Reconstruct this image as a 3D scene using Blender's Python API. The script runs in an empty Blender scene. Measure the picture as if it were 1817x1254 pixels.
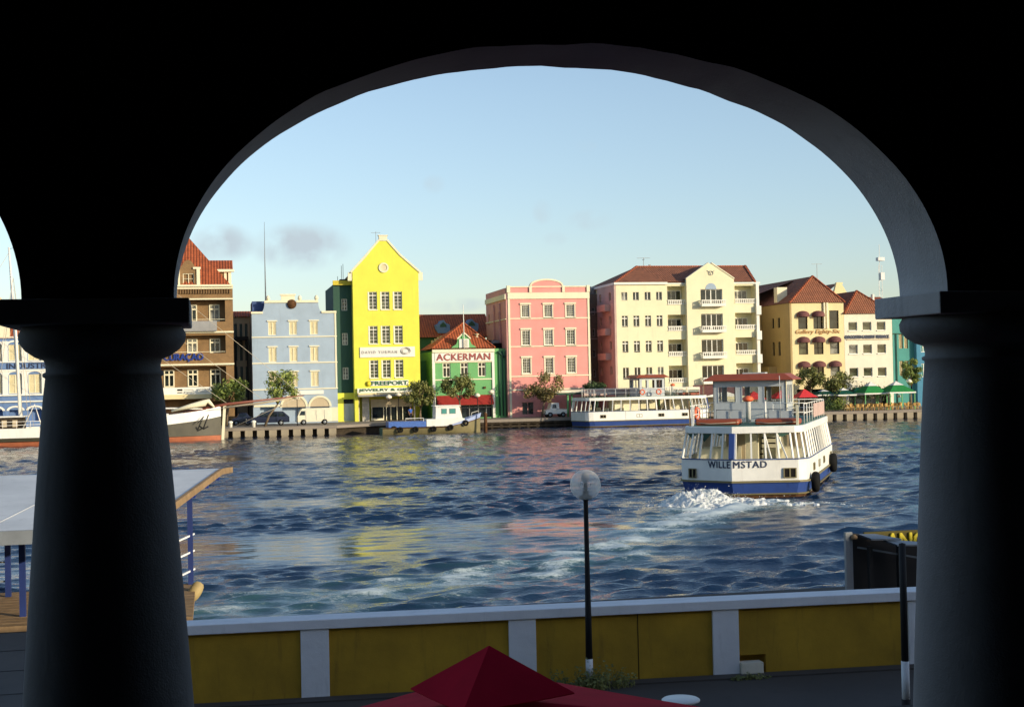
import bpy, math, random
import numpy as np
from mathutils import Vector, Matrix, noise
R = math.radians
PI = math.pi
random.seed(7)
S = bpy.context.scene
COL = S.collection

# ------------------------------------------------------------------ camera
F = 2496.0                       # focal length in photo pixels (1817 wide)
EYE = Vector((0, 0, 6.2))
cam_d = bpy.data.cameras.new('camera')
cam_d.sensor_width = 36
cam_d.lens = 36 * F / 1817
cam_d.clip_start = 0.1
cam_d.clip_end = 6000
cam = bpy.data.objects.new('camera', cam_d)
COL.objects.link(cam)
CM = Matrix.Rotation(R(-12), 3, 'Z') @ Matrix.Rotation(PI / 2 + math.atan(40 / F), 3, 'X') @ Matrix.Rotation(R(-1.2), 3, 'Z')
cam.matrix_world = Matrix.Translation(EYE) @ CM.to_4x4()
S.camera = cam

def at(px, py, Y=None, Z=None):
    d = CM @ Vector(((px - 908.5) / F, -(py - 627) / F, -1))
    t = (Y - EYE.y) / d.y if Y is not None else (Z - EYE.z) / d.z
    return EYE + t * d

# ------------------------------------------------------------------ light
SUN_EL, SUN_AZ = 12.5, 44.0      # azimuth: degrees from -Y towards +X
w = bpy.data.worlds.new('World')
S.world = w
w.use_nodes = True
nt = w.node_tree
nt.nodes.clear()
N = nt.nodes.new
L = nt.links.new
sky = N('ShaderNodeTexSky')
sky.sky_type = 'NISHITA'
sky.sun_disc = False
sky.sun_elevation = R(SUN_EL)
sky.sun_rotation = R(180 - SUN_AZ)
sky.altitude = 10
sky.air_density = 1.0
sky.dust_density = 0.5
sky.ozone_density = 1.6
bg = N('ShaderNodeBackground')
bg.inputs[1].default_value = 0.15
out = N('ShaderNodeOutputWorld')
tc = N('ShaderNodeTexCoord')
nz = N('ShaderNodeTexNoise')
nz.inputs['Scale'].default_value = 40
nz.inputs['Detail'].default_value = 5
L(tc.outputs['Generated'], nz.inputs['Vector'])
mask = None
for (cx, cy, hw, hh, k) in ((535, 438, 100, 48, 1.1), (392, 432, 66, 40, 1.0), (1047, 391, 48, 22, .6), (962, 376, 22, 26, .4),
                            (810, 541, 80, 16, .6), (770, 327, 24, 20, .45), (985, 424, 26, 16, .3), (1040, 260, 24, 14, .2)):
    d = (at(cx, cy, Y=1000) - EYE).normalized()
    right = Vector((d.y, -d.x, 0)).normalized()
    up = right.cross(d)
    acc = []
    for axis, h in ((right, hw / F), (up, hh / F)):
        dt = N('ShaderNodeVectorMath'); dt.operation = 'DOT_PRODUCT'
        dt.inputs[1].default_value = axis / h
        L(tc.outputs['Generated'], dt.inputs[0])
        sq = N('ShaderNodeMath'); sq.operation = 'MULTIPLY'
        L(dt.outputs['Value'], sq.inputs[0]); L(dt.outputs['Value'], sq.inputs[1])
        acc.append(sq)
    ad = N('ShaderNodeMath'); ad.operation = 'ADD'
    L(acc[0].outputs[0], ad.inputs[0]); L(acc[1].outputs[0], ad.inputs[1])
    mr = N('ShaderNodeMapRange'); mr.interpolation_type = 'SMOOTHSTEP'
    mr.inputs['From Min'].default_value = 1.0; mr.inputs['From Max'].default_value = 0.0
    mr.inputs['To Min'].default_value = 0; mr.inputs['To Max'].default_value = k
    L(ad.outputs[0], mr.inputs['Value'])
    # only the half of the sky it stands in
    fr = N('ShaderNodeVectorMath'); fr.operation = 'DOT_PRODUCT'; fr.inputs[1].default_value = d
    L(tc.outputs['Generated'], fr.inputs[0])
    gt = N('ShaderNodeMath'); gt.operation = 'GREATER_THAN'; gt.inputs[1].default_value = 0.5
    L(fr.outputs['Value'], gt.inputs[0])
    ml = N('ShaderNodeMath'); ml.operation = 'MULTIPLY'
    L(mr.outputs[0], ml.inputs[0]); L(gt.outputs[0], ml.inputs[1])
    if mask is None:
        mask = ml
    else:
        mx = N('ShaderNodeMath'); mx.operation = 'ADD'
        L(mask.outputs[0], mx.inputs[0]); L(ml.outputs[0], mx.inputs[1]); mask = mx
nr = N('ShaderNodeMapRange')
nr.inputs['From Min'].default_value = 0.30; nr.inputs['From Max'].default_value = 0.62
L(nz.outputs['Fac'], nr.inputs['Value'])
mm = N('ShaderNodeMath'); mm.operation = 'MULTIPLY'; mm.use_clamp = True
L(mask.outputs[0], mm.inputs[0]); L(nr.outputs[0], mm.inputs[1])
mix = N('ShaderNodeMix'); mix.data_type = 'RGBA'
L(mm.outputs[0], mix.inputs['Factor'])
tint = N('ShaderNodeMix'); tint.data_type = 'RGBA'; tint.blend_type = 'MULTIPLY'
tint.inputs['Factor'].default_value = 1.0
sxyz = N('ShaderNodeSeparateXYZ'); L(tc.outputs['Generated'], sxyz.inputs[0])
hr = N('ShaderNodeValToRGB'); hr.color_ramp.interpolation = 'EASE'
hr.color_ramp.elements[0].position = 0.0; hr.color_ramp.elements[0].color = (.87, .91, 1.08, 1)
hr.color_ramp.elements[1].position = 0.22; hr.color_ramp.elements[1].color = (1.12, 1.06, 1.08, 1)
L(sxyz.outputs[2], hr.inputs[0]); L(hr.outputs[0], tint.inputs[7])
L(sky.outputs[0], tint.inputs[6])
L(tint.outputs[2], mix.inputs[6])
cd = N('ShaderNodeRGB'); cd.outputs[0].default_value = (3.05, 3.6, 3.95, 1)
L(cd.outputs[0], mix.inputs[7])
L(mix.outputs[2], bg.inputs[0])
L(bg.outputs[0], out.inputs[0])

sun_d = bpy.data.lights.new('sun', 'SUN')
sun_d.energy = 4.0
sun_d.angle = R(0.5)
sun_d.color = (1.0, 0.86, 0.62)
sun = bpy.data.objects.new('sun', sun_d)
COL.objects.link(sun)
sdir = Vector((math.sin(R(SUN_AZ)) * math.cos(R(SUN_EL)), -math.cos(R(SUN_AZ)) * math.cos(R(SUN_EL)), math.sin(R(SUN_EL))))
sun.rotation_euler = sdir.to_track_quat('Z', 'Y').to_euler()
S.view_settings.view_transform = 'Standard'
S.view_settings.look = 'None'
S.view_settings.gamma = 1
S.view_settings.exposure = 0.26
S.cycles.max_bounces = 6

# ------------------------------------------------------------------ materials
def _mat(name):
    m = bpy.data.materials.new(name)
    m.use_nodes = True
    b = m.node_tree.nodes['Principled BSDF']
    return m, m.node_tree, b

def _coord(t, scale=(1, 1, 1), kind='Object'):
    c = t.nodes.new('ShaderNodeTexCoord')
    mp = t.nodes.new('ShaderNodeMapping')
    mp.inputs['Scale'].default_value = scale
    t.links.new(c.outputs[kind], mp.inputs['Vector'])
    return mp.outputs[0]

def _noise(t, vec, scale, detail=4, rough=.6):
    n = t.nodes.new('ShaderNodeTexNoise')
    n.inputs['Scale'].default_value = scale
    n.inputs['Detail'].default_value = detail
    n.inputs['Roughness'].default_value = rough
    t.links.new(vec, n.inputs['Vector'])
    return n.outputs['Fac']

def _ramp(t, fac, a, b, ca, cb):
    r = t.nodes.new('ShaderNodeValToRGB')
    r.color_ramp.elements[0].position = a; r.color_ramp.elements[1].position = b
    r.color_ramp.elements[0].color = (*ca, 1); r.color_ramp.elements[1].color = (*cb, 1)
    t.links.new(fac, r.inputs[0])
    return r.outputs[0]

def _mixc(t, fac, a, b, blend='MIX'):
    m = t.nodes.new('ShaderNodeMix'); m.data_type = 'RGBA'; m.blend_type = blend
    if isinstance(fac, float): m.inputs[0].default_value = fac
    else: t.links.new(fac, m.inputs[0])
    for i, v in ((6, a), (7, b)):
        if isinstance(v, tuple): m.inputs[i].default_value = (*v, 1)
        else: t.links.new(v, m.inputs[i])
    return m.outputs[2]

def _bump(t, b, h, strength=.3, dist=.02):
    n = t.nodes.new('ShaderNodeBump')
    n.inputs['Strength'].default_value = strength; n.inputs['Distance'].default_value = dist
    t.links.new(h, n.inputs['Height']); t.links.new(n.outputs[0], b.inputs['Normal'])

def plaster(name, c, wear=.12, rough=.85, scale=1.0, stain=(.35, .33, .3)):
    """painted surface with patchy fading, rain streaks and fine grain"""
    m, t, b = _mat(name)
    v = _coord(t); vs = _coord(t, (1.6, 1.6, .22))
    n1 = _noise(t, v, .55 * scale, 5); n2 = _noise(t, vs, 1.6 * scale, 6, .7); n3 = _noise(t, v, 30 * scale, 2)
    d = tuple(x * (1 - wear) for x in c); l = tuple(min(1, x * (1 + wear * .4)) for x in c)
    base = _ramp(t, n1, .3, .7, d, l)
    sc = _ramp(t, n2, .56, .80, (0, 0, 0), (min(.8, wear * 4.0),) * 3)
    st = tuple(x * .5 + y * .5 * sum(c) / 3 for x, y in zip(c, stain))
    base = _mixc(t, sc, base, tuple(x * .75 for x in st))
    t.links.new(base, b.inputs['Base Color'])
    b.inputs['Roughness'].default_value = rough
    _bump(t, b, n3, .25, .01)
    return m

def plain(name, c, rough=.5, metal=0.0, vary=.1, scale=3.0):
    m, t, b = _mat(name)
    n = _noise(t, _coord(t), scale, 4)
    t.links.new(_ramp(t, n, .3, .7, tuple(x * (1 - vary) for x in c), tuple(min(1, x * (1 + vary)) for x in c)), b.inputs['Base Color'])
    b.inputs['Roughness'].default_value = rough
    if rough >= .8: b.inputs['Specular IOR Level'].default_value = .08
    b.inputs['Metallic'].default_value = metal
    return m

def brick(name, c1, c2, mortar, bw=.24, bh=.075):
    m, t, b = _mat(name)
    c = t.nodes.new('ShaderNodeTexCoord')
    sp = t.nodes.new('ShaderNodeSeparateXYZ'); t.links.new(c.outputs['Object'], sp.inputs[0])
    ad = t.nodes.new('ShaderNodeMath'); t.links.new(sp.outputs[0], ad.inputs[0]); t.links.new(sp.outputs[1], ad.inputs[1])
    cb = t.nodes.new('ShaderNodeCombineXYZ'); t.links.new(ad.outputs[0], cb.inputs[0]); t.links.new(sp.outputs[2], cb.inputs[1])
    k = t.nodes.new('ShaderNodeTexBrick')
    k.inputs['Scale'].default_value = 1; k.inputs['Brick Width'].default_value = bw; k.inputs['Row Height'].default_value = bh
    k.inputs['Mortar Size'].default_value = .008
    for i, v in (('Color1', c1), ('Color2', c2), ('Mortar', mortar)): k.inputs[i].default_value = (*v, 1)
    t.links.new(cb.outputs[0], k.inputs['Vector'])
    n = _noise(t, _coord(t), .8, 5)
    t.links.new(_mixc(t, 1.0, k.outputs[0], _ramp(t, n, .3, .7, (.75, .75, .75), (1.1, 1.08, 1.05)), 'MULTIPLY'), b.inputs['Base Color'])
    b.inputs['Roughness'].default_value = .9
    return m

def tiles(name, c, period=.3, axis='X', vary=.35):
    m, t, b = _mat(name)
    v = _coord(t)
    wv = t.nodes.new('ShaderNodeTexWave'); wv.wave_type = 'BANDS'; wv.bands_direction = axis
    wv.inputs['Scale'].default_value = .314 / period; wv.inputs['Distortion'].default_value = .25
    t.links.new(v, wv.inputs['Vector'])
    wz = t.nodes.new('ShaderNodeTexWave'); wz.wave_type = 'BANDS'; wz.bands_direction = 'Z'; wz.wave_profile = 'SAW'
    wz.inputs['Scale'].default_value = .314 / .3; wz.inputs['Distortion'].default_value = .3
    t.links.new(v, wz.inputs['Vector'])
    n = _noise(t, v, 1.3, 6, .75)
    col = _ramp(t, n, .3, .72, tuple(x * (1 - vary) for x in c), tuple(x * (1 + vary) for x in c))
    col = _mixc(t, 1.0, col, _ramp(t, wv.outputs['Fac'], 0, .5, (.55, .5, .5), (1, 1, 1)), 'MULTIPLY')
    col = _mixc(t, 1.0, col, _ramp(t, wz.outputs['Fac'], 0, .35, (.72, .7, .7), (1, 1, 1)), 'MULTIPLY')
    t.links.new(col, b.inputs['Base Color'])
    b.inputs['Roughness'].default_value = .85
    _bump(t, b, wv.outputs['Fac'], .8, .06)
    return m

def glass(name, c=(.02, .028, .026), rough=.08):
    m, t, b = _mat(name)
    n = _noise(t, _coord(t), 1.2, 2)
    t.links.new(_ramp(t, n, .35, .7, tuple(x * .4 for x in c), tuple(x * 2.2 for x in c)), b.inputs['Base Color'])
    b.inputs['Roughness'].default_value = rough
    return m

def clear(name, tint=(.93, .96, .96), refl=.12, rough=.03):
    m = bpy.data.materials.new(name); m.use_nodes = True
    t = m.node_tree; t.nodes.clear()
    o = t.nodes.new('ShaderNodeOutputMaterial'); tr = t.nodes.new('ShaderNodeBsdfTransparent'); g = t.nodes.new('ShaderNodeBsdfGlossy')
    tr.inputs[0].default_value = (*tint, 1); g.inputs['Roughness'].default_value = rough
    fr = t.nodes.new('ShaderNodeFresnel'); fr.inputs[0].default_value = 1.5
    ad = t.nodes.new('ShaderNodeMath'); ad.operation = 'ADD'; ad.inputs[1].default_value = refl; ad.use_clamp = True
    mx = t.nodes.new('ShaderNodeMixShader')
    t.links.new(fr.outputs[0], ad.inputs[0]); t.links.new(ad.outputs[0], mx.inputs[0])
    t.links.new(tr.outputs[0], mx.inputs[1]); t.links.new(g.outputs[0], mx.inputs[2]); t.links.new(mx.outputs[0], o.inputs[0])
    return m

def milky(name):
    m = bpy.data.materials.new(name); m.use_nodes = True
    t = m.node_tree; t.nodes.clear(); n = t.nodes.new; l = t.links.new
    o = n('ShaderNodeOutputMaterial'); tr = n('ShaderNodeBsdfTransparent'); d = n('ShaderNodeBsdfDiffuse'); tl = n('ShaderNodeBsdfTranslucent'); g = n('ShaderNodeBsdfGlossy')
    d.inputs[0].default_value = (.85, .86, .82, 1); tl.inputs[0].default_value = (.95, .94, .88, 1); g.inputs['Roughness'].default_value = .15
    a, b, c = n('ShaderNodeMixShader'), n('ShaderNodeMixShader'), n('ShaderNodeMixShader')
    a.inputs[0].default_value = .5; l(d.outputs[0], a.inputs[1]); l(tl.outputs[0], a.inputs[2])
    fr = n('ShaderNodeLayerWeight'); fr.inputs[0].default_value = .35
    mr = n('ShaderNodeMapRange'); mr.inputs['To Min'].default_value = .27; mr.inputs['To Max'].default_value = .64; l(fr.outputs['Facing'], mr.inputs['Value'])
    l(mr.outputs[0], b.inputs[0]); l(tr.outputs[0], b.inputs[1]); l(a.outputs[0], b.inputs[2])
    c.inputs[0].default_value = .06; l(b.outputs[0], c.inputs[1]); l(g.outputs[0], c.inputs[2]); l(c.outputs[0], o.inputs[0])
    return m

def leaf(name, dark, light):
    m, t, b = _mat(name)
    n = _noise(t, _coord(t), 1.6, 3)
    t.links.new(_ramp(t, n, .35, .65, dark, light), b.inputs['Base Color'])
    b.inputs['Roughness'].default_value = .6
    return m

M = dict(
    yellow=plaster('yellow_paint', (.73, .71, .08), .09),
    yellow2=plaster('mustard_paint', (.62, .50, .05), .12),
    dkgreen=plaster('dark_green_paint', (.03, .085, .06), .15),
    ltblue=plaster('light_blue_paint', (.34, .43, .53), .12),
    navyblue=plaster('navy_paint', (.05, .09, .22), .15),
    cream=plaster('cream_trim', (.78, .72, .52), .08),
    white=plaster('white_paint', (.80, .78, .70), .07),
    green=plaster('green_paint', (.15, .40, .15), .1),
    dgreen2=plaster('deep_green_tone', (.05, .16, .07), .15),
    pink=plaster('pink_paint', (.72, .30, .27), .11),
    pinkside=plaster('shaded_pink_paint', (.62, .30, .28), .15),  # darker copy of the pink, with the flank's shade in its colour
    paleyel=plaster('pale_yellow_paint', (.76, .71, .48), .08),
    salmon=plaster('salmon_tone', (.52, .37, .32), .15),  # brownish pink, deeper than the pale yellow front
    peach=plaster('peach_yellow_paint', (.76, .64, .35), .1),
    peachside=plaster('shaded_peach_ochre', (.40, .29, .13), .12),  # darker peach, side wall shade put into the colour; also ochre frames
    offwhite=plaster('off_white_paint', (.76, .71, .57), .1),
    teal=plaster('teal_paint', (.07, .28, .25), .15),
    tealblue=plaster('blue_green_paint', (.06, .22, .34), .15),
    beige=plaster('beige_plaster', (.55, .45, .3), .15),
    grey=plaster('grey_plaster', (.3, .3, .3), .2),
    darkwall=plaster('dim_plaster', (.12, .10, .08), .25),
    royal=plaster('royal_blue_paint', (.13, .22, .42), .1),
    brick=brick('brown_brick', (.27, .155, .06), (.22, .12, .048), (.26, .19, .11)),
    stone=brick('pale_stone', (.5, .47, .42), (.36, .34, .3), (.25, .23, .2), .5, .3),
    roof=tiles('red_roof_tiles', (.40, .095, .03), .34),
    roofdark=tiles('brown_red_roof_tiles', (.31, .115, .055), .3),
    roofside=tiles('brown_red_side_tiles', (.31, .115, .055), .3, 'Y'),
    glass=glass('window_glass', (.010, .014, .013)),
    glassw=glass('sunlit_window_glass', (.045, .05, .03), .12),
    curtain=glass('window_with_blind', (.13, .13, .11), .2),
    shutter=plain('cream_louvers', (.66, .58, .36), .7),
    black=plain('black_metal', (.005, .005, .006), .75),
    dark=plain('dark_interior', (.015, .013, .012), .9),
    grey_metal=plain('grey_metal', (.22, .24, .26), .5, .2),
    silver=plaster('weathered_sheet_metal', (.66, .66, .64), .22, .5, .8),
    boatwhite=plaster('boat_white', (.80, .79, .74), .12, .45, 1.5, (.42, .25, .08)),
    boatblue=plaster('boat_blue', (.03, .07, .27), .2, .4, 1.5, (.25, .16, .08)),
    boatgrey=plaster('boat_pale_grey', (.48, .52, .54), .06, .5, 2),
    orange=plain('orange_brown_paint', (.30, .065, .028), .55),
    ring=plain('orange_plastic', (.75, .14, .05), .5),
    deckgreen=plain('green_deck_paint', (.05, .15, .11), .7),
    rust=plain('rusty_brown', (.10, .05, .025), .9, 0, .4),
    wood=plain('weathered_wood', (.30, .20, .11), .8, 0, .25),
    darkwood=plain('dark_timber', (.045, .035, .025), .9, 0, .35),
    concrete=plaster('quay_concrete', (.33, .28, .20), .25, .9, 2),
    quaytop=plaster('quay_paving', (.26, .22, .18), .2, .9, .5),
    asphalt=plaster('asphalt', (.058, .050, .044), .2, .9, 1),
    tyre=plain('black_rubber', (.012, .012, .012), .8),
    vanpaint=plain('cream_car_paint', (.72, .68, .52), .3, 0, .04),
    navycar=plain('dark_blue_car_paint', (.012, .016, .04), .25, 0, .1),
    olive=plaster('olive_hull_paint', (.20, .17, .08), .2, .6, 2),
    hulldark=plaster('dark_hull_paint', (.06, .055, .035), .3, .55, 2),
    boot=plaster('red_boot_paint', (.42, .13, .06), .2, .7, 2),
    spar=plain('brown_varnish', (.20, .06, .035), .45),
    awning=plain('maroon_canvas', (.17, .075, .07), .8, 0, .2),
    redcanvas=plain('red_canvas', (.60, .03, .035), .75, 0, .12),
    greencanvas=plain('green_canvas', (.03, .22, .06), .8, 0, .15),
    dkcanvas=plain('dark_green_canvas', (.01, .07, .05), .8, 0, .15),
    whitecanvas=plain('white_canvas', (.75, .73, .68), .8, 0, .05),
    rattan=plain('rattan', (.52, .33, .12), .8, 0, .3, 9),
    rope=plain('pale_rope', (.5, .45, .35), .9),
    lampwhite=plain('opal_lamp_glass', (.82, .74, .58), .3, 0, .03),
    whitewash=plaster('whitewash', (.76, .77, .78), .1, .9, 3),
    plum=plain('crimson_canvas', (.42, .006, .026), 1.0, 0, .14, 3.0),
    mustard=plaster('mustard_wall_paint', (.45, .265, .018), .30, .9, 2.0, (.2, .15, .1)),
    letter_blue=plain('blue_letters', (.01, .035, .22), .4),
    letter_navy=plain('navy_letters', (.02, .03, .07), .6),
    letter_red=plain('faded_red_letters', (.30, .07, .06), .6),
    letter_green=plain('green_letters', (.02, .10, .05), .6),
    letter_grey=plain('grey_letters', (.36, .35, .31), .6),
    letter_tan=plain('ochre_letters', (.42, .22, .06), .6),
    letter_yellow=plain('yellow_letters', (.72, .58, .02), .6),
    skin=plain('skin', (.30, .16, .09), .6),
    shirt=plain('blue_cotton', (.04, .11, .42), .8),
    trousers=plain('dark_cotton', (.02, .02, .03), .8),
    hair=plain('dark_hair', (.012, .009, .007), .8),
    inner=plaster('shade_dark_plaster', (.022, .022, .024), .15, .95, 2),  # near-black colour carries the shade inside the gallery
    leaf1=leaf('olive_leaves', (.065, .085, .016), (.23, .23, .06)),
    leaf2=leaf('bright_leaves', (.08, .13, .02), (.29, .34, .07)),
    leaf3=leaf('reddish_leaves', (.10, .08, .03), (.27, .22, .07)),
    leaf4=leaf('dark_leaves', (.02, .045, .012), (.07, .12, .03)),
    bark=plain('bark', (.16, .12, .08), .9, 0, .3),
    clear=clear('clear_glass'),
)

# ------------------------------------------------------------------ mesh helpers
class MB:
    def __init__(s, smooth=False):
        s.v = []; s.f = []; s.smooth = smooth
    def add(s, vs, fs):
        n = len(s.v)
        s.v += [tuple(v) for v in vs]
        s.f += [tuple(i + n for i in f) for f in fs]
        return s
    def box(s, x0, x1, y0, y1, z0, z1):
        return s.add([(x0, y0, z0), (x1, y0, z0), (x1, y1, z0), (x0, y1, z0), (x0, y0, z1), (x1, y0, z1), (x1, y1, z1), (x0, y1, z1)],
                     [(0, 3, 2, 1), (4, 5, 6, 7), (0, 1, 5, 4), (1, 2, 6, 5), (2, 3, 7, 6), (3, 0, 4, 7)])
    def prism_y(s, poly, y0, y1):            # poly in (x,z), counter-clockwise seen from -Y
        n = len(poly)
        vs = [(x, y0, z) for x, z in poly] + [(x, y1, z) for x, z in poly]
        fs = [tuple(range(n)), tuple(range(2 * n - 1, n - 1, -1))]
        fs += [(i, i + n, (i + 1) % n + n, (i + 1) % n) for i in range(n)]
        return s.add(vs, fs)
    def prism_x(s, poly, x0, x1):            # poly in (y,z)
        n = len(poly)
        vs = [(x0, y, z) for y, z in poly] + [(x1, y, z) for y, z in poly]
        fs = [tuple(range(n))[::-1], tuple(range(n, 2 * n))]
        fs += [(i, (i + 1) % n, (i + 1) % n + n, i + n) for i in range(n)]
        return s.add(vs, fs)
    def prism_z(s, poly, z0, z1):
        n = len(poly)
        vs = [(x, y, z0) for x, y in poly] + [(x, y, z1) for x, y in poly]
        fs = [tuple(range(n))[::-1], tuple(range(n, 2 * n))]
        fs += [(i, (i + 1) % n, (i + 1) % n + n, i + n) for i in range(n)]
        return s.add(vs, fs)
    def tube(s, pts, rad, n=8, cap=True):
        pts = [Vector(p) for p in pts]
        if not isinstance(rad, (list, tuple)): rad = [rad] * len(pts)
        vs = []
        for i, p in enumerate(pts):
            d = (pts[min(i + 1, len(pts) - 1)] - pts[max(i - 1, 0)]).normalized()
            a = d.cross(Vector((0, 0, 1)))
            if a.length < .05: a = d.cross(Vector((1, 0, 0)))
            a.normalize(); b = d.cross(a)
            vs += [p + (a * math.cos(2 * PI * k / n) + b * math.sin(2 * PI * k / n)) * rad[i] for k in range(n)]
        fs = []
        for i in range(len(pts) - 1):
            for k in range(n):
                k2 = (k + 1) % n
                fs.append((i * n + k, i * n + k2, (i + 1) * n + k2, (i + 1) * n + k))
        if cap:
            fs.append(tuple(range(n))[::-1]); fs.append(tuple((len(pts) - 1) * n + k for k in range(n)))
        return s.add(vs, fs)
    def bar(s, p, q, w, h=None):             # square bar
        p = Vector(p); q = Vector(q); h = h or w
        d = (q - p).normalized(); a = d.cross(Vector((0, 0, 1)))
        if a.length < .05: a = Vector((1, 0, 0))
        a.normalize(); b = d.cross(a)
        vs = [e + a * (w / 2 * i) + b * (h / 2 * j) for e in (p, q) for i, j in ((-1, -1), (1, -1), (1, 1), (-1, 1))]
        return s.add(vs, [(0, 1, 2, 3), (7, 6, 5, 4), (0, 4, 5, 1), (1, 5, 6, 2), (2, 6, 7, 3), (3, 7, 4, 0)])
    def lathe(s, prof, c=(0, 0, 0), n=32, axis='Z'):  # prof: (r,h)
        vs = []
        for r, h in prof:
            for k in range(n):
                a = 2 * PI * k / n
                p = (r * math.cos(a), r * math.sin(a), h)
                if axis == 'X': p = (h, p[0], p[1])
                if axis == 'Y': p = (p[0], h, p[1])
                vs.append((p[0] + c[0], p[1] + c[1], p[2] + c[2]))
        fs = []
        for i in range(len(prof) - 1):
            for k in range(n):
                k2 = (k + 1) % n
                fs.append((i * n + k, i * n + k2, (i + 1) * n + k2, (i + 1) * n + k))
        fs.append(tuple(range(n))[::-1]); fs.append(tuple((len(prof) - 1) * n + k for k in range(n)))
        return s.add(vs, fs)
    def loft(s, rings, cap0=True, cap1=True, closed=True):
        n = len(rings[0]); vs = [p for r in rings for p in r]; fs = []
        for i in range(len(rings) - 1):
            for k in range(n if closed else n - 1):
                k2 = (k + 1) % n
                fs.append((i * n + k, i * n + k2, (i + 1) * n + k2, (i + 1) * n + k))
        if cap0: fs.append(tuple(range(n))[::-1])
        if cap1: fs.append(tuple((len(rings) - 1) * n + k for k in range(n)))
        return s.add(vs, fs)
    def build(s, name, mat, parent=None, off=None, bevel=0):
        me = bpy.data.meshes.new(name)
        o = off or (0, 0, 0)
        me.from_pydata([(x - o[0], y - o[1], z - o[2]) for x, y, z in s.v], [], s.f)
        me.materials.append(M[mat] if isinstance(mat, str) else mat)
        if s.smooth: me.polygons.foreach_set('use_smooth', [True] * len(me.polygons))
        me.update()
        ob = bpy.data.objects.new(name, me)
        COL.objects.link(ob)
        if parent: ob.parent = parent
        if bevel:
            b = ob.modifiers.new('bevel', 'BEVEL'); b.width = bevel; b.segments = 2; b.limit_method = 'ANGLE'
        return ob

def tag(o, label, cat, group=None, kind=None):
    o['label'] = label; o['category'] = cat
    if group: o['group'] = group
    if kind: o['kind'] = kind
    return o

def thing(name, label, cat, loc=(0, 0, 0), rz=0, group=None):
    o = bpy.data.objects.new(name, None)
    o.empty_display_size = .2
    COL.objects.link(o); o.location = loc; o.rotation_euler = (0, 0, R(rz))
    return tag(o, label, cat, group)

def struct(name, mb, mat):
    o = mb.build(name, mat); o['kind'] = 'structure'
    return o

def kids(o): return [c for c in bpy.data.objects if c.parent is o]
def copy_tree(o, parent=None, idx=None):
    if idx is None:
        idx = {}
        for c in bpy.data.objects:
            if c.parent: idx.setdefault(c.parent.name, []).append(c)
    c = o.copy(); COL.objects.link(c); c.parent = parent
    for ch in idx.get(o.name, []): copy_tree(ch, c, idx)
    return c

def text_part(name, body, x0, x1, z0, z1, y, mat, parent, off=(0, 0, 0), depth=.04, bold=.012, shear=0, spacing=1.0, bend=None):
    cu = bpy.data.curves.new(name, 'FONT'); cu.body = body; cu.extrude = .02; cu.shear = shear
    cu.space_character = spacing; cu.resolution_u = 3
    tmp = bpy.data.objects.new('tmp', cu); COL.objects.link(tmp)
    dg = bpy.context.evaluated_depsgraph_get(); dg.update()
    me = bpy.data.meshes.new_from_object(tmp.evaluated_get(dg))
    bpy.data.objects.remove(tmp); bpy.data.curves.remove(cu)
    co = np.array([v.co[:] for v in me.vertices])
    lo, hi = co.min(0), co.max(0); sp = np.maximum(hi - lo, 1e-6)
    for v, c in zip(me.vertices, co):
        u = (c - lo) / sp
        x = x0 + u[0] * (x1 - x0); z = z0 + u[1] * (z1 - z0); yy = y + (0 if u[2] > .5 else depth) - depth
        if bend: yy += bend(x)
        v.co = (x - off[0], yy - off[1], z - off[2])
    if bold > .005:                       # heavier strokes: overlapping copies, each a hair further out
        d = bold * (z1 - z0) * 1.6; vs = [tuple(v.co) for v in me.vertices]; fs = [tuple(p.vertices) for p in me.polygons]
        av, af = [], []
        for k, (sx, sz) in enumerate(((-d, 0), (d, 0), (0, -d * .6), (0, d * .6))):
            nb_ = len(av); av += [(x + sx, y - .0012 * k, z + sz) for x, y, z in vs]; af += [tuple(i + nb_ for i in f) for f in fs]
        me2 = bpy.data.meshes.new(name); me2.from_pydata(av, [], af); me2.update(); bpy.data.meshes.remove(me); me = me2
    me.materials.clear(); me.materials.append(M[mat])
    me.name = name
    ob = bpy.data.objects.new(name, me); COL.objects.link(ob); ob.parent = parent
    return ob

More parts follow.
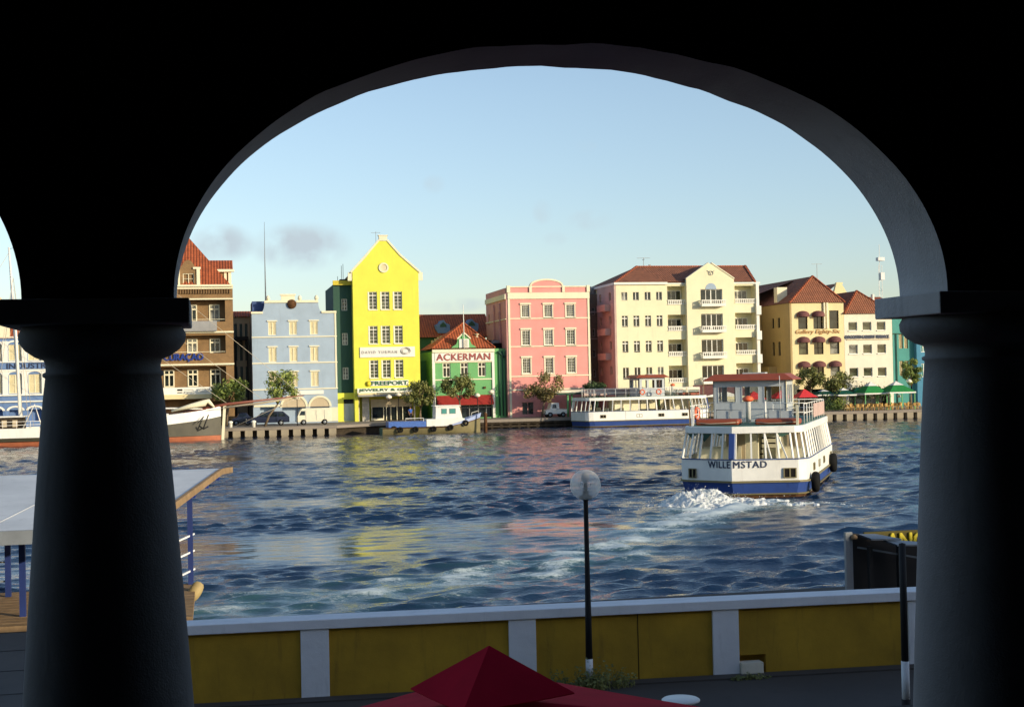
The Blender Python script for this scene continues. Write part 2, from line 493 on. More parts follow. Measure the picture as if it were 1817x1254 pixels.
def holed(mb, p0, ang, w, z0, z1, holes, dmax=.2, grid=True):
    """wall panel with openings; holes = (u0,u1,v0,v1[,depth]); outer edges run back dmax"""
    ca, sa = math.cos(R(ang)), math.sin(R(ang))
    def P(u, d, z): return (p0[0] + u * ca - d * sa, p0[1] + u * sa + d * ca, z)
    us = sorted({0, w, *[h[0] for h in holes], *[h[1] for h in holes]})
    vs = sorted({z0, z1, *[h[2] for h in holes], *[h[3] for h in holes]})
    for i in range(len(us) - 1):
        for j in range(len(vs) - 1):
            a, b, c, d = us[i], us[i + 1], vs[j], vs[j + 1]
            if b - a < 1e-5 or d - c < 1e-5: continue
            mu, mv = (a + b) / 2, (c + d) / 2
            if any(h[0] < mu < h[1] and h[2] < mv < h[3] for h in holes): continue
            mb.add([P(a, 0, c), P(b, 0, c), P(b, 0, d), P(a, 0, d)], [(0, 1, 2, 3)])
    for h in holes:
        a, b, c, d = h[:4]; t = h[4] if len(h) > 4 else dmax
        for q in ([P(a, 0, c), P(a, t, c), P(b, t, c), P(b, 0, c)], [P(a, 0, d), P(b, 0, d), P(b, t, d), P(a, t, d)],
                  [P(a, 0, c), P(a, 0, d), P(a, t, d), P(a, t, c)], [P(b, 0, c), P(b, t, c), P(b, t, d), P(b, 0, d)]):
            mb.add(q, [(0, 1, 2, 3)])
    for q in ([P(0, 0, z0), P(0, 0, z1), P(0, dmax, z1), P(0, dmax, z0)], [P(w, 0, z0), P(w, dmax, z0), P(w, dmax, z1), P(w, 0, z1)],
              [P(0, 0, z1), P(w, 0, z1), P(w, dmax, z1), P(0, dmax, z1)]):
        mb.add(q, [(0, 1, 2, 3)])
    return mb

# ------------------------------------------------------------------ windows
_wc = {}
def win_mesh(w, h, nx, nz, fmat, pmat, fw=.09, t=.05, transom=None, shut=False):
    key = (round(w, 2), round(h, 2), nx, nz, fmat, pmat, fw, t, transom, shut)
    if key in _wc: return _wc[key]
    w2, h2 = w / 2, h / 2
    m = MB()
    m.box(-w2, -w2 + fw, 0, .08, -h2, h2); m.box(w2 - fw, w2, 0, .08, -h2, h2)
    m.box(-w2 + fw, w2 - fw, 0, .08, h2 - fw, h2); m.box(-w2 + fw, w2 - fw, 0, .08, -h2, -h2 + fw)
    iw, ih = w - 2 * fw, h - 2 * fw
    for i in range(1, nx):
        x = -w2 + fw + iw * i / nx; tt = t * (1.5 if nx == 2 or (nx % 2 == 0 and i == nx // 2) else .8)
        m.box(x - tt / 2, x + tt / 2, .01, .07, -h2 + fw, h2 - fw)
    for j in range(1, nz):
        z = -h2 + fw + ih * j / nz
        m.box(-w2 + fw, w2 - fw, .013, .066, z - t * .4, z + t * .4)
    if transom:
        z = -h2 + h * transom; m.box(-w2 + fw, w2 - fw, .004, .076, z - t, z + t)
    p = MB()
    if shut:
        for k in (-1, 1):
            a, b = (-w2 + fw, -t) if k < 0 else (t, w2 - fw)
            n = int(ih / .12)
            for j in range(n):
                z = -h2 + fw + ih * (j + .5) / n
                p.add([(a, .03, z - .05), (b, .03, z - .05), (b, .075, z + .045), (a, .075, z + .045)], [(0, 1, 2, 3)])
        p.box(-w2 + fw, w2 - fw, .078, .085, -h2 + fw, h2 - fw)
        m.box(-t, t, .0, .08, -h2 + fw, h2 - fw)
    else:
        p.box(-w2 + fw, w2 - fw, .045, .06, -h2 + fw, h2 - fw)
    fo = m.build('window', fmat); po = p.build('pane' if not shut else 'shutter', pmat)
    r = (fo.data, po.data, 'pane' if not shut else 'shutter')
    bpy.data.objects.remove(fo); bpy.data.objects.remove(po)
    _wc[key] = r
    return r

def window(parent, x, y, z, w, h, nx=2, nz=3, fmat='cream', pmat='glass', rz=0, name='window', **k):
    a, b, pn = win_mesh(w, h, nx, nz, fmat, pmat, **k)
    o = bpy.data.objects.new(name, a); COL.objects.link(o); o.parent = parent
    rl = parent.location
    o.location = (x - rl.x, y - rl.y, z - rl.z); o.rotation_euler = (0, 0, R(rz))
    p = bpy.data.objects.new(pn, b); COL.objects.link(p); p.parent = o
    return o

RW = random.Random(31)
class Bld:
    """one building: pixel rows/columns of its facade plane -> metres, parts parented to an Empty at its base"""
    def __init__(s, name, label, cat, Y, pxl, pxr, pym, base=1.1, cat2=None):
        s.Y = Y; s.pym = pym; s.pxm = (pxl + pxr) / 2; s.base = base
        s.x0 = s.X(pxl); s.x1 = s.X(pxr)
        s.root = thing(name, label, cat, ((s.x0 + s.x1) / 2, Y, base))
        s.o = tuple(s.root.location)
    def X(s, px, Y=None): return at(px, s.pym, Y=Y or s.Y).x
    def Z(s, py, Y=None, px=None): return at(px or s.pxm, py, Y=Y or s.Y).z
    def part(s, name, mb, mat, parent=None, **k):
        return mb.build(name, mat, parent or s.root, off=s.o, **k)
    def hole(s, px0, px1, py0, py1, d=.2):
        return (s.X(px0) - s.x0, s.X(px1) - s.x0, s.Z(py1), s.Z(py0), d)
    def win(s, px0, px1, py0, py1, d=.2, Y=None, **k):
        x0, x1, z1, z0 = s.X(px0), s.X(px1), s.Z(py0), s.Z(py1)
        if not k.get('shut'):
            r = RW.random()
            if r < .16: k['pmat'] = 'curtain'
            elif r < .30: k['pmat'] = 'glassw'
        return window(s.root, (x0 + x1) / 2, (Y or s.Y) + d - .085, (z0 + z1) / 2, x1 - x0, z1 - z0, **k)
    def band(s, name, py0, py1, mat='cream', out=.1, px0=None, px1=None, back=0.0, **k):
        x0 = s.X(px0) if px0 else s.x0 - .04; x1 = s.X(px1) if px1 else s.x1 + .04
        return s.part(name, MB().box(x0, x1, s.Y - out, s.Y - .002 + back, s.Z(py1), s.Z(py0)), mat, **k)
    def text(s, name, body, px0, px1, py0, py1, mat, out=.05, parent=None, **k):
        return text_part(name, body, s.X(px0), s.X(px1), s.Z(py1), s.Z(py0), s.Y - out, mat, parent or s.root, off=s.o, **k)

# ------------------------------------------------------------------ ground, quays, water
GZ = 1.4        # near street
QZ = 1.1        # far quay
g = MB(); g.box(-900, 900, -1500, 29, -.5, GZ)
struct('street', g, 'asphalt')
s_ = MB()
for i in range(3):
    s_.box(-30, -.9, 23.2 + i * 1.9, 23.24 + i * 1.9, GZ + .004, GZ + .008)
struct('paving_joints', s_, 'black')
QL, QM, QR = 158.6, 163.6, 157.6
xa, xb, xc, xd = at(598, 770, Y=QL).x, at(690, 765, Y=QM).x, at(1395, 745, Y=QM).x, at(1440, 745, Y=QR).x
qpoly = [(-900, QL), (xa, QL), (xb, QM), (xc, QM), (xd, QR), (900, QR), (900, 3000), (-900, 3000)]
g = MB(); g.prism_z([(x, y + .5) for x, y in qpoly[:6]] + qpoly[6:], -.5, QZ - .325)
struct('quay_base', g, 'darkwood')  # dark base colour puts shade into the gaps between blocks
cp = [(x, y - .25) for x, y in qpoly[:6]] + qpoly[6:]
g = MB(); g.prism_z(cp, QZ - .32, QZ)
struct('quay', g, 'quaytop')

# quay blocks with dark gaps between them
blk = None
def quay_block(x, Yf, lab, grp):
    global blk
    if blk is None:
        m = MB(); m.box(-.42, .42, -.22, .49, -1.0, -.325); m.box(-.36, .36, -.16, .49, -1.7, -1.0)
        blk = m.build('quay_block', 'concrete', bevel=.03)
        o = blk
    else:
        o = blk.copy(); COL.objects.link(o)
    o.location = (x, Yf - .004, QZ)
    tag(o, lab, 'quay block', grp)
x = at(398, 770, Y=QL).x
while x < xa - .3:
    quay_block(x, QL, 'weathered concrete block under the quay edge below the parked cars', 'quay blocks below the parked cars'); x += 1.32
x = xd + .9
while x < at(1690, 740, Y=QR).x:
    quay_block(x, QR, 'weathered concrete block under the quay edge below the cafe terrace', 'quay blocks below the cafe terrace'); x += 1.32
# dark timber fendering along the set-back quay
m = MB()
k = 0
x = xb
while x < xc:
    m.box(x, x + .3, QM - .23, QM - .01, -.4, QZ - .33); x += 1.1
m.box(xb, xc, QM - .33, QM - .235, .15, .4); m.box(xb, xc, QM - .33, QM - .235, .55, .72)
tag(m.build('timber_fendering', 'darkwood'), 'dark timber fendering along the set-back quay wall', 'fendering')

# water: one real wave surface, finer where the camera is near
def build_water():
    ys = [29.0 - 3]
    while ys[-1] < 45: ys.append(ys[-1] + .13)
    while ys[-1] < 168:
        ys.append(ys[-1] + max(.13, ys[-1] ** 2 / 46000))
    ys = np.array(ys)
    xs = np.concatenate([np.linspace(-900, -70, 40), np.linspace(-69, -31, 60), np.arange(-30, 92, .21), np.linspace(93, 140, 60), np.linspace(142, 900, 40)])
    X, Y = np.meshgrid(xs, ys)
    rng = np.random.RandomState(4)
    H = np.zeros_like(X); DX = np.zeros_like(X); DY = np.zeros_like(X)
    for lam, amp, cnt in ((8.0, .008, 6), (4.6, .0058, 9), (2.7, .0066, 14), (1.55, .0098, 22), (.92, .0094, 30)):
        for i in range(cnt):
            l = lam * rng.uniform(.75, 1.35); a = amp * rng.uniform(.6, 1.25)
            th = R(97) + rng.normal(0, .5)
            kx, ky = 2 * PI / l * math.cos(th), 2 * PI / l * math.sin(th)
            ph = rng.uniform(0, 2 * PI)
            fade = 1.0 if l > 1.4 else np.clip(1.4 - Y / 130, .25, 1)
            ar = kx * X + ky * Y + ph
            c = np.cos(ar); s = np.sin(ar)
            H += a * fade * c
            DX -= .8 * a * fade * s * math.cos(th); DY -= .8 * a * fade * s * math.sin(th)
    # gusts: rougher and calmer areas
    cal = np.zeros_like(X)
    for i in range(14):
        l = rng.uniform(7, 30); th = R(90) + rng.normal(0, .45)
        cal += np.cos(2 * PI / l * (math.cos(th) * X + math.sin(th) * Y) + rng.uniform(0, 6.28))
    calm = np.clip(.80 + .30 * cal / (cal.std() + 1e-6), .25, 1.4)
    def slick(p, q, wd, k):
        p = at(*p, Z=0); q = at(*q, Z=0); dx, dy = q.x - p.x, q.y - p.y; ll = math.hypot(dx, dy)
        t = np.clip(((X - p.x) * dx + (Y - p.y) * dy) / ll ** 2, 0, 1)
        d = np.hypot(X - p.x - t * dx, Y - p.y - t * dy) + 1.2 * np.sin(X * .5 + Y * .3)
        return 1 - k * np.exp(-(d / wd) ** 2)
    calm = calm * slick((330, 965), (1000, 930), 4.2, .72) * slick((330, 1005), (560, 985), 3.0, .75) * slick((640, 940), (760, 935), 3.0, .3)
    # wake: path from the ferry back across the channel
    path = [at(*p, Z=0) for p in ((1318, 892), (1262, 905), (1180, 940), (1060, 980), (940, 1008), (800, 1030), (640, 1052), (480, 1068), (340, 1085), (150, 1105))]
    best = np.full(X.shape, 1e9); along = np.zeros(X.shape); tot = 0
    for p, q in zip(path[:-1], path[1:]):
        dx, dy = q.x - p.x, q.y - p.y; ll = math.hypot(dx, dy)
        t = np.clip(((X - p.x) * dx + (Y - p.y) * dy) / ll ** 2, 0, 1)
        d = np.hypot(X - p.x - t * dx, Y - p.y - t * dy)
        b = d < best; best = np.where(b, d, best); along = np.where(b, tot + t * ll, along); tot += ll
    width = 1.7 + along * .022
    churn = np.exp(-(best / width) ** 2)
    age = np.exp(-along / 22.0)
    nf = np.zeros_like(X)
    for i in range(40):
        l = rng.uniform(.35, 3.2); th = rng.uniform(0, 2 * PI)
        nf += np.cos(2 * PI / l * (math.cos(th) * X + math.sin(th) * Y) + rng.uniform(0, 6.28)) * (l ** .35)
    nf /= nf.std() + 1e-6
    foam = churn * (.12 + .66 * np.exp(-along / 18.0) + .13 * np.exp(-((along - 27) / 5.0) ** 2)) + nf * .15 * (churn > .05) * churn ** .4
    foam = np.clip(foam - .0, 0, 1) * np.clip(best < 8, 0, 1)
    # stern boil and spreading wave crests on the starboard quarter
    fc = at(1330, 900, Z=0)
    dd = np.hypot((X - fc.x), (Y - fc.y) * 1.0)
    boil = np.exp(-(dd / 2.6) ** 2)
    H = H * calm * (1 - .35 * churn) + .035 * nf * churn * (.5 + age)
    foam = foam + .3 * boil
    H += boil * .16 + boil * nf * .05
    u = (X - fc.x) * .6 + (Y - fc.y) * .8
    vv = (X - fc.x) * .8 - (Y - fc.y) * .6
    env = np.exp(-((dd - 13) / 11.0) ** 2) * (1 / (1 + np.exp(-(vv + 2) / 2.5)))
    H += .10 * env * np.cos(2 * PI * (dd / 3.6) + .7 * np.sin(u * .5))
    XX = X + DX * calm; YY = Y + DY * calm
    co = np.stack([XX, YY, H], -1).reshape(-1, 3)
    ny, nx = X.shape
    idx = np.arange(ny * nx).reshape(ny, nx)
    q = np.stack([idx[:-1, :-1], idx[:-1, 1:], idx[1:, 1:], idx[1:, :-1]], -1).reshape(-1, 4)
    me = bpy.data.meshes.new('water')
    me.vertices.add(len(co)); me.vertices.foreach_set('co', co.ravel())
    me.loops.add(q.size); me.loops.foreach_set('vertex_index', q.ravel())
    me.polygons.add(len(q)); me.polygons.foreach_set('loop_start', np.arange(len(q)) * 4)
    me.polygons.foreach_set('loop_total', np.full(len(q), 4)); me.polygons.foreach_set('use_smooth', np.ones(len(q), bool))
    me.update(calc_edges=True); me.validate()
    for nm, arr in (('ripple', np.clip(calm * (1 - .4 * churn), .12, 1.4)), ('foam', foam), ('churn', np.clip(churn * (.35 + .5 * age) + boil * .5, 0, 1) * np.clip(.75 + .25 * nf, 0, 1.2))):
        a = me.attributes.new(nm, 'FLOAT', 'POINT'); a.data.foreach_set('value', arr.ravel().astype(np.float32))
    m, t, b = _mat('harbour_water')
    v = _coord(t, (1, 1, 1))
    n1 = _noise(t, _coord(t, (.7, 1.25, 1)), 2.4, 6, .62); n2 = _noise(t, v, 1.3, 8, .75)
    fa = t.nodes.new('ShaderNodeAttribute'); fa.attribute_name = 'foam'
    ca = t.nodes.new('ShaderNodeAttribute'); ca.attribute_name = 'churn'
    base = _mixc(t, ca.outputs['Fac'], (.006, .022, .058), (.09, .23, .22))
    n4 = _noise(t, _coord(t, (.8, 1.3, 1)), 4.6, 10, .85)
    th = t.nodes.new('ShaderNodeMath'); th.operation = 'ADD'
    n4m = t.nodes.new('ShaderNodeMath'); n4m.operation = 'MULTIPLY_ADD'; n4m.inputs[1].default_value = 1.7; n4m.inputs[2].default_value = -.35
    t.links.new(n4, n4m.inputs[0])
    t.links.new(fa.outputs['Fac'], th.inputs[0]); t.links.new(n4m.outputs[0], th.inputs[1])
    fr = t.nodes.new('ShaderNodeMapRange'); fr.inputs['From Min'].default_value = .84; fr.inputs['From Max'].default_value = 1.12
    t.links.new(th.outputs[0], fr.inputs['Value'])
    base = _mixc(t, fr.outputs[0], base, (.62, .70, .70))
    t.links.new(base, b.inputs['Base Color'])
    rr = t.nodes.new('ShaderNodeMapRange'); rr.inputs['To Min'].default_value = .03; rr.inputs['To Max'].default_value = .7
    t.links.new(fr.outputs[0], rr.inputs['Value']); t.links.new(rr.outputs[0], b.inputs['Roughness'])
    b.inputs['IOR'].default_value = 1.33
    n6 = _noise(t, _coord(t, (.8, 1.2, 1)), 6.5, 4, .6)
    sm_ = t.nodes.new('ShaderNodeMath'); sm_.operation = 'MULTIPLY_ADD'; sm_.inputs[1].default_value = .5
    t.links.new(n6, sm_.inputs[0]); t.links.new(n1, sm_.inputs[2])
    ra = t.nodes.new('ShaderNodeAttribute'); ra.attribute_name = 'ripple'
    rm = t.nodes.new('ShaderNodeMath'); rm.operation = 'MULTIPLY'; t.links.new(sm_.outputs[0], rm.inputs[0]); t.links.new(ra.outputs['Fac'], rm.inputs[1])
    _bump(t, b, rm.outputs[0], .75, .078)
    me.materials.append(m)
    o = bpy.data.objects.new('water', me); COL.objects.link(o); o['kind'] = 'structure'
    return o
build_water()

# boiling foam thrown up under the ferry's stern
def build_foam():
    c = at(1318, 897, Z=0)
    m = MB(smooth=True); nx, ny = 300, 160; st = .045
    ca, sa = math.cos(R(-12)), math.sin(R(-12))
    for j in range(ny):
        for i in range(nx):
            u = (i - nx / 2) * st; v = (j - ny / 2) * st
            e = 1 - (u / 6.2) ** 2 - ((v + .1) / 3.3) ** 2
            pk = math.exp(-((u + 1.9) / 1.5) ** 2 - ((v - .6) / 1.0) ** 2)
            n = noise.fractal(Vector((u * 1.15, v * 1.5, 3.1)), .9, 2.1, 6)
            n2 = abs(noise.noise(Vector((u * 2.6, v * 3.2, 7.7))))
            n3 = abs(noise.noise(Vector((u * 7, v * 7, 1.7))))
            n5 = abs(noise.noise(Vector((u * 15, v * 15, 4.1))))
            z = -.56 + .50 * max(e, -.8) + .58 * pk + .24 * n + .10 * (1 - n2) + .09 * (1 - n3) * (1 + pk) + .06 * (1 - n5) * (1 + pk)
            z = min(z, .75)
            m.v.append((c.x + u * ca - v * sa, c.y + u * sa + v * ca, z))
    for j in range(ny - 1):
        for i in range(nx - 1):
            a = j * nx + i; m.f.append((a, a + 1, a + nx + 1, a + nx))
    rng = random.Random(9)
    for i in range(1300):
        u, v = rng.gauss(-1.2, 1.7), rng.gauss(.3, .9); sz = rng.uniform(.012, .035)
        hz = .10 + .65 * math.exp(-((u + 1.9) / 1.7) ** 2 - ((v - .6) / 1.1) ** 2) + rng.expovariate(14)
        p = Vector((c.x + u * ca - v * sa, c.y + u * sa + v * ca, hz - .05))
        q = [p + Vector((rng.gauss(0, 1), rng.gauss(0, 1), rng.gauss(0, 1))).normalized() * sz for _ in range(4)]
        m.add(q, [(0, 1, 2), (0, 2, 3), (0, 3, 1), (1, 3, 2)])
    mt, t, b = _mat('churned_foam')
    n = _noise(t, _coord(t), 3.0, 9, .8)
    t.links.new(_ramp(t, n, .32, .50, (.22, .34, .34), (.84, .85, .82)), b.inputs['Base Color'])
    b.inputs['Roughness'].default_value = .6
    _bump(t, b, _noise(t, _coord(t), 9, 6, .75), .8, .06)
    o = m.build('wake_foam', mt)
    tag(o, 'white foam boiling up behind the ferry stern', 'foam', kind='stuff')
build_foam()

# ------------------------------------------------------------------ arcade the camera stands in
YN, YF = 5.5, 5.93
ZS, RISE, HW, PER, CX = 6.525, 1.015, 1.612, 3.777, 1.470
ROOF = 9.1  # raised so the unseen roof shades the street and landing box
arc = thing('arcade_building', 'whitewashed upper gallery with wide arches framing the whole view, black in shade', 'arcade', (CX, YN, GZ))
ao = tuple(arc.location)
def arch_z(u, k, far):                      # u in -1..1 across the opening
    z = ZS + RISE * math.sqrt(max(0, 1 - abs(u) ** 2.12))
    return z + (.010 * noise.noise(Vector((u * 5, k * 3.3, far * 1.4))) * (1 - abs(u) ** 6) + .006 * noise.noise(Vector((u * 13, k, far))) * (1 - abs(u) ** 6))
front = MB(); soff = MB(smooth=True)
K0, K1 = -2, 3
n = 96
for k in range(K0, K1 + 1):
    c = CX + k * PER
    us = [-math.cos(PI * i / n) for i in range(n + 1)]
    xs = [c + HW * u for u in us]
    zn = [arch_z(u, k, 0) for u in us]; zf = [arch_z(u, k, 1) for u in us]
    for i in range(n):
        a, b = xs[i], xs[i + 1]
        front.add([(a, YN, zn[i]), (b, YN, zn[i + 1]), (b, YN, ROOF), (a, YN, ROOF)], [(0, 1, 2, 3)])
        front.add([(a, YF, zf[i]), (b, YF, zf[i + 1]), (b, YF, ROOF), (a, YF, ROOF)], [(3, 2, 1, 0)])
    soff.loft([[(xs[i], YN, zn[i]) for i in range(n + 1)], [(xs[i], YF, zf[i]) for i in range(n + 1)]], False, False, closed=False)
    front.box(c + HW, c + PER - HW, YN, YF, ZS - .004, ROOF)
xl, xr = CX + K0 * PER - HW, CX + K1 * PER + PER - HW
front.box(xl - 14, xl, YN, YF, GZ, ROOF)
front.box(xr, xr + 26, YN, YF, GZ, ROOF)  # unseen wall runs added so the ground ahead lies in shade
def rough_wall(m):
    t = m.node_tree; b = t.nodes['Principled BSDF']; bn = b.inputs['Normal'].links[0].from_node
    n = _noise(t, _coord(t), 7, 6, .7); b2 = t.nodes.new('ShaderNodeBump'); b2.inputs['Strength'].default_value = .5; b2.inputs['Distance'].default_value = .012
    t.links.new(n, b2.inputs['Height']); t.links.new(bn.outputs[0], b2.inputs['Normal']); t.links.new(b2.outputs[0], b.inputs['Normal'])
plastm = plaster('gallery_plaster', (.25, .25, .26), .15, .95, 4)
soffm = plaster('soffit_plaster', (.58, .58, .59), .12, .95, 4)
rough_wall(plastm); rough_wall(soffm); rough_wall(M['mustard']); rough_wall(M['whitewash'])
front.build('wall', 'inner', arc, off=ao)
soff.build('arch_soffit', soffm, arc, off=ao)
# floor, lower storey, back wall, ceiling and hipped roof of the gallery building
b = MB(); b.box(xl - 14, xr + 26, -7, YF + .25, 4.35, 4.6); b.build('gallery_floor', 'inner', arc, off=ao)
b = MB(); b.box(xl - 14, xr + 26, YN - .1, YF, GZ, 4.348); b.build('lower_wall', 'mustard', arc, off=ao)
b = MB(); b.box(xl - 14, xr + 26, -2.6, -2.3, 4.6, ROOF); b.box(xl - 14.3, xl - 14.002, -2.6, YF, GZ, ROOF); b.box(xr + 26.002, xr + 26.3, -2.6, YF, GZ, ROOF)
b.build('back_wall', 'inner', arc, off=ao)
b = MB(); b.prism_x([(-7, ROOF + .003), (YF + .2, ROOF + .003), (YF + .2, ROOF + .1), (-.5, ROOF + 1.7), (-7, ROOF + .1)], xl - 14, xr + 26)
b.build('roof', 'roofdark', arc, off=ao)
# columns: abacus, swelling echinus, tapering shaft
for k in range(K0, K1 + 2):
    cx = CX + k * PER - PER / 2
    sc = 1.0
    if k == 0: cx = -.418
    fl = .125
    if k == 1: cx = 3.345; sc = 1.10; fl = .082
    rt = thing('column', 'stout column', 'column', (cx, 5.7, 4.6)); rt.parent = arc
    rt.location = (cx - ao[0], 5.7 - ao[1], 4.6 - ao[2]); del rt['category']; del rt['label']
    o = (cx, 5.7, 4.6)
    MB().box(cx - .355, cx + (.335 if k == 0 else .355), 5.40, 6.0, ZS - .10, ZS - .006).build('abacus', soffm, rt, off=o, bevel=.006)
    ZE = ZS - .101
    prof = [(.30, ZE - .0), (.315, ZE - .03), (.312, ZE - .06), (.29, ZE - .09), (.255, ZE - .115), (.222, ZE - .128)]
    prof += [(.216, ZE - .15), (.216, ZE - .172), (.228, ZE - .178), (.228, ZE - .19), (.218, ZE - .196)]
    zb = 4.62; zt = ZE - .196
    for i in range(1, 21):
        t = i / 20; z = zt + (zb - zt) * t
        prof.append((.218 + fl * t ** .85, z))
    prof = [(r * sc, z) for r, z in prof]
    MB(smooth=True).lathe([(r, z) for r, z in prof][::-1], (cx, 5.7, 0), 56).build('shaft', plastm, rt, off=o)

# ------------------------------------------------------------------ near sea wall
pa, pb = (1.43, 21.55), (10.71, 21.04)
WA = math.degrees(math.atan2(pb[1] - pa[1], pb[0] - pa[0]))
wl = thing('sea_wall', 'low ochre sea wall with white coping and white pilasters along the street', 'wall', (pa[0], pa[1], GZ), WA)
LW0, LW1 = -3.1, 24.0
gap0 = 6.685
m = MB(); m.box(LW0, gap0 - .03, 0, .3, 0, 1.04); m.box(gap0 + .42, LW1, 0, .3, 0, 1.04); m.box(gap0 - .03, gap0 + .42, 0, .3, .3, 1.04)
m.box(gap0 - .03, gap0 + .42, .16, .3, 0, .3)
m.build('panel', 'mustard', wl)
m = MB(); m.box(LW0 - .03, LW1, -.09, .4, 1.043, 1.19); m.build('coping', 'whitewash', wl, bevel=.012)
for x in (-2.95, -.21, 2.97, 6.23, 9.5, 12.75, 16.0, 19.2, 22.4):
    MB().box(x, x + .425, -.055, -.001, .0, 1.042).build('pilaster', 'whitewash', wl, bevel=.006)
m = MB()
for x in (5.02, 12.0, 17.4): m.box(x, x + .012, -.004, -.001, .0, 1.04)
m.build('expansion_joint', 'dark', wl)
m = MB(); m.box(LW0, LW1, -.35, -.06, -.02, .025); m.build('kerb', 'asphalt', wl)
m = MB(); m.box(0, .36, -.12, .1, .0, .19); m.box(.02, .34, -.125, -.121, .03, .16)
o = m.build('junction_box', 'offwhite', bevel=.01)
v = wl.matrix_world
cx_, sx_ = math.cos(R(WA)), math.sin(R(WA))
def wallp(u, d, z=0): return (pa[0] + u * cx_ - d * sx_, pa[1] + u * sx_ + d * cx_, GZ + z)
o.location = wallp(gap0 - .02, 0, .004); o.rotation_euler = (0, 0, R(WA))
tag(o, 'dirty white box set in a notch at the foot of the ochre sea wall', 'utility box')

# ------------------------------------------------------------------ globe lamp and second post
p = at(1040, 1216, Z=GZ)
p.y -= .22
lamp = thing('street_lamp', 'black globe lamp standing against the ochre sea wall', 'street lamp', (p.x, p.y, GZ))
MB(smooth=True).lathe([(.062, .0), (.062, .16)], n=16).build('base', 'black', lamp)
MB(smooth=True).lathe([(.058, .16), (.055, .46)], n=16).build('white_band', 'whitewash', lamp)
MB(smooth=True).lathe([(.054, .46), (.047, 1.2), (.038, 2.0), (.036, 2.86), (.05, 2.9)], n=16).build('pole', 'black', lamp)
gl = [(.075, 2.9)] + [(.235 * math.sin(a), 3.11 - .235 * math.cos(a)) for a in [.35 + i * (PI - .36) / 22 for i in range(23)]]
globe = MB(smooth=True).lathe(gl, n=40).build('globe', milky('scuffed_milky_globe'), lamp)
MB(smooth=True).lathe([(.10, 2.9), (.10, 2.94), (.05, 2.96), (.045, 3.0), (.03, 3.02), (.03, 3.14)], n=20).build('lamp_holder', 'black', globe)
MB(smooth=True).lathe([(.02, 3.14), (.055, 3.17), (.065, 3.22), (.05, 3.28), (.0, 3.31)], n=16).build('bulb', 'grey', globe)

p = at(1606, 1172, Y=17.2)
post = thing('banded_post', 'black and white banded steel post in front of the right column', 'post', (p.x, p.y, GZ))
zb = p.z - GZ
MB(smooth=True).lathe([(.06, 0), (.06, zb - .5)], n=16).build('base', 'black', post)
MB(smooth=True).lathe([(.052, zb - .5), (.052, zb)], n=16).build('white_band', 'whitewash', post)
MB(smooth=True).lathe([(.047, zb), (.045, at(1606, 964, Y=17.2).z - GZ), (.0, at(1606, 962, Y=17.2).z - GZ)], n=16).build('pole', 'black', post)

# ------------------------------------------------------------------ dark landing structure beyond the wall
lp = at(1503, 1048, Y=27.0)
land = thing('steel_landing_box', 'black steel ramp housing with grey top plates and yellow letters beyond the sea wall', 'ramp housing', (lp.x, 27.0, GZ))
def lx(px, Y): return at(px, 1000, Y=Y).x - lp.x
def lz(py, Y, px=1560): return at(px, py, Y=Y).z - GZ
zt = lz(944, 27, 1506)
m = MB(); m.box(0, .09, 0, .09, 0, zt); m.box(.095, .16, .02, .1, 0, zt); m.build('corner_post', 'grey_metal', land)
xR = lx(1700, 27)
m = MB(); m.prism_y([(.161, 0), (xR, 0), (xR, zt - .42), (lx(1622, 27.2), zt - .30), (lx(1545, 27.2), zt - .12), (.161, zt - .03)], .16, .22); m.build('back_plate', 'black', land)
for px in (1547, 1599):
    x = lx(px, 26.85); MB().box(x - .04, x + .04, -.12, -.02, 0, zt - .30).build('stanchion', 'black', land)
m = MB(); m.bar((lx(1526, 27), .1, zt - .33), (lx(1700, 26.6), -.3, zt - .72), .035); m.build('rail', 'grey_metal', land)
def plate(q, zs):
    m = MB(); m.add([(x, y, z) for (x, y), z in zip(q, zs)], [(0, 1, 2, 3)]); m.add([(x, y, z - .03) for x, y, z in m.v], [(3, 2, 1, 0), ]); m.add([m.v[i] for i in (0, 1, 5, 4)], [(0, 1, 2, 3)]); m.add([m.v[i] for i in (3, 2, 6, 7)], [(3, 2, 1, 0)]); m.build('top_plate', 'grey_metal', land)
def lq(px, py, Y):
    q = at(px, py, Y=Y); return (q.x - lp.x, q.y - 27, q.z - GZ)
def plate3(pts):
    m = MB(); m.add(pts, [(0, 1, 2, 3)]); m.add([(x, y, z - .03) for x, y, z in pts], [(3, 2, 1, 0)]); m.add([m.v[i] for i in (0, 1, 5, 4)], [(3, 2, 1, 0)]); m.add([m.v[i] for i in (3, 2, 6, 7)], [(0, 1, 2, 3)]); m.build('top_plate', 'grey_metal', land)
plate3([lq(1546, 955.5, 26.6), lq(1600, 955.5, 26.6), lq(1553, 946.5, 27.05), lq(1523, 947, 27.05)])
plate3([lq(1592, 966, 26.2), lq(1690, 965, 26.2), lq(1602, 958.5, 26.75), lq(1566, 957, 26.75)])
MB(smooth=True).lathe([(.07, 0), (.07, .05), (.03, .09)], (lx(1516, 27), -.02, zt - .14), 12).build('bollard_cap', 'wood', land)
Yb = 27.5
bx0, bx1 = lx(1535, Yb), lx(1760, Yb)
z0, z1 = lz(975, Yb, 1600), lz(941, Yb, 1600)
fb = MB().box(bx0, bx1, Yb - 27, Yb - 26.94, z0 - .6, z1).build('fascia_board', plain('dark_brown_board', (.10, .085, .03), .8), land)
text_part('lettering', 'ANG', lx(1573, Yb), lx(1641, Yb), z0 + .02, z1 - .04, Yb - 27 - .01, 'letter_yellow', fb, bold=.02)

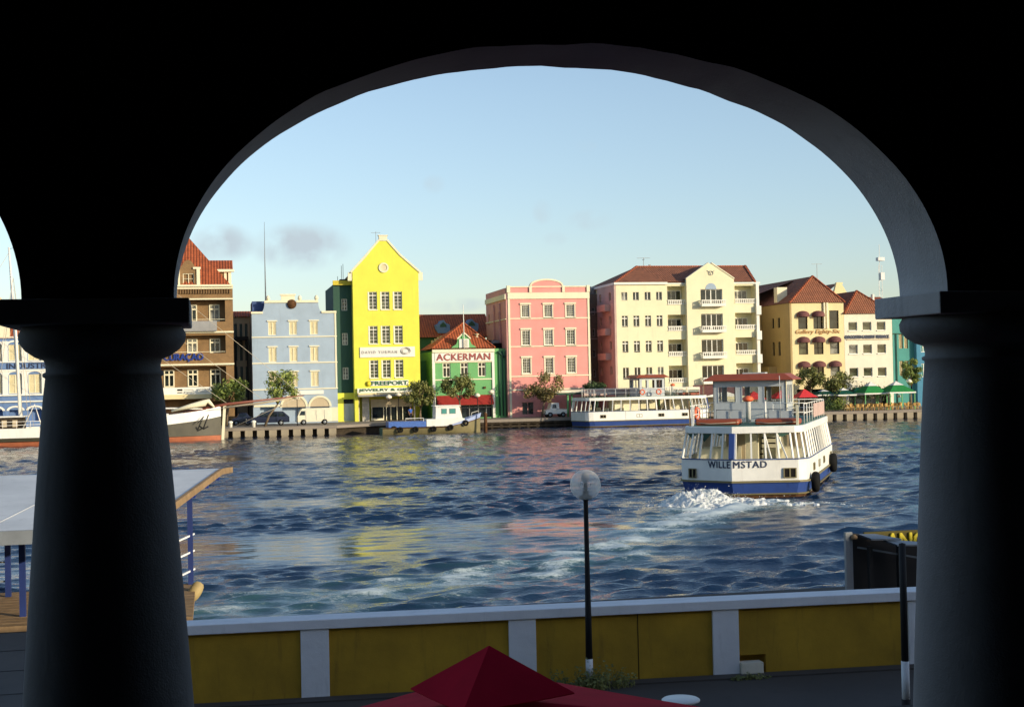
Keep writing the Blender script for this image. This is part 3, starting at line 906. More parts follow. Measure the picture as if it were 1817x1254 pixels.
# ------------------------------------------------------------------ crimson parasol below the gallery
pk = at(868, 1147, Y=8.4)
um = thing('parasol', 'large crimson parasol with a small raised cap, below the arch in the foreground', 'parasol', (pk.x, pk.y, GZ), 0)
um.rotation_euler = (0, R(-1.3), 0); um.location.x += .072
h = pk.z - GZ
def pyramid(mb, r, z0, z1, flare, rot, n=10):
    dirs = [(math.cos(R(rot + 90 * k)), math.sin(R(rot + 90 * k))) for k in range(4)]
    rings = []
    for i in range(n + 1):
        t = i / n
        ring = []
        for k in range(4):
            d0, d1 = dirs[k], dirs[(k + 1) % 4]
            for j in range(6):
                s = j / 6
                x = d0[0] * (1 - s) + d1[0] * s; y = d0[1] * (1 - s) + d1[1] * s
                sag = flare * t * (math.sin(PI * s)) * .5
                ring.append((x * r * max(t, .004), y * r * max(t, .004), z1 + (z0 - z1) * t - sag))
        rings.append(ring)
    mb.loft(rings, cap0=True, cap1=False)
m = MB(); pyramid(m, 2.3, h - .64, h - .315, .03, -11); o = m.build('canopy', 'plum', um)
sm = o.modifiers.new('s', 'SOLIDIFY'); sm.thickness = .01
m = MB(); pyramid(m, .52, h - .27, h, .012, -29); o = m.build('cap', 'plum', um)
sm = o.modifiers.new('s', 'SOLIDIFY'); sm.thickness = .008
MB(smooth=True).lathe([(.03, 0), (.03, h - .03)], n=16).build('pole', 'grey_metal', um)
MB().box(-.35, .35, -.35, .35, 0, .12).build('base', 'concrete', um, bevel=.02)
m = MB()
for a in range(4):
    an = R(-11) + a * PI / 2; m.bar((0, 0, h - .35), (2.2 * math.cos(an), 2.2 * math.sin(an), h - .67), .025)
m.build('ribs', 'grey_metal', um)
p = at(1208, 1239, Z=GZ + .74)
tb = thing('cafe_table', 'small round white plastic table on the dark street behind the crimson parasol', 'table', (p.x, p.y, GZ))
MB(smooth=True).lathe([(.20, .70), (.235, .71), (.24, .73), (.22, .745)], n=32).build('tabletop', 'boatwhite', tb)
for a in range(4):
    an = a * PI / 2 + .5; MB().bar((.14 * math.cos(an), .14 * math.sin(an), .7), (.2 * math.cos(an), .2 * math.sin(an), 0), .04).build('leg', 'boatwhite', tb)

# weeds at the foot of the wall
def weeds(px, py, n, spread, hgt, label):
    p = at(px, py, Z=GZ); m = MB()
    for i in range(n):
        a = random.uniform(0, 2 * PI); r = spread * random.random() ** .7
        x, y = r * math.cos(a), -abs(r * math.sin(a)) * .35
        lean = Vector((random.gauss(0, .35), random.gauss(0, .25), 1)).normalized()
        hh = hgt * random.uniform(.35, 1) * (1 - .5 * r / spread)
        q = Vector((x, y, 0)); e = q + lean * hh
        wv = Vector((.006, .003, 0))
        m.add([q - wv, q + wv, e], [(0, 1, 2)])
        for j in range(5):
            c = q + lean * hh * random.uniform(.3, 1); s = random.uniform(.015, .035)
            d1 = Vector((random.gauss(0, 1), random.gauss(0, 1), random.gauss(0, .7))).normalized() * s; d2 = d1.orthogonal().normalized() * s * .5
            m.add([c, c + d1 + d2, c + d1 * 2, c + d1 - d2], [(0, 1, 2, 3)])
    o = m.build('weed', 'leaf1'); o.location = (p.x, p.y - .25, GZ + .004)
    tag(o, label, 'plant')
weeds(1040, 1214, 190, .75, .55, 'straggly weeds growing round the foot of the black globe lamp')
weeds(1318, 1198, 40, .35, .12, 'small weeds in front of the white box at the wall foot')

# ------------------------------------------------------------------ ferry landing with sheet roof at left
T0 = at(240, 928, Z=3.2)                  # front right roof corner
T0 = Vector((-1.6, 31.4, 0))
sh = thing('landing_shelter', 'floating ferry landing with pale sheet metal roof on blue posts at the left', 'shelter', (T0.x, T0.y, 0), 0)
RB = at(407, 829, Z=3.70)
RL, RD = 15.0, RB.y - T0.y
SK = (RB.x - T0.x) / RD
def skew(m):
    m.v = [(x + SK * y, y, z) for x, y, z in m.v]; return m
zf, zr_, zb = 3.13, 3.74, 3.68
m = MB(); m.prism_x([(0, zf), (RD * .85, zr_), (RD, zb), (RD, zb - .05), (RD * .85, zr_ - .05), (0, zf - .05)], -RL, 0)
skew(m).build('roof', 'silver', sh)
m = MB()
for i in (3, 8, 13): m.prism_x([(0, zf + .001), (RD * .85, zr_ + .001), (RD, zb + .001), (RD, zb + .012), (RD * .85, zr_ + .012), (0, zf + .012)], -i * 1.0 - .34, -i * 1.0 - .30)
skew(m).build('roof_seams', 'silver', sh)
m = MB(); m.box(-RL, .05, -.09, -.002, zf - .27, zf + .03); m.build('gutter', 'grey_metal', sh)
m = MB(); m.prism_x([(-.09, zf - .15), (RD * .85, zr_ - .13), (RD, zb - .13), (RD, zb + .03), (RD * .85, zr_ + .03), (-.09, zf + .03)], .003, .1)
skew(m).build('fascia_board', 'wood', sh)
for y in (2.6, 5.9, 7.6, 9.2):
    zz = (zf + (zr_ - zf) * y / (RD * .85)) if y < RD * .85 else zr_ + (zb - zr_) * (y - RD * .85) / (RD * .15)
    skew(MB().prism_y([(-.9, zz - .09), (-.1, zz - .30), (-.02, zz - .30), (-.02, zz - .055), (-.9, zz - .055)], y, y + .08)).build('bracket', 'letter_blue', sh)
bluem = plain('blue_post_paint', (.012, .03, .15), .5)
def shl(px, py):
    q = at(px, py, Z=.75) - T0; c, d = math.cos(sh.rotation_euler.z), math.sin(sh.rotation_euler.z)
    return (q.x * c + q.y * d, -q.x * d + q.y * c)
pr_, pf_, pm_ = shl(339, 1036), shl(41, 1093), shl(15, 1058)
for (x, y) in (pr_, pf_, pm_, (-11, 1.9), (-11, 5.2)):
    zz = (zf + (zr_ - zf) * y / (RD * .85)) if y < RD * .85 else zr_ + (zb - zr_) * (y - RD * .85) / (RD * .15)
    MB().box(x - .07, x + .07, y - .07, y + .07, .75, zz - .06).build('post', bluem, sh)
for z in (1.15, 1.65, 2.1):
    MB().bar((-11, pm_[1], z), (pm_[0], pm_[1], z), .04).build('handrail', 'grey_metal', sh)
    MB().bar((pr_[0] - .3, pr_[1] - .4, z - .12), (pr_[0] + .1, pr_[1] + .1, z), .045).build('handrail', 'whitewash', sh)
m = MB()
for i in range(13):
    m.box(-12, pr_[0] + .12, pr_[1] - 5.4 + i * .43, pr_[1] - 5.0 + i * .43, .62, .75)
m.build('deck', 'wood', sh)
m = MB(); m.box(-12, pr_[0] - .05, pr_[1] - 5.3, pr_[1] + .3, -.3, .61); m.build('pontoon', 'concrete', sh)
fm = MB(smooth=True); rr = []
for i in range(9):
    a = PI * i / 8; r = .17 * math.sin(a) ** .6 + .004; rr.append((r, -.28 * math.cos(a)))
fm.lathe(rr, n=20, axis='Z')
p = at(346, 1049, Y=38.0)
o = fm.build('fender_buoy', plaster('buoy_yellow', (.45, .34, .15), .3, .7, 6)); o.location = p; o.rotation_euler = (0, R(32), 0)
tag(o, 'rounded ochre fender buoy hanging at the landing edge beside the left column', 'buoy')

# ------------------------------------------------------------------ buildings across the water
FY = 170.0
def body(B, holes, zt, mat, depth=12.0, dmax=.25, side=True, zb=None, name='wall'):
    m = MB(); zb = zb or B.base
    holed(m, (B.x0, B.Y), 0, B.x1 - B.x0, zb, zt, holes, dmax)
    m.box(B.x0, B.x1, B.Y + dmax + .001, B.Y + depth, zb, zt - .002)
    return B.part(name, m, mat)

# --- blue arcaded building far left
B = Bld('blue_arcade_building', 'blue building with white round-headed windows and painted letters at the far left', 'building', FY, -190, 150, 650)
wins = []
cols = [26.6 + 34.7 * k for k in range(-6, 4)]
for c in cols:
    for (a, b_) in ((612, 641), (665, 699)): wins.append((c - 11.5, c + 11.5, a, b_))
hl = [B.hole(*w_) for w_ in wins]
ar = [B.hole(c - 12, c + 12, 728, 749, .9) for c in cols]
body(B, hl + ar, B.Z(600, px=30), 'royal', dmax=.9)
for w_ in wins:
    B.win(*w_, nx=2, nz=2, fmat='cream', pmat='shutter', shut=True)
for c in cols:
    for (a, b_) in ((612, 641), (665, 699), (728, 749)):
        x = B.X(c); z = B.Z(a, px=30); r = B.X(c + 11.5) - x
        m = MB()
        for i in range(12):
            t0, t1 = PI * i / 12, PI * (i + 1) / 12
            ro, ri = r + .28, r
            m.add([(x + ro * math.cos(t0), FY - .12, z + ro * .55 * math.sin(t0)), (x + ri * math.cos(t0), FY - .12, z + ri * .5 * math.sin(t0)),
                   (x + ri * math.cos(t1), FY - .12, z + ri * .5 * math.sin(t1)), (x + ro * math.cos(t1), FY - .12, z + ro * .55 * math.sin(t1)),
                   (x + ro * math.cos(t0), FY - .001, z + ro * .55 * math.sin(t0)), (x + ro * math.cos(t1), FY - .001, z + ro * .55 * math.sin(t1))],
                  [(0, 1, 2, 3), (0, 3, 5, 4)])
        B.part('arch_moulding', m, 'white')
    for (a, b_) in ((605, 641), (658, 699)):
        xm = B.X(c + 17.3)
        B.part('pilaster', MB().box(xm - .3, xm + .3, FY - .16, FY - .002, B.Z(b_, px=30), B.Z(a, px=30)), 'white')
sg = B.band('sign_band', 642.5, 655.5, 'royal', .1)
B.pxm = 30
for (a, b_) in ((597, 600), (641, 643), (655.5, 658.5), (699, 702), (711, 713.5)):
    B.part('string_course', MB().box(B.x0, B.x1, FY - .22, FY - .1005, B.Z(b_), B.Z(a)), 'white')
B.text('lettering', '&  INDUSTRY', -9, 93, 644.5, 653.8, 'letter_navy', out=.12, bold=.02)
m = MB(); zt = B.Z(599); m.prism_x([(FY - .3, zt), (FY + 12, zt), (FY + 6, zt + 3.6)], B.x0 - .3, B.x1 + .3); B.part('roof', m, 'roof')
m = MB(); xg = B.X(2); m.prism_y([(xg - 1.8, zt + .003), (xg + 1.0, zt + .003), (xg + .9, zt + 2.9), (xg + .35, zt + 3.5), (xg + .1, zt + 4.6), (xg - .4, zt + 5.0), (xg - .9, zt + 4.6), (xg - 1.15, zt + 3.5), (xg - 1.7, zt + 2.9)], FY - .25, FY + .5)
B.part('gable', m, 'cream')

# --- brown brick hotel building
B = Bld('brick_building', 'brown brick building with deep loggias, red tiled roof and blue letters beside the left column', 'building', FY, 168, 415, 640)
B.pxm = 350
ZT = B.Z(511)
lv = [(531.5, 588, 571), (595, 645, 627), (648, 698, 686.5)]
hl = [B.hole(185, 401, 531.5, 571, 1.6), B.hole(185, 401, 595, 627, 1.6), B.hole(185, 401, 650, 686.5, 1.6), B.hole(185, 270, 709, 744, 1.6), B.hole(290, 350, 709, 744, 1.6), B.hole(358, 404, 712, 744, 1.6)]
body(B, hl, ZT, 'brick', dmax=1.6, depth=14)
for (a, b_) in ((539, 570), (600, 626), (655, 686)):
    for c in (219, 259, 299, 341.5, 382):
        B.win(c - 9.5, c + 9.5, a, b_, d=0, Y=FY + 1.585, nx=2, nz=1, transom=.72, name='balcony_door', fw=.14, t=.09, fmat='cream')
for (a, b_) in ((509, 513), (529.5, 532), (588, 591), (645, 648)):
    B.band('string_course', a, b_, 'cream', .28)
B.band('cornice', 505.5, 509, 'cream', .55)
m = MB()
x = B.X(185)
while x < B.X(412):
    m.box(x, x + .14, FY - .25, FY - .003, B.Z(521), B.Z(514)); x += .3
B.part('corbel_table', m, 'brick')
m = MB(); m.box(B.X(300), B.X(386), FY - .75, FY - .70, B.Z(586.5), B.Z(570)); m.box(B.X(300), B.X(386), FY - .75, FY - .01, B.Z(588), B.Z(586.7)); m.box(B.X(386) - .05, B.X(386), FY - .70, FY - .01, B.Z(586.5), B.Z(570))
B.part('balcony', m, 'grey')
rl = MB(); rl.box(B.X(185), B.X(401), FY + .1, FY + .15, B.Z(624.5), B.Z(623.8)); rl.box(B.X(185), B.X(401), FY + .1, FY + .15, B.Z(567), B.Z(566.3))
B.part('handrail', rl, 'cream')
B.text('lettering', 'R·CURAÇAO', 279, 361, 627, 641.5, 'letter_blue', out=.16, bold=.03)
sb = B.band('sign_board', 686.5, 699, 'white', .5, px0=190, px1=407)
m = MB(); m.box(B.X(314), B.X(323), FY - .54, FY - .502, B.Z(692.5), B.Z(689.5)); m.box(B.X(314), B.X(323), FY - .54, FY - .502, B.Z(696.5), B.Z(695)); B.part('emblem', m, 'black', sb)
for (a, b_, q) in ((326, 343, 690.3), (348, 372, 690), (326, 343, 694.3), (350, 370, 694.3)):
    B.part('text_line', MB().box(B.X(a), B.X(b_), FY - .53, FY - .502, B.Z(q + 1.1), B.Z(q)), 'letter_grey', sb)
B.band('awning', 699, 707, 'peach', 1.1, px0=190, px1=375)
# steep hipped roof
xL, xR = B.X(180), B.X(413)
zr = B.Z(416, Y=FY + 7)
xa_, xb_ = B.X(255), at(330, 420, Y=FY + 7).x
m = MB(); e = .35
vs = [(xL, FY - e, ZT + .2), (xR, FY - e, ZT + .2), (xR, FY + 14, ZT + .2), (xL, FY + 14, ZT + .2), (xa_, FY + 7, zr), (xb_, FY + 7, zr)]
m.add(vs, [(0, 1, 5, 4), (1, 2, 5), (2, 3, 4, 5), (3, 0, 4), (0, 3, 2, 1)]); B.part('roof', m, 'roof')
# front dormer
dx0, dx1 = B.X(320), B.X(353)
m = MB(); holed(m, (dx0, FY - .05), 0, dx1 - dx0, ZT + .21, B.Z(477), [(B.X(327) - dx0, B.X(347) - dx0, B.Z(504), B.Z(485), .2)], .3)
m.box(dx0, dx1, FY + .251, FY + 3.4, ZT + .21, B.Z(477)); xm = (dx0 + dx1) / 2
m.prism_y([(dx0, B.Z(477) + .002), (dx1, B.Z(477) + .002), (dx1 - .3, B.Z(472)), (xm + .35, B.Z(463)), (xm, B.Z(461)), (xm - .35, B.Z(463)), (dx0 + .3, B.Z(472))], FY - .05, FY + .25)
dm = B.part('dormer', m, 'brick')
x0_, x1_ = B.X(327), B.X(347)
a_, b2, pn = win_mesh(x1_ - x0_, B.Z(485) - B.Z(504), 2, 2, 'cream', 'glass')
o = bpy.data.objects.new('window', a_); COL.objects.link(o); o.parent = dm; o.location = ((x0_ + x1_) / 2 - B.o[0], .06, (B.Z(485) + B.Z(504)) / 2 - B.o[2])
m = MB(); m.box(dx1 - .1, dx1 + .3, FY - .2, FY - .052, ZT + .21, B.Z(475.5)); m.box(dx1 - .5, dx1 + .4, FY - .25, FY - .2005, B.Z(477.5), B.Z(474)); B.part('dormer_trim', m, 'cream', dm); B.part('dormer_trim', MB().box(dx0 - .1, dx0 + .12, FY - .2, FY - .052, ZT + .21, B.Z(477)), 'cream', dm)
# side dormer on the right slope
Yd = FY + 5
q0, q1 = at(380, 500, Y=Yd).x, at(409, 500, Y=Yd).x
zt_, zb_, zp = at(395, 481, Y=Yd).z, ZT + .21, at(395, 462, Y=Yd + 2).z
m = MB(); m.box(q0 - 2, q1, Yd, Yd + 4, zb_, zt_); d2 = B.part('dormer', m, 'brick')
m = MB(); m.prism_x([(Yd - .4, zt_ + .2), (Yd + 4.4, zt_ + .2), (Yd + 2, zp)], q0 - 3, q1 + .3); B.part('dormer_roof', m, 'roof', d2)
m = MB(); m.box(q0 - 2, q1 + .45, Yd - .5, Yd - .002, zt_ - .12, zt_ + .19); m.box(q1 - .25, q1 + .1, Yd - .2, Yd - .003, zb_, zt_ - .13); m.box(q1 - .75, q1 - .45, Yd - .1, Yd - .003, zb_, zt_ - .13); B.part('dormer_trim', m, 'cream', d2)

# --- shuttered beige house in the gap
B = Bld('beige_house', 'beige louvred house set back between the brick building and the pale blue one', 'building', FY + 7, 404, 452, 640)
hl = [B.hole(c - 2.6, c + 2.6, a, b_, .3) for c in (419, 428.5, 438, 447) for (a, b_) in ((574, 640), (650, 706))]
body(B, hl, B.Z(562), 'beige', dmax=.3)
for c in (419, 428.5, 438, 447):
    for (a, b_) in ((574, 640), (650, 706)): B.win(c - 2.6, c + 2.6, a, b_, nx=1, nz=2, fmat='grey', pmat='dkgreen', shut=True, d=.25, fw=.05, t=.02)
m = MB(); m.prism_x([(B.Y - .5, B.Z(562)), (B.Y + 9, B.Z(562)), (B.Y + 4.5, B.Z(549))], B.x0, B.x1 + .5); B.part('roof', m, 'roof')
m = MB(); m.box(B.X(417), B.X(441), B.Y - 2.2, B.Y - .01, B.Z(604), B.Z(598)); m.box(B.X(417), B.X(419), B.Y - 2.2, B.Y - .01, 1.1, B.Z(604)); m.box(B.X(438), B.X(440), B.Y - 2.2, B.Y - .01, 1.1, B.Z(604)); B.part('alley_shade_frame', m, 'black')  # black frame added for the alley's shade, no porch stands here

# --- pale blue house with scrolled parapet
B = Bld('pale_blue_house', 'pale blue house with scrolled parapet, cream shutters and arched ground floor', 'building', FY, 448, 598, 640)
rows = ((570.5, 594), (616, 641.5), (660, 686)); cl = (484, 521, 558)
hl = [B.hole(c - 7, c + 7, a, b_, .15) for c in cl for (a, b_) in rows]
for (a, b_) in ((549, 583), (499, 541)): hl.append(B.hole(a, b_, 722, 748, 1.2))
hl.append(B.hole(460, 485, 718, 748, 1.2))
zt = B.Z(556)
body(B, hl, zt, 'ltblue', dmax=1.2)
for c in cl:
    for (a, b_) in rows: B.win(c - 7, c + 7, a, b_, d=.13, shut=True, nx=2, nz=1, fmat='cream', pmat='shutter')
    for (a, b_) in rows: B.part('window_hood', MB().box(B.X(c - 9), B.X(c + 9), FY - .14, FY - .002, B.Z(a - .5), B.Z(a - 2.6)), 'cream')
xs_ = [B.X(p) for p in (471, 566.5)]
ztop = B.Z(537)
cv = []
for i in range(7):
    a = PI / 2 * i / 6
    cv.append((a, 1 - math.cos(a), math.sin(a)))
wL = B.X(471) - B.X(461); hL = ztop - zt
polyR = [(xs_[1] + wL * (1 - math.cos(PI / 2 * i / 6) if False else 1 - math.cos(PI / 2 * (6 - i) / 6)), zt + hL * (1 - math.sin(PI / 2 * (6 - i) / 6))) for i in range(7)]
polyR = [(xs_[1] + wL * (1 - math.sin(PI / 2 * i / 6)), zt + hL * (1 - math.cos(PI / 2 * i / 6))) for i in range(7)]
polyL = [(xs_[0] - (x - xs_[1]), z) for x, z in polyR][::-1]
m = MB(); m.prism_y([(x, z + .002) for x, z in polyR] + [(x, z + .002) for x, z in polyL], FY, FY + .4); B.part('parapet', m, 'ltblue')
m = MB()
m.box(xs_[0], B.X(512), FY - .15, FY + .45, ztop + .003, ztop + .28); m.box(B.X(527.5), xs_[1], FY - .15, FY + .45, ztop + .003, ztop + .28)
m.box(B.X(447), B.X(468), FY - .15, FY + .45, zt + .004, zt + .25); m.box(B.X(572), B.X(598.4), FY - .15, FY + .45, zt + .004, zt + .25)
for p in (477.5, 534, 563.5): m.lathe([(.12, ztop + .28), (.26, ztop + .5), (.2, ztop + .75), (.05, ztop + .9)], (B.X(p), FY + .15, 0), 12)
B.part('coping', m, 'cream')
m = MB(); m.box(B.X(501), B.X(525), FY + .05, FY + .4, ztop + .004, B.Z(523.5)); m.box(B.X(499), B.X(527), FY - .05, FY + .45, B.Z(524), B.Z(521.5)); B.part('crest', m, 'cream')
m = MB(smooth=True); c = (B.X(519.5), 0, B.Z(539.5)); m.lathe([(.52, FY - .22), (.56, FY - .1), (.52, FY - .02)], (c[0], 0, c[2]), 24, 'Y'); B.part('medallion', m, 'rust')
m = MB(); m.box(B.X(449.5), B.X(475), FY + 1.2, FY + 8, zt - .01, B.Z(533)); B.part('rooftop_block', m, 'navyblue')
for (a, b_) in ((596.5, 598.3), (642.5, 644.5), (689, 691)): B.band('string_course', a, b_, 'cream', .1)
B.band('corner_strip', 556, 690, 'cream', .06, px0=594.8, px1=597.6)
m = MB()
for (a, b_) in ((549, 583), (499, 541)):
    x0_, x1_ = B.X(a), B.X(b_); xc_ = (x0_ + x1_) / 2; r = (x1_ - x0_) / 2; zc = B.Z(722)
    for i in range(14):
        t0, t1 = PI * i / 14, PI * (i + 1) / 14
        P_ = lambda rr_, t, y: (xc_ + rr_ * math.cos(t), y, zc + rr_ * math.sin(t) * .95)
        m.add([P_(r + .25, t0, FY - .1), P_(r, t0, FY - .1), P_(r, t1, FY - .1), P_(r + .25, t1, FY - .1)], [(0, 1, 2, 3)])
        m.add([P_(r + .25, t0, FY - .1), P_(r + .25, t1, FY - .1), P_(r + .25, t1, FY - .002), P_(r + .25, t0, FY - .002)], [(0, 1, 2, 3)])
B.part('arch_moulding', m, 'cream')
m = MB()
for (a, b_) in ((549, 583), (499, 541)):
    x0_, x1_ = B.X(a), B.X(b_); xc_ = (x0_ + x1_) / 2; r = (x1_ - x0_) / 2; zc = B.Z(722)
    m.prism_y([(xc_ + r * math.cos(PI * i / 14), zc + r * .95 * math.sin(PI * i / 14)) for i in range(15)], FY - .03, FY - .004)
B.part('arch_tympanum', m, 'beige')
B.band('plinth', 717, 720.5, 'cream', .1, px0=449, px1=498)
B.band('plinth', 724, 748.5, 'cream', .08, px0=583.5, px1=597.5)
B.band('plinth', 724, 748.5, 'cream', .08, px0=541.5, px1=548.5)
B.band('sign_board', 693, 700, 'white', .14, px0=520, px1=573)
m = MB(smooth=True); p = at(471.5, 533, Y=FY + 3)
m.tube([(p.x, p.y, p.z - .5), (p.x - .02, p.y, at(471.5, 460, Y=FY + 3).z), (p.x, p.y, at(471, 394, Y=FY + 3).z)], [.09, .05, .02], 8)
tag(m.build('radio_mast', 'grey_metal'), 'tall thin whip aerial standing on the pale blue house', 'aerial')

# --- narrow dark green building
B = Bld('dark_green_building', 'narrow dark green building with yellow cornice and ground floor beside the yellow gable', 'building', FY + 1.5, 593, 634, 620)
hl = [B.hole(607.5, 617.5, a, b_, .15) for (a, b_) in ((530.5, 551), (591, 612), (652, 673))]
zt = B.Z(505, px=612)
body(B, hl, zt, 'dkgreen', zb=B.Z(697, px=615), dmax=.2)
for (a, b_) in ((530.5, 551), (591, 612), (652, 673)): B.win(607.5, 617.5, a, b_, d=.14, nx=2, nz=3, fmat='offwhite', pmat='glass', fw=.07)
B.band('cornice', 498, 506, 'yellow2', .35)
m = MB(); holed(m, (B.x0, B.Y - .3), 0, B.x1 - B.x0, 1.1, B.Z(697), [(B.X(607.5) - B.x0, B.X(626.5) - B.x0, 1.15, B.Z(708), .25)], .3); m.box(B.x0, B.x1, B.Y + .001, B.Y + 11, 1.1, B.Z(697) - .003)
B.part('ground_floor', m, 'yellow')
dr = B.part('door', MB().box(B.X(607.5) + .02, B.X(626.5) - .02, B.Y - .12, B.Y - .06, 1.15, B.Z(716)).box(B.X(616.7), B.X(617.3), B.Y - .16, B.Y - .121, 1.2, B.Z(717)), 'boatgrey')
B.part('transom', MB().box(B.X(607.5) + .02, B.X(626.5) - .02, B.Y - .1, B.Y - .06, B.Z(715.6), B.Z(708.2)), 'glass')
m = MB()
for (px, h_) in ((611, 469), (614, 466), (604, 488)):
    m.bar((B.X(px), B.Y + 2, zt), (B.X(px), B.Y + 2, B.Z(h_)), .05)
m.box(B.X(608), B.X(609.4) + 1.2, B.Y + 2, B.Y + 3, zt, zt + .8)
B.part('roof_vents', m, 'black')

# --- tall yellow gabled house
B = Bld('yellow_gable_house', 'tall bright yellow house with a pointed gable and round attic window', 'building', FY, 627.5, 744.5, 600)
cl = (663, 685, 707.5); rows = ((517.5, 549), (578, 609.5), (638.5, 670))
hl = [B.hole(c - 7.3, c + 7.3, a, b_, .22) for c in cl for (a, b_) in rows]
hl.append(B.hole(634, 743, 704, 747.5, 1.3))
ze = B.Z(486)
body(B, hl, ze, 'yellow', dmax=1.3, depth=13)
for c in cl:
    for (a, b_) in rows:
        B.win(c - 7.3, c + 7.3, a, b_, d=.2, nx=2, nz=5, fmat='white', pmat='glassw', fw=.07, t=.045, transom=.8)
        B.part('window_sill', MB().box(B.X(c - 8.2), B.X(c + 8.2), FY - .1, FY - .002, B.Z(b_ + 1.6), B.Z(b_ + .1)), 'cream')
        B.part('window_reveal', MB().box(B.X(c - 9), B.X(c - 7.4), FY - .03, FY - .002, B.Z(b_), B.Z(a)), 'white')
xm = B.X(683); zp = B.Z(426, px=683)
gl_ = [(B.x0, ze + .002), (B.x1, ze + .002), (B.x1, ze + .25), (xm + 2.0, ze + (zp - ze) * .50 + .12), (xm + .45, zp - .1), (xm - .45, zp - .1), (xm - 2.0, ze + (zp - ze) * .50 + .12), (B.x0, ze + .25)]
B.part('gable', MB().prism_y(gl_, FY, FY + .45), 'yellow')
m = MB()
for sgn in (-1, 1):
    xe = B.x1 if sgn > 0 else B.x0
    pts = [(xe + .25 * sgn, ze - .8), (xe + .22 * sgn, ze + .2), (xm + sgn * 2.05, ze + (zp - ze) * .50 + .27), (xm + .5 * sgn, zp)]
    for i, (p, q) in enumerate(zip(pts[:-1], pts[1:])):
        m.bar((p[0], FY + .2 + .003 * i, p[1]), (q[0], FY + .2 + .003 * i, q[1]), .62, .22)
m.box(xm - .5, xm + .5, FY - .1, FY + .5, zp - .1, B.Z(418.5, px=683)); m.box(xm - .6, xm + .6, FY - .15, FY + .55, B.Z(418.5, px=683) + .001, B.Z(417, px=683))
B.part('gable_coping', m, 'cream')
m = MB(); zr = zp - .3
m.add([(B.x0 - .1, FY + .46, ze), (B.x1 + .1, FY + .46, ze), (B.x1 + .1, FY + 13, ze), (B.x0 - .1, FY + 13, ze), (xm, FY + .46, zr), (xm, FY + 13, zr)], [(1, 2, 5, 4), (0, 4, 5, 3), (2, 3, 5), (0, 1, 4)]); B.part('roof', m, 'roofdark')
zc = B.Z(475, px=683)
m = MB(smooth=False); m.lathe([(.62, FY - .02), (.60, FY - .14), (.42, FY - .14), (.40, FY - .03)], (xm, 0, zc), 28, 'Y')
rw = B.part('round_window', m, 'cream'); B.part('pane', MB().lathe([(.40, FY - .06), (.40, FY - .031)], (xm, 0, zc), 24, 'Y'), 'shutter', rw)
sb = B.band('sign_board', 615.5, 633.5, 'whitecanvas', .12, px0=638, px1=735.5)
B.text('lettering', 'DAVID YURMAN', 641.5, 704, 622, 627, 'letter_grey', out=.14, parent=sb, bold=0, spacing=1.5)
m = MB(smooth=True); xe, zz = B.X(719), B.Z(622.8)
for r0, a0, n0 in ((1.0, 0, 1), (.72, .7, 1)):
    pts = [(xe + .58 * r0 * math.cos(t) , FY - .15, zz + .40 * r0 * math.sin(t + a0 * .2)) for t in [2 * PI * i / 26 for i in range(27)]]
    m.tube(pts, [.05 + .03 * math.sin(i * .5) for i in range(27)], 5)
B.part('emblem', m, 'letter_grey', sb)
B.band('sign_board', 674.6, 684.2, 'white', .1, px0=656, px1=723)
B.text('lettering', 'FREEPORT', 657.5, 721.5, 676, 682.8, 'letter_green', out=.12, bold=.05)
B.part('emblem', MB(smooth=True).lathe([(.32, FY - .14), (.30, FY - .101)], (B.X(652), 0, B.Z(680)), 20, 'Y'), 'letter_yellow')
B.band('sign_board', 688, 696, 'white', .3, px0=632, px1=742)
B.text('lettering', 'JEWELRY & GIFTS', 634.5, 734, 689, 694.6, 'letter_green', out=.32, bold=.05)
B.band('canopy', 696, 699.5, 'peach', 1.4, px0=632, px1=744)
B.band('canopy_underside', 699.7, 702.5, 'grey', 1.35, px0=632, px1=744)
m = MB()
for (a, b_) in ((634, 636), (641, 653.5), (733, 735)): m.box(B.X(a), B.X(b_), FY + .3, FY + .8, 1.1, B.Z(704) - .002)
B.part('pier', m, 'stone')
m = MB(); m.box(B.X(657), B.X(731), FY + .9, FY + .98, B.Z(722), B.Z(708)); B.part('roller_shutter', m, 'beige')
m = MB()
for p in (658, 679, 684, 692, 703, 713, 726): m.box(B.X(p), B.X(p) + .09, FY + .85, FY + .95, 1.15, B.Z(722))
m.box(B.X(657), B.X(679), FY + .84, FY + .96, 1.15, B.Z(742)); B.part('shop_window', m, 'cream')
B.part('pane', MB().box(B.X(657), B.X(731), FY + 1.0, FY + 1.03, 1.15, B.Z(722)), 'glass')
p = at(667, 432, Y=FY + 9); m = MB(); m.bar((p.x, p.y, p.z - .6), (p.x, p.y, at(667, 411, Y=FY + 9).z), .05)
z_ = at(667, 413, Y=FY + 9).z
m.bar((p.x - .6, p.y, z_), (p.x + .6, p.y, z_ + .004), .04)
tag(m.build('television_aerial', 'grey_metal'), 'small T-shaped aerial behind the yellow gable', 'aerial')

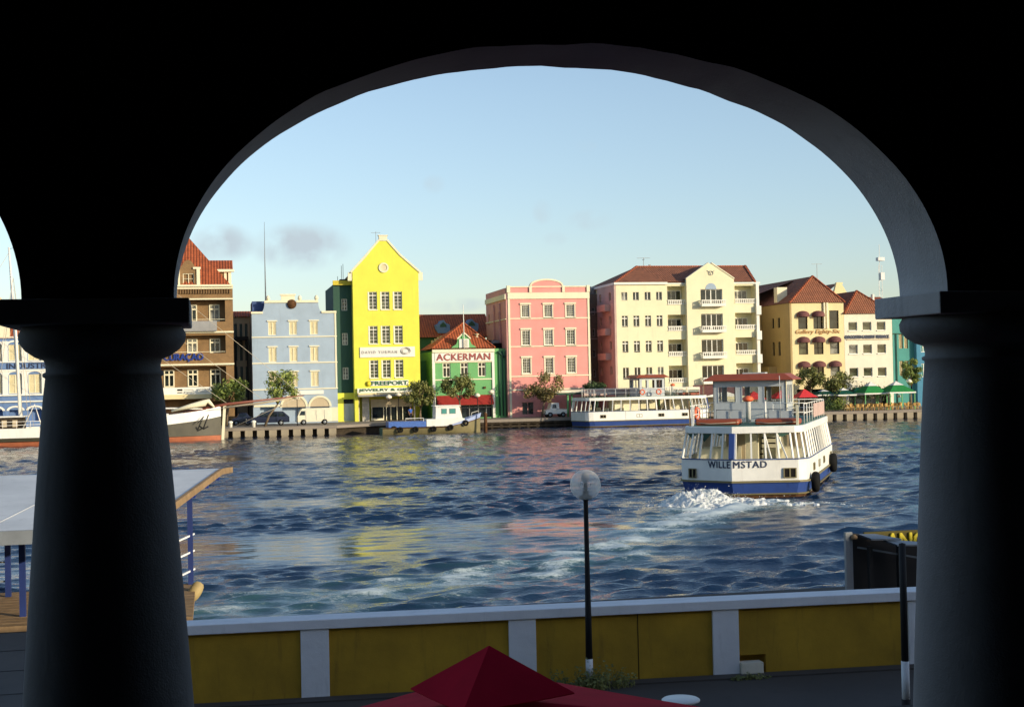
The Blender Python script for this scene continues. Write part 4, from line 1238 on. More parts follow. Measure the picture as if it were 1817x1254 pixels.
# --- red roofed building behind the green shop
B = Bld('dormered_building', 'set-back building with a broad red roof and two blue-grey scrolled dormers', 'building', FY + 13, 735, 862, 640)
zt = B.Z(598, px=800)
m = MB(); m.box(B.x0, B.x1, B.Y, B.Y + 12, 1.1, zt); B.part('wall', m, 'dgreen2')
Yr = B.Y + 5; zr = at(800, 557.5, Y=Yr).z
m = MB(); m.prism_x([(B.Y - .5, zt + .003), (B.Y + 11, zt + .003), (Yr, zr)], B.x0, B.x1 + 1); B.part('roof', m, 'roof')
for c, yy in ((786.5, 567.5), (837, 565.5)):
    Yd = B.Y + .3; X_ = lambda p: at(p, 580, Y=Yd).x; Z_ = lambda p: at(c, p, Y=Yd).z
    t = yy - 567.5
    pl = [(X_(c - 9.5), Z_(591 + t)), (X_(c + 9.5), Z_(591 + t)), (X_(c + 12), Z_(585 + t)), (X_(c + 12), Z_(576 + t)), (X_(c + 5.5), Z_(573.5 + t)), (X_(c + 1.5), Z_(568 + t)), (X_(c - 1.5), Z_(568 + t)), (X_(c - 5.5), Z_(573.5 + t)), (X_(c - 12), Z_(576 + t)), (X_(c - 12), Z_(585 + t))]
    dm = B.part('dormer', MB().prism_y(pl, Yd, Yd + 3), 'royal')
    B.part('dormer_panel', MB().prism_y([(X_(c - 6), Z_(580 + t)), (X_(c + 6), Z_(580 + t)), (X_(c + 5), Z_(576 + t)), (X_(c), Z_(571.5 + t)), (X_(c - 5), Z_(576 + t))], Yd - .06, Yd - .003), 'dkgreen', dm)
m = MB()
for p, a, b_ in ((754, 604, 640), (759.5, 601, 622), (764, 598, 618), (769, 596, 622)):
    m.box(B.X(p), B.X(p) + .28, B.Y - 6, B.Y - 5.7, at(p, b_, Y=B.Y - 6).z, at(p, a, Y=B.Y - 6).z)
B.part('balcony_posts', m, 'beige')
m = MB(); m.box(at(745, 640, Y=FY + 5).x, at(766, 640, Y=FY + 5).x, FY + 5, FY + 12.9, 1.1, at(755, 640, Y=FY + 5).z); B.part('shaded_gap_wall', m, 'dgreen2')  # deep green puts the shade of the gap into the wall colour

# --- green shop with red hipped roof and little scrolled gable
B = Bld('green_shop', 'small green shop with red letters, a red tiled roof and a little scrolled gable', 'building', FY, 767.5, 876.5, 650)
rows = ((643, 668),); cl = (792.3, 823.8, 855)
hl = [B.hole(c - 7, c + 7, 643, 668.5, .2) for c in cl] + [B.hole(775, 872, 719, 741, 1.5)]
zt = B.Z(623)
body(B, hl, zt, 'green', dmax=1.5, depth=11)
for i, c in enumerate(cl): B.win(c - 7, c + 7, 643, 668.5, d=.18, nx=2, nz=1, transom=.68, fmat='offwhite', pmat='glass', fw=.11, t=.07)
B.band('cornice', 619.5, 625, 'cream', .35)
B.band('corner_pilaster', 625.3, 742, 'white', .14, px0=766.8, px1=771.5); B.band('corner_pilaster', 625.3, 742, 'white', .14, px0=872.8, px1=877)
sb = B.band('sign_board', 625.3, 640.8, 'white', .2, px0=771.7, px1=872.6)
B.text('lettering', 'ACKERMAN', 774.5, 869.5, 627.2, 638.8, 'letter_red', out=.22, parent=sb, bold=.03, spacing=1.08)
B.band('string_course', 641, 643, 'cream', .12, px0=771.7, px1=872.6); B.band('string_course', 672, 674, 'cream', .1, px0=771.7, px1=872.6)
B.part('awning', MB().prism_x([(FY - 1.0, B.Z(718)), (FY - .003, B.Z(718)), (FY - .003, B.Z(701)), (FY - .95, B.Z(716))], B.X(773.5), B.X(872.5)), plain('dull_red_canvas', (.30, .035, .03), .85, 0, .15))
m = MB()
for p in (776, 796, 812, 832, 848, 862): m.box(B.X(p), B.X(p) + .1, FY + .5, FY + .6, 1.15, B.Z(719))
m.box(B.X(775), B.X(872), FY + .48, FY + .62, B.Z(724), B.Z(722.5)); B.part('shop_window', m, 'grey')
B.part('pane', MB().box(B.X(775), B.X(872), FY + .7, FY + .74, 1.15, B.Z(719)), 'glass')
# small items painted on the wall between windows and awning
B.part('wall_lantern', MB().box(B.X(857), B.X(861), FY - .2, FY - .002, B.Z(690), B.Z(686.5)), 'rust')
zr = at(822, 573, Y=FY + 4.6).z
m = MB(); xm = at(822, 573, Y=FY + 4.6).x
m.add([(B.x0 - .1, FY - .3, zt + .35), (B.x1 + .1, FY - .3, zt + .35), (B.x1 + .1, FY + 10.5, zt + .35), (B.x0 - .1, FY + 10.5, zt + .35), (xm, FY + 4.6, zr), (xm, FY + 6.4, zr)], [(0, 1, 4), (1, 2, 5, 4), (2, 3, 5), (3, 0, 4, 5)])
B.part('roof', m, 'roof')
m = MB()
for e_ in ((B.x0 - .1, FY - .3), (B.x1 + .1, FY - .3)): m.bar((e_[0], e_[1], zt + .4), (xm, FY + 4.6, zr + .06), .22, .14)
B.part('ridge_tiles', m, 'roof')
gx = lambda p: B.X(p); gz_ = lambda p: B.Z(p, px=822)
pl = [(gx(801), gz_(617)), (gx(845.5), gz_(617)), (gx(843), gz_(614.5)), (gx(837), gz_(611)), (gx(834.5), gz_(605.5)), (gx(834), gz_(601)), (gx(823.3), gz_(591)), (gx(812.3), gz_(601)), (gx(812), gz_(605.5)), (gx(809.5), gz_(611)), (gx(803), gz_(614.5))]
gb = B.part('gable', MB().prism_y(pl, FY - .32, FY + .2), 'green')
B.part('louvred_window', MB().box(gx(814.8), gx(832), FY - .42, FY - .322, gz_(617), gz_(601.5)), 'white', gb)
m = MB()
for i in range(7):
    z = gz_(615.5 - i * 1.9); m.box(gx(822.8), gx(829.5), FY - .47, FY - .421, z, z + .07)
B.part('louvre', m, 'letter_grey', gb)
m = MB(); m.bar((gx(811.5), FY - .38, gz_(601)), (gx(823.3), FY - .38, gz_(590)), .2, .14); m.bar((gx(835), FY - .375, gz_(601)), (gx(823.3), FY - .375, gz_(590)), .2, .14); B.part('gable_coping', m, 'cream', gb)
m = MB(smooth=True); m.tube([(gx(823), FY - .6, gz_(618)), (gx(822.5), FY - .6, gz_(541))], [.07, .035], 8)
tag(m.build('flagpole', 'white'), 'slender white flagpole on the little gable of the green shop', 'flagpole')
m = MB(smooth=True); p = at(846, 598, Y=FY + 2); m.lathe([(.1, -1.1), (.08, -.25), (.28, -.2), (.28, .0), (.15, .05), (.15, .25), (.3, .3), (.28, .42)], (p.x, p.y, p.z), 14)
tag(m.build('roof_vent', 'beige'), 'beige pot-shaped vent on the right slope of the green shop roof', 'vent')
# green side wing
B = Bld('green_side_wing', 'plain green lean-to wing with drainpipes between the green shop and the pink building', 'building', FY + .9, 877, 907, 680)
zt = B.Z(618)
m = MB(); m.box(B.x0, B.x1, B.Y, B.Y + 9, 1.1, zt); B.part('wall', m, 'green')
m = MB(smooth=True)
for p in (886, 892, 897.5): m.tube([(B.X(p), B.Y - .12, 1.3), (B.X(p), B.Y - .12, zt - .3)], .09, 8)
m.tube([(B.X(884), B.Y - .2, B.Z(624)), (B.X(897), B.Y - .2, B.Z(634))], .12, 8)
B.part('drainpipe', m, 'dkgreen')
m = MB(); m.box(B.X(883), B.X(906), B.Y + 3, B.Y + 5, zt, zt + 1.1); B.part('water_tanks', m, 'grey')

# --- pink building
B = Bld('pink_building', 'large pink building with white trim and a curved pediment', 'building', FY, 903, 1047, 620)
cl = ((926.3, 940.8), (966.5, 981.2), (1005.6, 1020.6)); rows = ((540.5, 562.5), (585, 612), (634.5, 662))
hl = [B.hole(a, b_, c, d, .16) for (a, b_) in cl for (c, d) in rows] + [B.hole(924, 945.5, 712, 735, .2)]
zt = B.Z(519)
SD = 13.0
m = MB(); holed(m, (B.x0, FY), 0, B.x1 - B.x0, 1.1, zt, hl, .25)
m.box(B.x0 + .002, B.x1, FY + .252, FY + SD, 1.1, zt - .002); B.part('wall', m, 'pink')
for (a, b_) in cl:
    for (c, d) in rows:
        B.win(a, b_, c, d, d=.15, nx=4, nz=5, fmat='white', pmat='glassw', fw=.09, t=.03)
        B.part('window_hood', MB().box(B.X(a - 2.6), B.X(b_ + 2.6), FY - .16, FY - .002, B.Z(c - .6), B.Z(c - 3.4)), 'cream')
        B.part('window_surround', MB().box(B.X(a - 1.6), B.X(a), FY - .06, FY - .002, B.Z(d), B.Z(c)).box(B.X(b_), B.X(b_ + 1.6), FY - .06, FY - .002, B.Z(d), B.Z(c)).box(B.X(a - 1.9), B.X(b_ + 1.9), FY - .1, FY - .002, B.Z(d + 2.2), B.Z(d + .05)), 'cream')
for (a, b_) in ((563.6, 565.6), (613, 615), (665.6, 667.6), (689, 691.5)): B.band('string_course', a, b_, 'cream', .1)
B.band('frieze', 519, 530, 'cream', .16)
B.band('attic', 509.8, 518.8, 'pink', .02, back=.4)
B.band('coping', 507.6, 509.6, 'cream', .14, back=.5)
xc_ = B.X(972); r = (B.X(1000.5) - B.X(943.8)) / 2; hz = B.Z(499, px=972) - B.Z(509.6, px=972)
z0 = B.Z(509.6, px=972) + .15
B.part('pediment', MB().prism_y([(xc_ + r * math.cos(PI * i / 16), z0 + hz * math.sin(PI * i / 16)) for i in range(17)], FY - .05, FY + .35), 'pink')
m = MB()
for i in range(16):
    t0, t1 = PI * i / 16, PI * (i + 1) / 16
    m.bar((xc_ + r * math.cos(t0), FY + .12 + .002 * (i % 2), z0 + hz * math.sin(t0) + .06), (xc_ + r * math.cos(t1), FY + .12 + .002 * (i % 2), z0 + hz * math.sin(t1) + .06), .5, .2)
for p in (943, 1001.5): m.box(B.X(p) - .16, B.X(p) + .16, FY - .2, FY + .3, B.Z(518.6), B.Z(507))
for p in (904, 1045.5): m.box(B.X(p) - .2, B.X(p) + .2, FY - .2, FY + .3, B.Z(518.6), B.Z(506.5))
B.part('pediment_trim', m, 'cream')
B.band('corner_pilaster', 530.3, 743, 'cream', .09, px0=902.6, px1=906.2); B.band('corner_pilaster', 530.3, 743, 'cream', .09, px0=1043.8, px1=1047.3)
B.win(924, 945.5, 712, 735, d=.19, nx=2, nz=1, fmat='pinkside', pmat='glass')
B.band('door_panel', 708, 741, 'pinkside', .06, px0=957, px1=964); B.band('door_panel', 708, 741, 'pinkside', .06, px0=1022, px1=1034)
# shaded left flank
m = MB(); sw = [(1.5, 2.5, B.Z(570), B.Z(550)), (4.6, 5.6, B.Z(575), B.Z(552)), (8.2, 9.2, B.Z(575), B.Z(550))]
sw = [(a, b_, min(c, d), max(c, d), .2) for a, b_, c, d in sw] + [(8.2, 9.2, B.Z(625), B.Z(600), .2), (4.6, 5.6, B.Z(625), B.Z(600), .2)]
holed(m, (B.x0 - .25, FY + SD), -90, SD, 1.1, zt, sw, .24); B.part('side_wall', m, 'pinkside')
for a, b_, c, d, _ in sw: window(B.root, B.x0 - .1, FY + SD - (a + b_) / 2, (c + d) / 2, 1.0, d - c, nx=2, nz=3, rz=-90, fmat='cream')
B.part('side_cornice', MB().box(B.x0 - .4, B.x0 - .255, FY + .02, FY + SD, B.Z(530), B.Z(521)), 'cream'); B.part('side_band', MB().box(B.x0 - .36, B.x0 - .255, FY + .02, FY + SD, B.Z(566), B.Z(564)), 'cream')
m = MB(); m.box(B.x0 - .25, B.x0 - .01, FY + .41, FY + SD, zt, B.Z(510)); B.part('side_trim', m, 'pinkside')
m = MB(smooth=True)
for y in (3.2, 7.0): m.tube([(B.x0 - .4, FY + y, 5), (B.x0 - .4, FY + y, B.Z(535))], .09, 8)
B.part('drainpipe', m, 'pinkside')
B.part('air_conditioners', MB().box(B.x0 - 1.6, B.x0 - .26, FY + 5, FY + 8.4, B.Z(612), B.Z(600)).box(B.x0 - 1.2, B.x0 - .26, FY + 3.0, FY + 4.4, B.Z(616), B.Z(606)), 'dark')

# --- dim building in the alley
B = Bld('alley_building', 'dim grey-brown building set back in the alley right of the pink building', 'building', FY + 9, 1040, 1074, 620)
hl = [B.hole(1052, 1057, a, a + 14, .3) for a in (545, 583, 620, 655)]
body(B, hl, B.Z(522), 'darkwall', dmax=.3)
for a in (545, 583, 620, 655): B.win(1052, 1057, a, a + 14, d=.25, nx=1, nz=2, fmat='grey')
m = MB()
for i in range(6): m.box(B.X(1046.5 + i * 2.4), B.X(1047.6 + i * 2.4), B.Y + .2, B.Y + 1.4, B.Z(522), B.Z(514 - (i % 3) * 3))
B.part('roof_tanks', m, 'grey')
B.band('string_course', 553, 555, 'grey', .15); B.band('string_course', 600, 602, 'grey', .15)

# --- pale yellow apartment building
B = Bld('pale_yellow_building', 'wide pale yellow building with loggias, white balconies and a central gable', 'building', FY, 1094.5, 1347, 590)
cl = ((1104, 1114.5), (1124.5, 1135), (1145.3, 1155.8), (1165.8, 1176)); rows = ((517.5, 532), (559, 578.5), (603.5, 623.5), (650, 671))
hl = [B.hole(a, b_, c, d, .2) for (a, b_) in cl for (c, d) in rows]
for (a, b_) in ((507.5, 540.5), (558, 587), (602, 632), (648, 679)): hl.append(B.hole(1185.5, 1218.5, a, b_, 1.5))
for (a, b_) in ((507.5, 538), (556, 584), (600, 629), (646, 676)): hl.append(B.hole(1305, 1342, a, b_, 1.5))
gw = ((513, 532), (556.5, 578), (602, 624), (648, 669))
for (a, b_) in gw: hl.append(B.hole(1245, 1283, a, b_ + 10, .3))
B.pxm = 1140
zt = B.Z(505, px=1140)
m = MB(); holed(m, (B.x0, FY), 0, B.x1 - B.x0, 1.1, zt, hl, 1.5)
m.box(B.x0 + .002, B.x1, FY + 1.502, FY + 15, 1.1, zt - .002); B.part('wall', m, 'paleyel')
for (a, b_) in cl:
    for i, (c, d) in enumerate(rows): B.win(a, b_, c, d, d=.18, nx=2, nz=1, transom=.72 if i in (1, 2) else None, fmat='white', pmat='glass', fw=.03, t=.06)
B.pxm = 1200
lg = ((507.5, 540.5), (558, 587), (602, 632), (648, 679))
def balus(px0, px1, py0, py1, Y=None, out=0.1):
    x0, x1 = B.X(px0), B.X(px1); z1, z0 = B.Z(py0), B.Z(py1); Y = Y or FY
    m = MB(); m.box(x0, x1, Y - out - .02, Y - out + .14, z1 - .12, z1); m.box(x0, x1, Y - out - .02, Y - out + .14, z0, z0 + .1)
    n = max(3, int((x1 - x0) / .24))
    for i in range(n):
        x = x0 + (x1 - x0) * (i + .5) / n; m.box(x - .055, x + .055, Y - out, Y - out + .11, z0 + .1, z1 - .12)
    return B.part('balustrade', m, 'white')
for (a, b_) in lg:
    B.win(1189, 1216, a + 7, b_ - 1, d=0, Y=FY + 1.48, nx=3, nz=1, fmat='white', pmat='glass', t=.08, name='glazed_door')
    balus(1185.7, 1218.3, b_ - 8.5, b_)
B.pxm = 1325
for (a, b_) in ((507.5, 538), (556, 584), (600, 629), (646, 676)):
    B.win(1307.5, 1334, a + 7, b_ - 1, d=0, Y=FY + 1.48, nx=3, nz=1, fmat='white', pmat='glass', t=.08, name='glazed_door')
    balus(1305.2, 1341.8, b_ - 8, b_)
B.pxm = 1263
# projecting central gable bay
GYf = FY - .65
GX = lambda p: at(p, 590, Y=GYf).x
GZf = lambda p, px=1262: at(px, p, Y=GYf).z
g0, g1 = GX(1220), GX(1304.5)
gh = [(GX(1244.6) - g0, GX(1283.2) - g0, GZf(b_ + 9), GZf(a), .35) for (a, b_) in gw]
ze = GZf(497)
m = MB(); holed(m, (g0, GYf), 0, g1 - g0, 1.1, ze, gh, .4); m.box(g0 + .001, g1 - .001, GYf + .402, FY - .003, 1.1, ze)
xm = (g0 + g1) / 2; zp = GZf(468)
m.prism_y([(g0, ze + .002), (g1, ze + .002), (g1, ze + .2), (xm + .5, zp), (xm - .5, zp), (g0, ze + .2)], GYf, GYf + .4)
gb = B.part('gable_bay', m, 'paleyel')
m = MB()
for sgn, xe in ((-1, g0), (1, g1)): m.bar((xe + .05 * sgn, GYf + .15 + .003 * sgn, ze + .2), (xm + .2 * sgn, GYf + .15 + .003 * sgn, zp + .12), .5, .12)
B.part('gable_coping', m, 'cream', gb)
for i, (a, b_) in enumerate(gw):
    x0_, x1_ = GX(1244.6), GX(1283.2); z0_, z1_ = GZf(b_ + 9), GZf(a)
    window(B.root, (x0_ + x1_) / 2, GYf + .25, (z0_ + z1_) / 2, x1_ - x0_, z1_ - z0_, nx=4, nz=1, fmat='white', pmat='glass', t=.08, name='balcony_window')
    zb1, zb0 = GZf(b_ + .5), GZf(b_ + 12)
    m = MB(); m.box(GX(1242), GX(1284.5), GYf - 1.0, GYf - .003, zb0, zb0 + .35)
    m.box(GX(1242), GX(1284.5), GYf - 1.0, GYf - .88, zb1 - .12, zb1); m.box(GX(1242), GX(1242) + .12, GYf - .88, GYf - .003, zb1 - .12, zb1); m.box(GX(1284.5) - .12, GX(1284.5), GYf - .88, GYf - .003, zb1 - .12, zb1)
    n = 13
    for k in range(n):
        x = GX(1242) + .06 + (GX(1284.5) - GX(1242) - .12) * k / (n - 1); m.box(x - .05, x + .05, GYf - .98, GYf - .9, zb0 + .35, zb1 - .12)
    for k in range(1, 4):
        y = GYf - .9 + k * .22
        for x in (GX(1242) + .06, GX(1284.5) - .06): m.box(x - .045, x + .045, y - .04, y + .04, zb0 + .35, zb1 - .12)
    B.part('balcony', m, 'white')
m = MB(); zc = GZf(513) ; r = GX(1273) - GX(1263.3)
m.prism_y([(GX(1263.3) + r * math.cos(PI * i / 14), zc + r * 1.05 * math.sin(PI * i / 14)) for i in range(15)], GYf - .03, GYf - .004); B.part('fanlight', m, 'ltblue', gb)
m = MB(smooth=True); xx, zz = GX(1263.5), GZf(484.5)
m.tube([(xx + .32 * math.cos(t), GYf - .04, zz + .26 * math.sin(t)) for t in [2 * PI * i / 16 for i in range(17)]], .05, 5); m.tube([(xx - .5, GYf - .04, zz + .28), (xx - .1, GYf - .04, zz + .12), (xx, GYf - .04, zz - .3)], .05, 5); m.tube([(xx + .5, GYf - .04, zz + .28), (xx + .1, GYf - .04, zz + .12)], .05, 5)
B.part('crest', m, 'letter_grey', gb)
B.pxm = 1140
m = MB(); m.box(B.x0 - .3, B.X(1185), FY - .3, FY + 14, zt + .002, B.Z(501)); m.box(B.X(1185) + .001, g0 - .002, FY - .1, FY + 14, zt + .003, B.Z(502.5)); m.box(g1 + .002, B.x1 + .25, FY - .15, FY + 14, zt + .001, B.Z(502)); B.part('cornice', m, 'white')
zc = B.Z(501) + .003
Yr = FY + 6.5; zr = at(1130, 473, Y=Yr).z
xrl, xrr = at(1130, 473, Y=Yr).x, at(1322, 474, Y=Yr).x
m = MB(); x0, x1 = B.x0 - .2, B.x1 - .5
m.add([(x0, FY - .2, zc), (x1, FY - .2, zc), (x1, FY + 14, zc), (x0, FY + 14, zc), (xrl, Yr, zr), (xrr, Yr, zr)], [(0, 1, 5, 4), (1, 2, 5), (2, 3, 4, 5), (3, 0, 4)])
B.part('roof', m, 'roofdark')
m = MB()  # roof of the gable bay running back to the main ridge
m.add([(g0, GYf + .41, ze + .2), (g1, GYf + .41, ze + .2), (g1, Yr + 2, ze + .2), (g0, Yr + 2, ze + .2), (xm, GYf + .41, zp), (xm, Yr + 2, zp)], [(0, 4, 5, 3), (1, 2, 5, 4)])
# hip projecting over the left wing
xh0, xh1 = B.x0 - .2, B.X(1184)
m.add([(xh0, FY - .25, zc + .02), (xh1, FY - .25, zc + .02), (xrl + .1, Yr - .1, zr + .02), (xh1 - 2.0, Yr, zr - .3)], [(0, 1, 2)])
B.part('roof', m, 'roofside')
m = MB(); m.bar((x0, FY - .2, zc), (xrl, Yr, zr + .05), .3, .15); m.bar((x1, FY - .2, zc), (xrr, Yr, zr + .05), .3, .2); m.bar((xrl, Yr, zr + .03), (xrr, Yr, zr + .03), .25, .12); B.part('ridge_tiles', m, 'roof')
m = MB(); m.box(B.X(1341.8), B.X(1346.8), FY - .3, FY - .002, 1.1, zt)
for a in (545, 590, 632): m.box(B.X(1340.5), B.X(1349), FY - .55, FY - .302, B.Z(a + 16), B.Z(a)); 
B.part('corner_pilaster', m, 'white')
# salmon left flank with small balconies
m = MB(); sd = 8.0
sw = [(u, u + .9, B.Z(p + 15), B.Z(p), .2) for p in (517, 559, 604, 649) for u in (1.0, 5.6)]
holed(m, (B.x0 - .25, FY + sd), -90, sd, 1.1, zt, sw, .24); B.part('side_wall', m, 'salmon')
for a, b_, c, d, _ in sw: window(B.root, B.x0 - .1, FY + sd - (a + b_) / 2, (c + d) / 2, .9, d - c, nx=2, nz=1, rz=-90, fmat='beige')
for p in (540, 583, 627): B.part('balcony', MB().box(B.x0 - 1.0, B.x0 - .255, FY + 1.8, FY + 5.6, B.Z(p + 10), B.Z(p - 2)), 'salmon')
p = at(1142, 474, Y=Yr); m = MB(); m.bar((p.x, p.y, p.z - .1), (p.x, p.y, at(1142, 457, Y=Yr).z), .06); z_ = at(1142, 458, Y=Yr).z; m.bar((p.x - .9, p.y, z_), (p.x + .9, p.y, z_ + .01), .05)
m.bar((p.x, p.y - .5, z_ - .2), (p.x, p.y + .5, z_ - .2), .05); m.box(p.x + .7, p.x + .95, p.y - .1, p.y + .1, p.z, p.z + .35)
tag(m.build('television_aerial', 'grey_metal'), 'T-shaped aerial on the ridge of the pale yellow building', 'aerial')

# --- peach building with maroon dome awnings
B = Bld('peach_building', 'peach yellow building with maroon dome awnings and a brown hipped roof', 'building', FY, 1405.5, 1498, 600)
cols = ((1417, 1433.5), (1444, 1460.8), (1472.3, 1489)); rows = ((561, 583.5), (606.5, 628.5), (650, 668))
hl = [B.hole(a, b_, c if not (i == 0 and j == 2) else 551, d, .3) for j, (a, b_) in enumerate(cols) for i, (c, d) in enumerate(rows)] + [B.hole(1412, 1492, 690, 740, 1.5)]
zt = B.Z(537)
SDp = 9.4
m = MB(); holed(m, (B.x0, FY), 0, B.x1 - B.x0, 1.1, zt, hl, 1.5); m.box(B.x0 + .002, B.x1, FY + 1.502, FY + 22, 1.1, zt - .002); B.part('wall', m, 'peach')
B.part('pane', MB().box(B.X(1412), B.X(1492), FY + 1.2, FY + 1.25, 1.15, B.Z(690)), 'glass')
for j, (a, b_) in enumerate(cols):
    for i, (c, d) in enumerate(rows):
        if i == 0 and j == 2: c = 551
        B.win(a, b_, c, d, d=.28, nx=1 if j != 1 else 2, nz=2 if i == 1 else 1, fmat='dark', pmat='glass', fw=.05)
        if i == 0 and j == 2: continue
        xc_ = (B.X(a) + B.X(b_)) / 2; r = (B.X(b_) - B.X(a)) / 2 + .22; top = B.Z(c) + .72; bot = B.Z(c) - .05
        m = MB(smooth=True); rings = []
        for q in range(7):
            ph = PI / 2 * q / 6; rings.append([(xc_ + r * math.cos(ph) * math.cos(PI + PI * k / 14), FY - .003 + 1.0 * r * math.cos(ph) * math.sin(PI + PI * k / 14), bot + .25 + (top - bot - .25) * math.sin(ph)) for k in range(15)])
        rings.insert(0, [(x, y, bot) for x, y, z in rings[0]])
        m.loft(rings, False, False, closed=False)
        B.part('awning', m, 'awning')
B.text('lettering', 'Gallery Eighty-Six', 1412, 1491, 584.5, 593.5, 'letter_tan', out=.08, bold=.012, shear=.25)
m = MB(); m.box(B.X(1461.5), B.X(1464), FY - .25, FY - .002, B.Z(583), zt); m.box(B.X(1466.5), B.X(1469.5), FY - .25, FY - .002, B.Z(583), zt); B.part('pilaster', m, 'cream')
sw = [(u, u + .75, B.Z(p + h_), B.Z(p), .2) for p, h_ in ((561, 18), (604, 25)) for u in (3.4, 5.4)]
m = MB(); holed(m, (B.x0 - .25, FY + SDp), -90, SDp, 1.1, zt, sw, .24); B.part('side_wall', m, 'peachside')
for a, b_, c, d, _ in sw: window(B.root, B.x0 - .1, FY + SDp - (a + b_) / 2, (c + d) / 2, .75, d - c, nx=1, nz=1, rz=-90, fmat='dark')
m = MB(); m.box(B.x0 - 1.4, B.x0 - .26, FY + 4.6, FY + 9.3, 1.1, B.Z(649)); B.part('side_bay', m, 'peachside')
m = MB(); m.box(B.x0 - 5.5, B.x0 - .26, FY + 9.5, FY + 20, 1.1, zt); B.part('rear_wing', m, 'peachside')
B.part('garage_opening', MB().box(B.x0 - 5.3, B.x0 - .3, FY + 9.40, FY + 9.48, B.Z(661), B.Z(649)), 'dark')
Yp = FY + 3.9; xp, zp = at(1441.6, 490, Y=Yp).x, at(1441.6, 490, Y=Yp).z
x0, x1 = B.x0 - .4, B.x1 + .1
m = MB(); m.add([(x0, FY - .3, zt + .02), (x1, FY - .3, zt + .02), (x1, FY + 25, zt + .02), (x0, FY + 25, zt + .02), (xp, Yp, zp), (xp, FY + 25, zp)], [(0, 1, 4)]); B.part('roof', m, 'roofdark')
m = MB(); m.add([(x0, FY - .3, zt + .02), (x1, FY - .3, zt + .02), (x1, FY + 25, zt + .02), (x0 , FY + 25, zt + .02), (xp, Yp, zp), (xp, FY + 25, zp)], [(1, 2, 5, 4), (0, 4, 5, 3), (2, 3, 5)]); B.part('roof', m, 'roofside'); m = MB()
m.add([(x0 - 5.4, FY + 9.3, zt + .01), (x0 - 5.4, FY + 20, zt + .01), (xp, FY + 20, zp - .1), (xp, FY + 9.3, zp - .1)], [(0, 3, 2, 1)]); B.part('roof', m, 'roofside')
m = MB(); m.bar((x0, FY - .3, zt + .04), (xp, Yp, zp + .05), .28, .14); m.bar((x1, FY - .3, zt + .04), (xp, Yp, zp + .05), .28, .14); B.part('ridge_tiles', m, 'roof')
B.part('dormer_window', MB().box(x0 + .3, x0 + 1.7, FY + 4.3, FY + 5.4, zt + .3, zt + 2.3), 'cream'); B.part('dormer_window', MB().box(x0 - 2.2, x0 - 1.0, FY + 12, FY + 13, zt + .2, zt + 2.2), 'cream')
p = at(1450, 495, Y=FY + 14); m = MB(); z_ = at(1450, 468, Y=FY + 14).z; m.bar((p.x, p.y, p.z - 1), (p.x, p.y, z_), .06); m.bar((p.x - .8, p.y, z_ - .05), (p.x + .8, p.y, z_ - .04), .05)
tag(m.build('television_aerial', 'grey_metal'), 'T-shaped aerial above the peach building roof', 'aerial')

# --- small gable showing behind
B = Bld('yellow_rear_gable', 'small mustard gable with dark roof peeping behind the peach and white houses', 'building', FY + 20, 1470, 1512, 530)
m = MB(); xg = B.X(1491); m.box(B.X(1478), B.X(1506), B.Y, B.Y + 8, 1.1, B.Z(526)); m.prism_y([(B.X(1478), B.Z(526) + .002), (B.X(1506), B.Z(526) + .002), (B.X(1503), B.Z(519)), (B.X(1495), B.Z(505)), (xg + .5, B.Z(501)), (xg - .5, B.Z(501)), (B.X(1482), B.Z(513))], B.Y, B.Y + .5); B.part('wall', m, 'peach')
m = MB(); m.add([(B.X(1466), B.Y + .6, B.Z(522)), (xg, B.Y + .6, B.Z(502)), (xg, B.Y + 8, B.Z(502)), (B.X(1466), B.Y + 8, B.Z(522))], [(0, 1, 2, 3)]); B.part('roof', m, 'roofdark')

# --- off-white house
B = Bld('off_white_house', 'off-white house with nine square windows, a blue-grey sign line and brown hipped roof', 'building', FY, 1498.6, 1583.5, 610)
cols = ((1506.3, 1521.8), (1531.5, 1547), (1556.6, 1572)); rows = ((571, 586), (611, 627), (652, 667.5))
hl = [B.hole(a, b_, c, d, .25) for (a, b_) in cols for (c, d) in rows] + [B.hole(1504, 1578, 700, 740, 1.5)]
zt = B.Z(556.5)
body(B, hl, zt, 'offwhite', dmax=1.5)
B.part('pane', MB().box(B.X(1504), B.X(1578), FY + 1.2, FY + 1.25, 1.15, B.Z(700)), 'glass')
for (a, b_) in cols:
    for (c, d) in rows:
        B.win(a, b_, c, d, d=.24, nx=1, nz=1, fmat='white', pmat='glassw', fw=.06)
        B.part('window_sill', MB().box(B.X(a - .6), B.X(b_ + .6), FY - .12, FY - .002, B.Z(d + 1.6), B.Z(d)), 'white')
B.band('sign_line', 601.5, 603, 'beige', .1, px0=1502, px1=1578)
B.text('lettering', 'GOGGETTI GALLERY-TERRACE', 1499.5, 1577.5, 594.5, 600.3, 'letter_navy', out=.07, bold=.06)
p = at(1520, 516, Y=FY + 3); x0, x1 = B.x0 - .1, B.x1 + .2
m = MB(); m.add([(x0, FY - .3, zt + .02), (x1, FY - .3, zt + .02), (p.x, FY + 3, p.z)], [(0, 1, 2)]); B.part('roof', m, 'roofdark')
m = MB(); m.add([(x0, FY - .3, zt + .02), (x1, FY - .3, zt + .02), (x1, FY + 12, zt + .02), (x0, FY + 12, zt + .02), (p.x, FY + 3, p.z), (p.x, FY + 9, p.z)], [(1, 2, 5, 4), (2, 3, 5), (3, 0, 4, 5)]); B.part('roof', m, 'roofside')
m = MB(); m.bar((x0, FY - .3, zt + .04), (p.x, FY + 3, p.z + .05), .26, .14); m.bar((x1, FY - .3, zt + .04), (p.x, FY + 3, p.z + .05), .26, .14); B.part('ridge_tiles', m, 'roof')
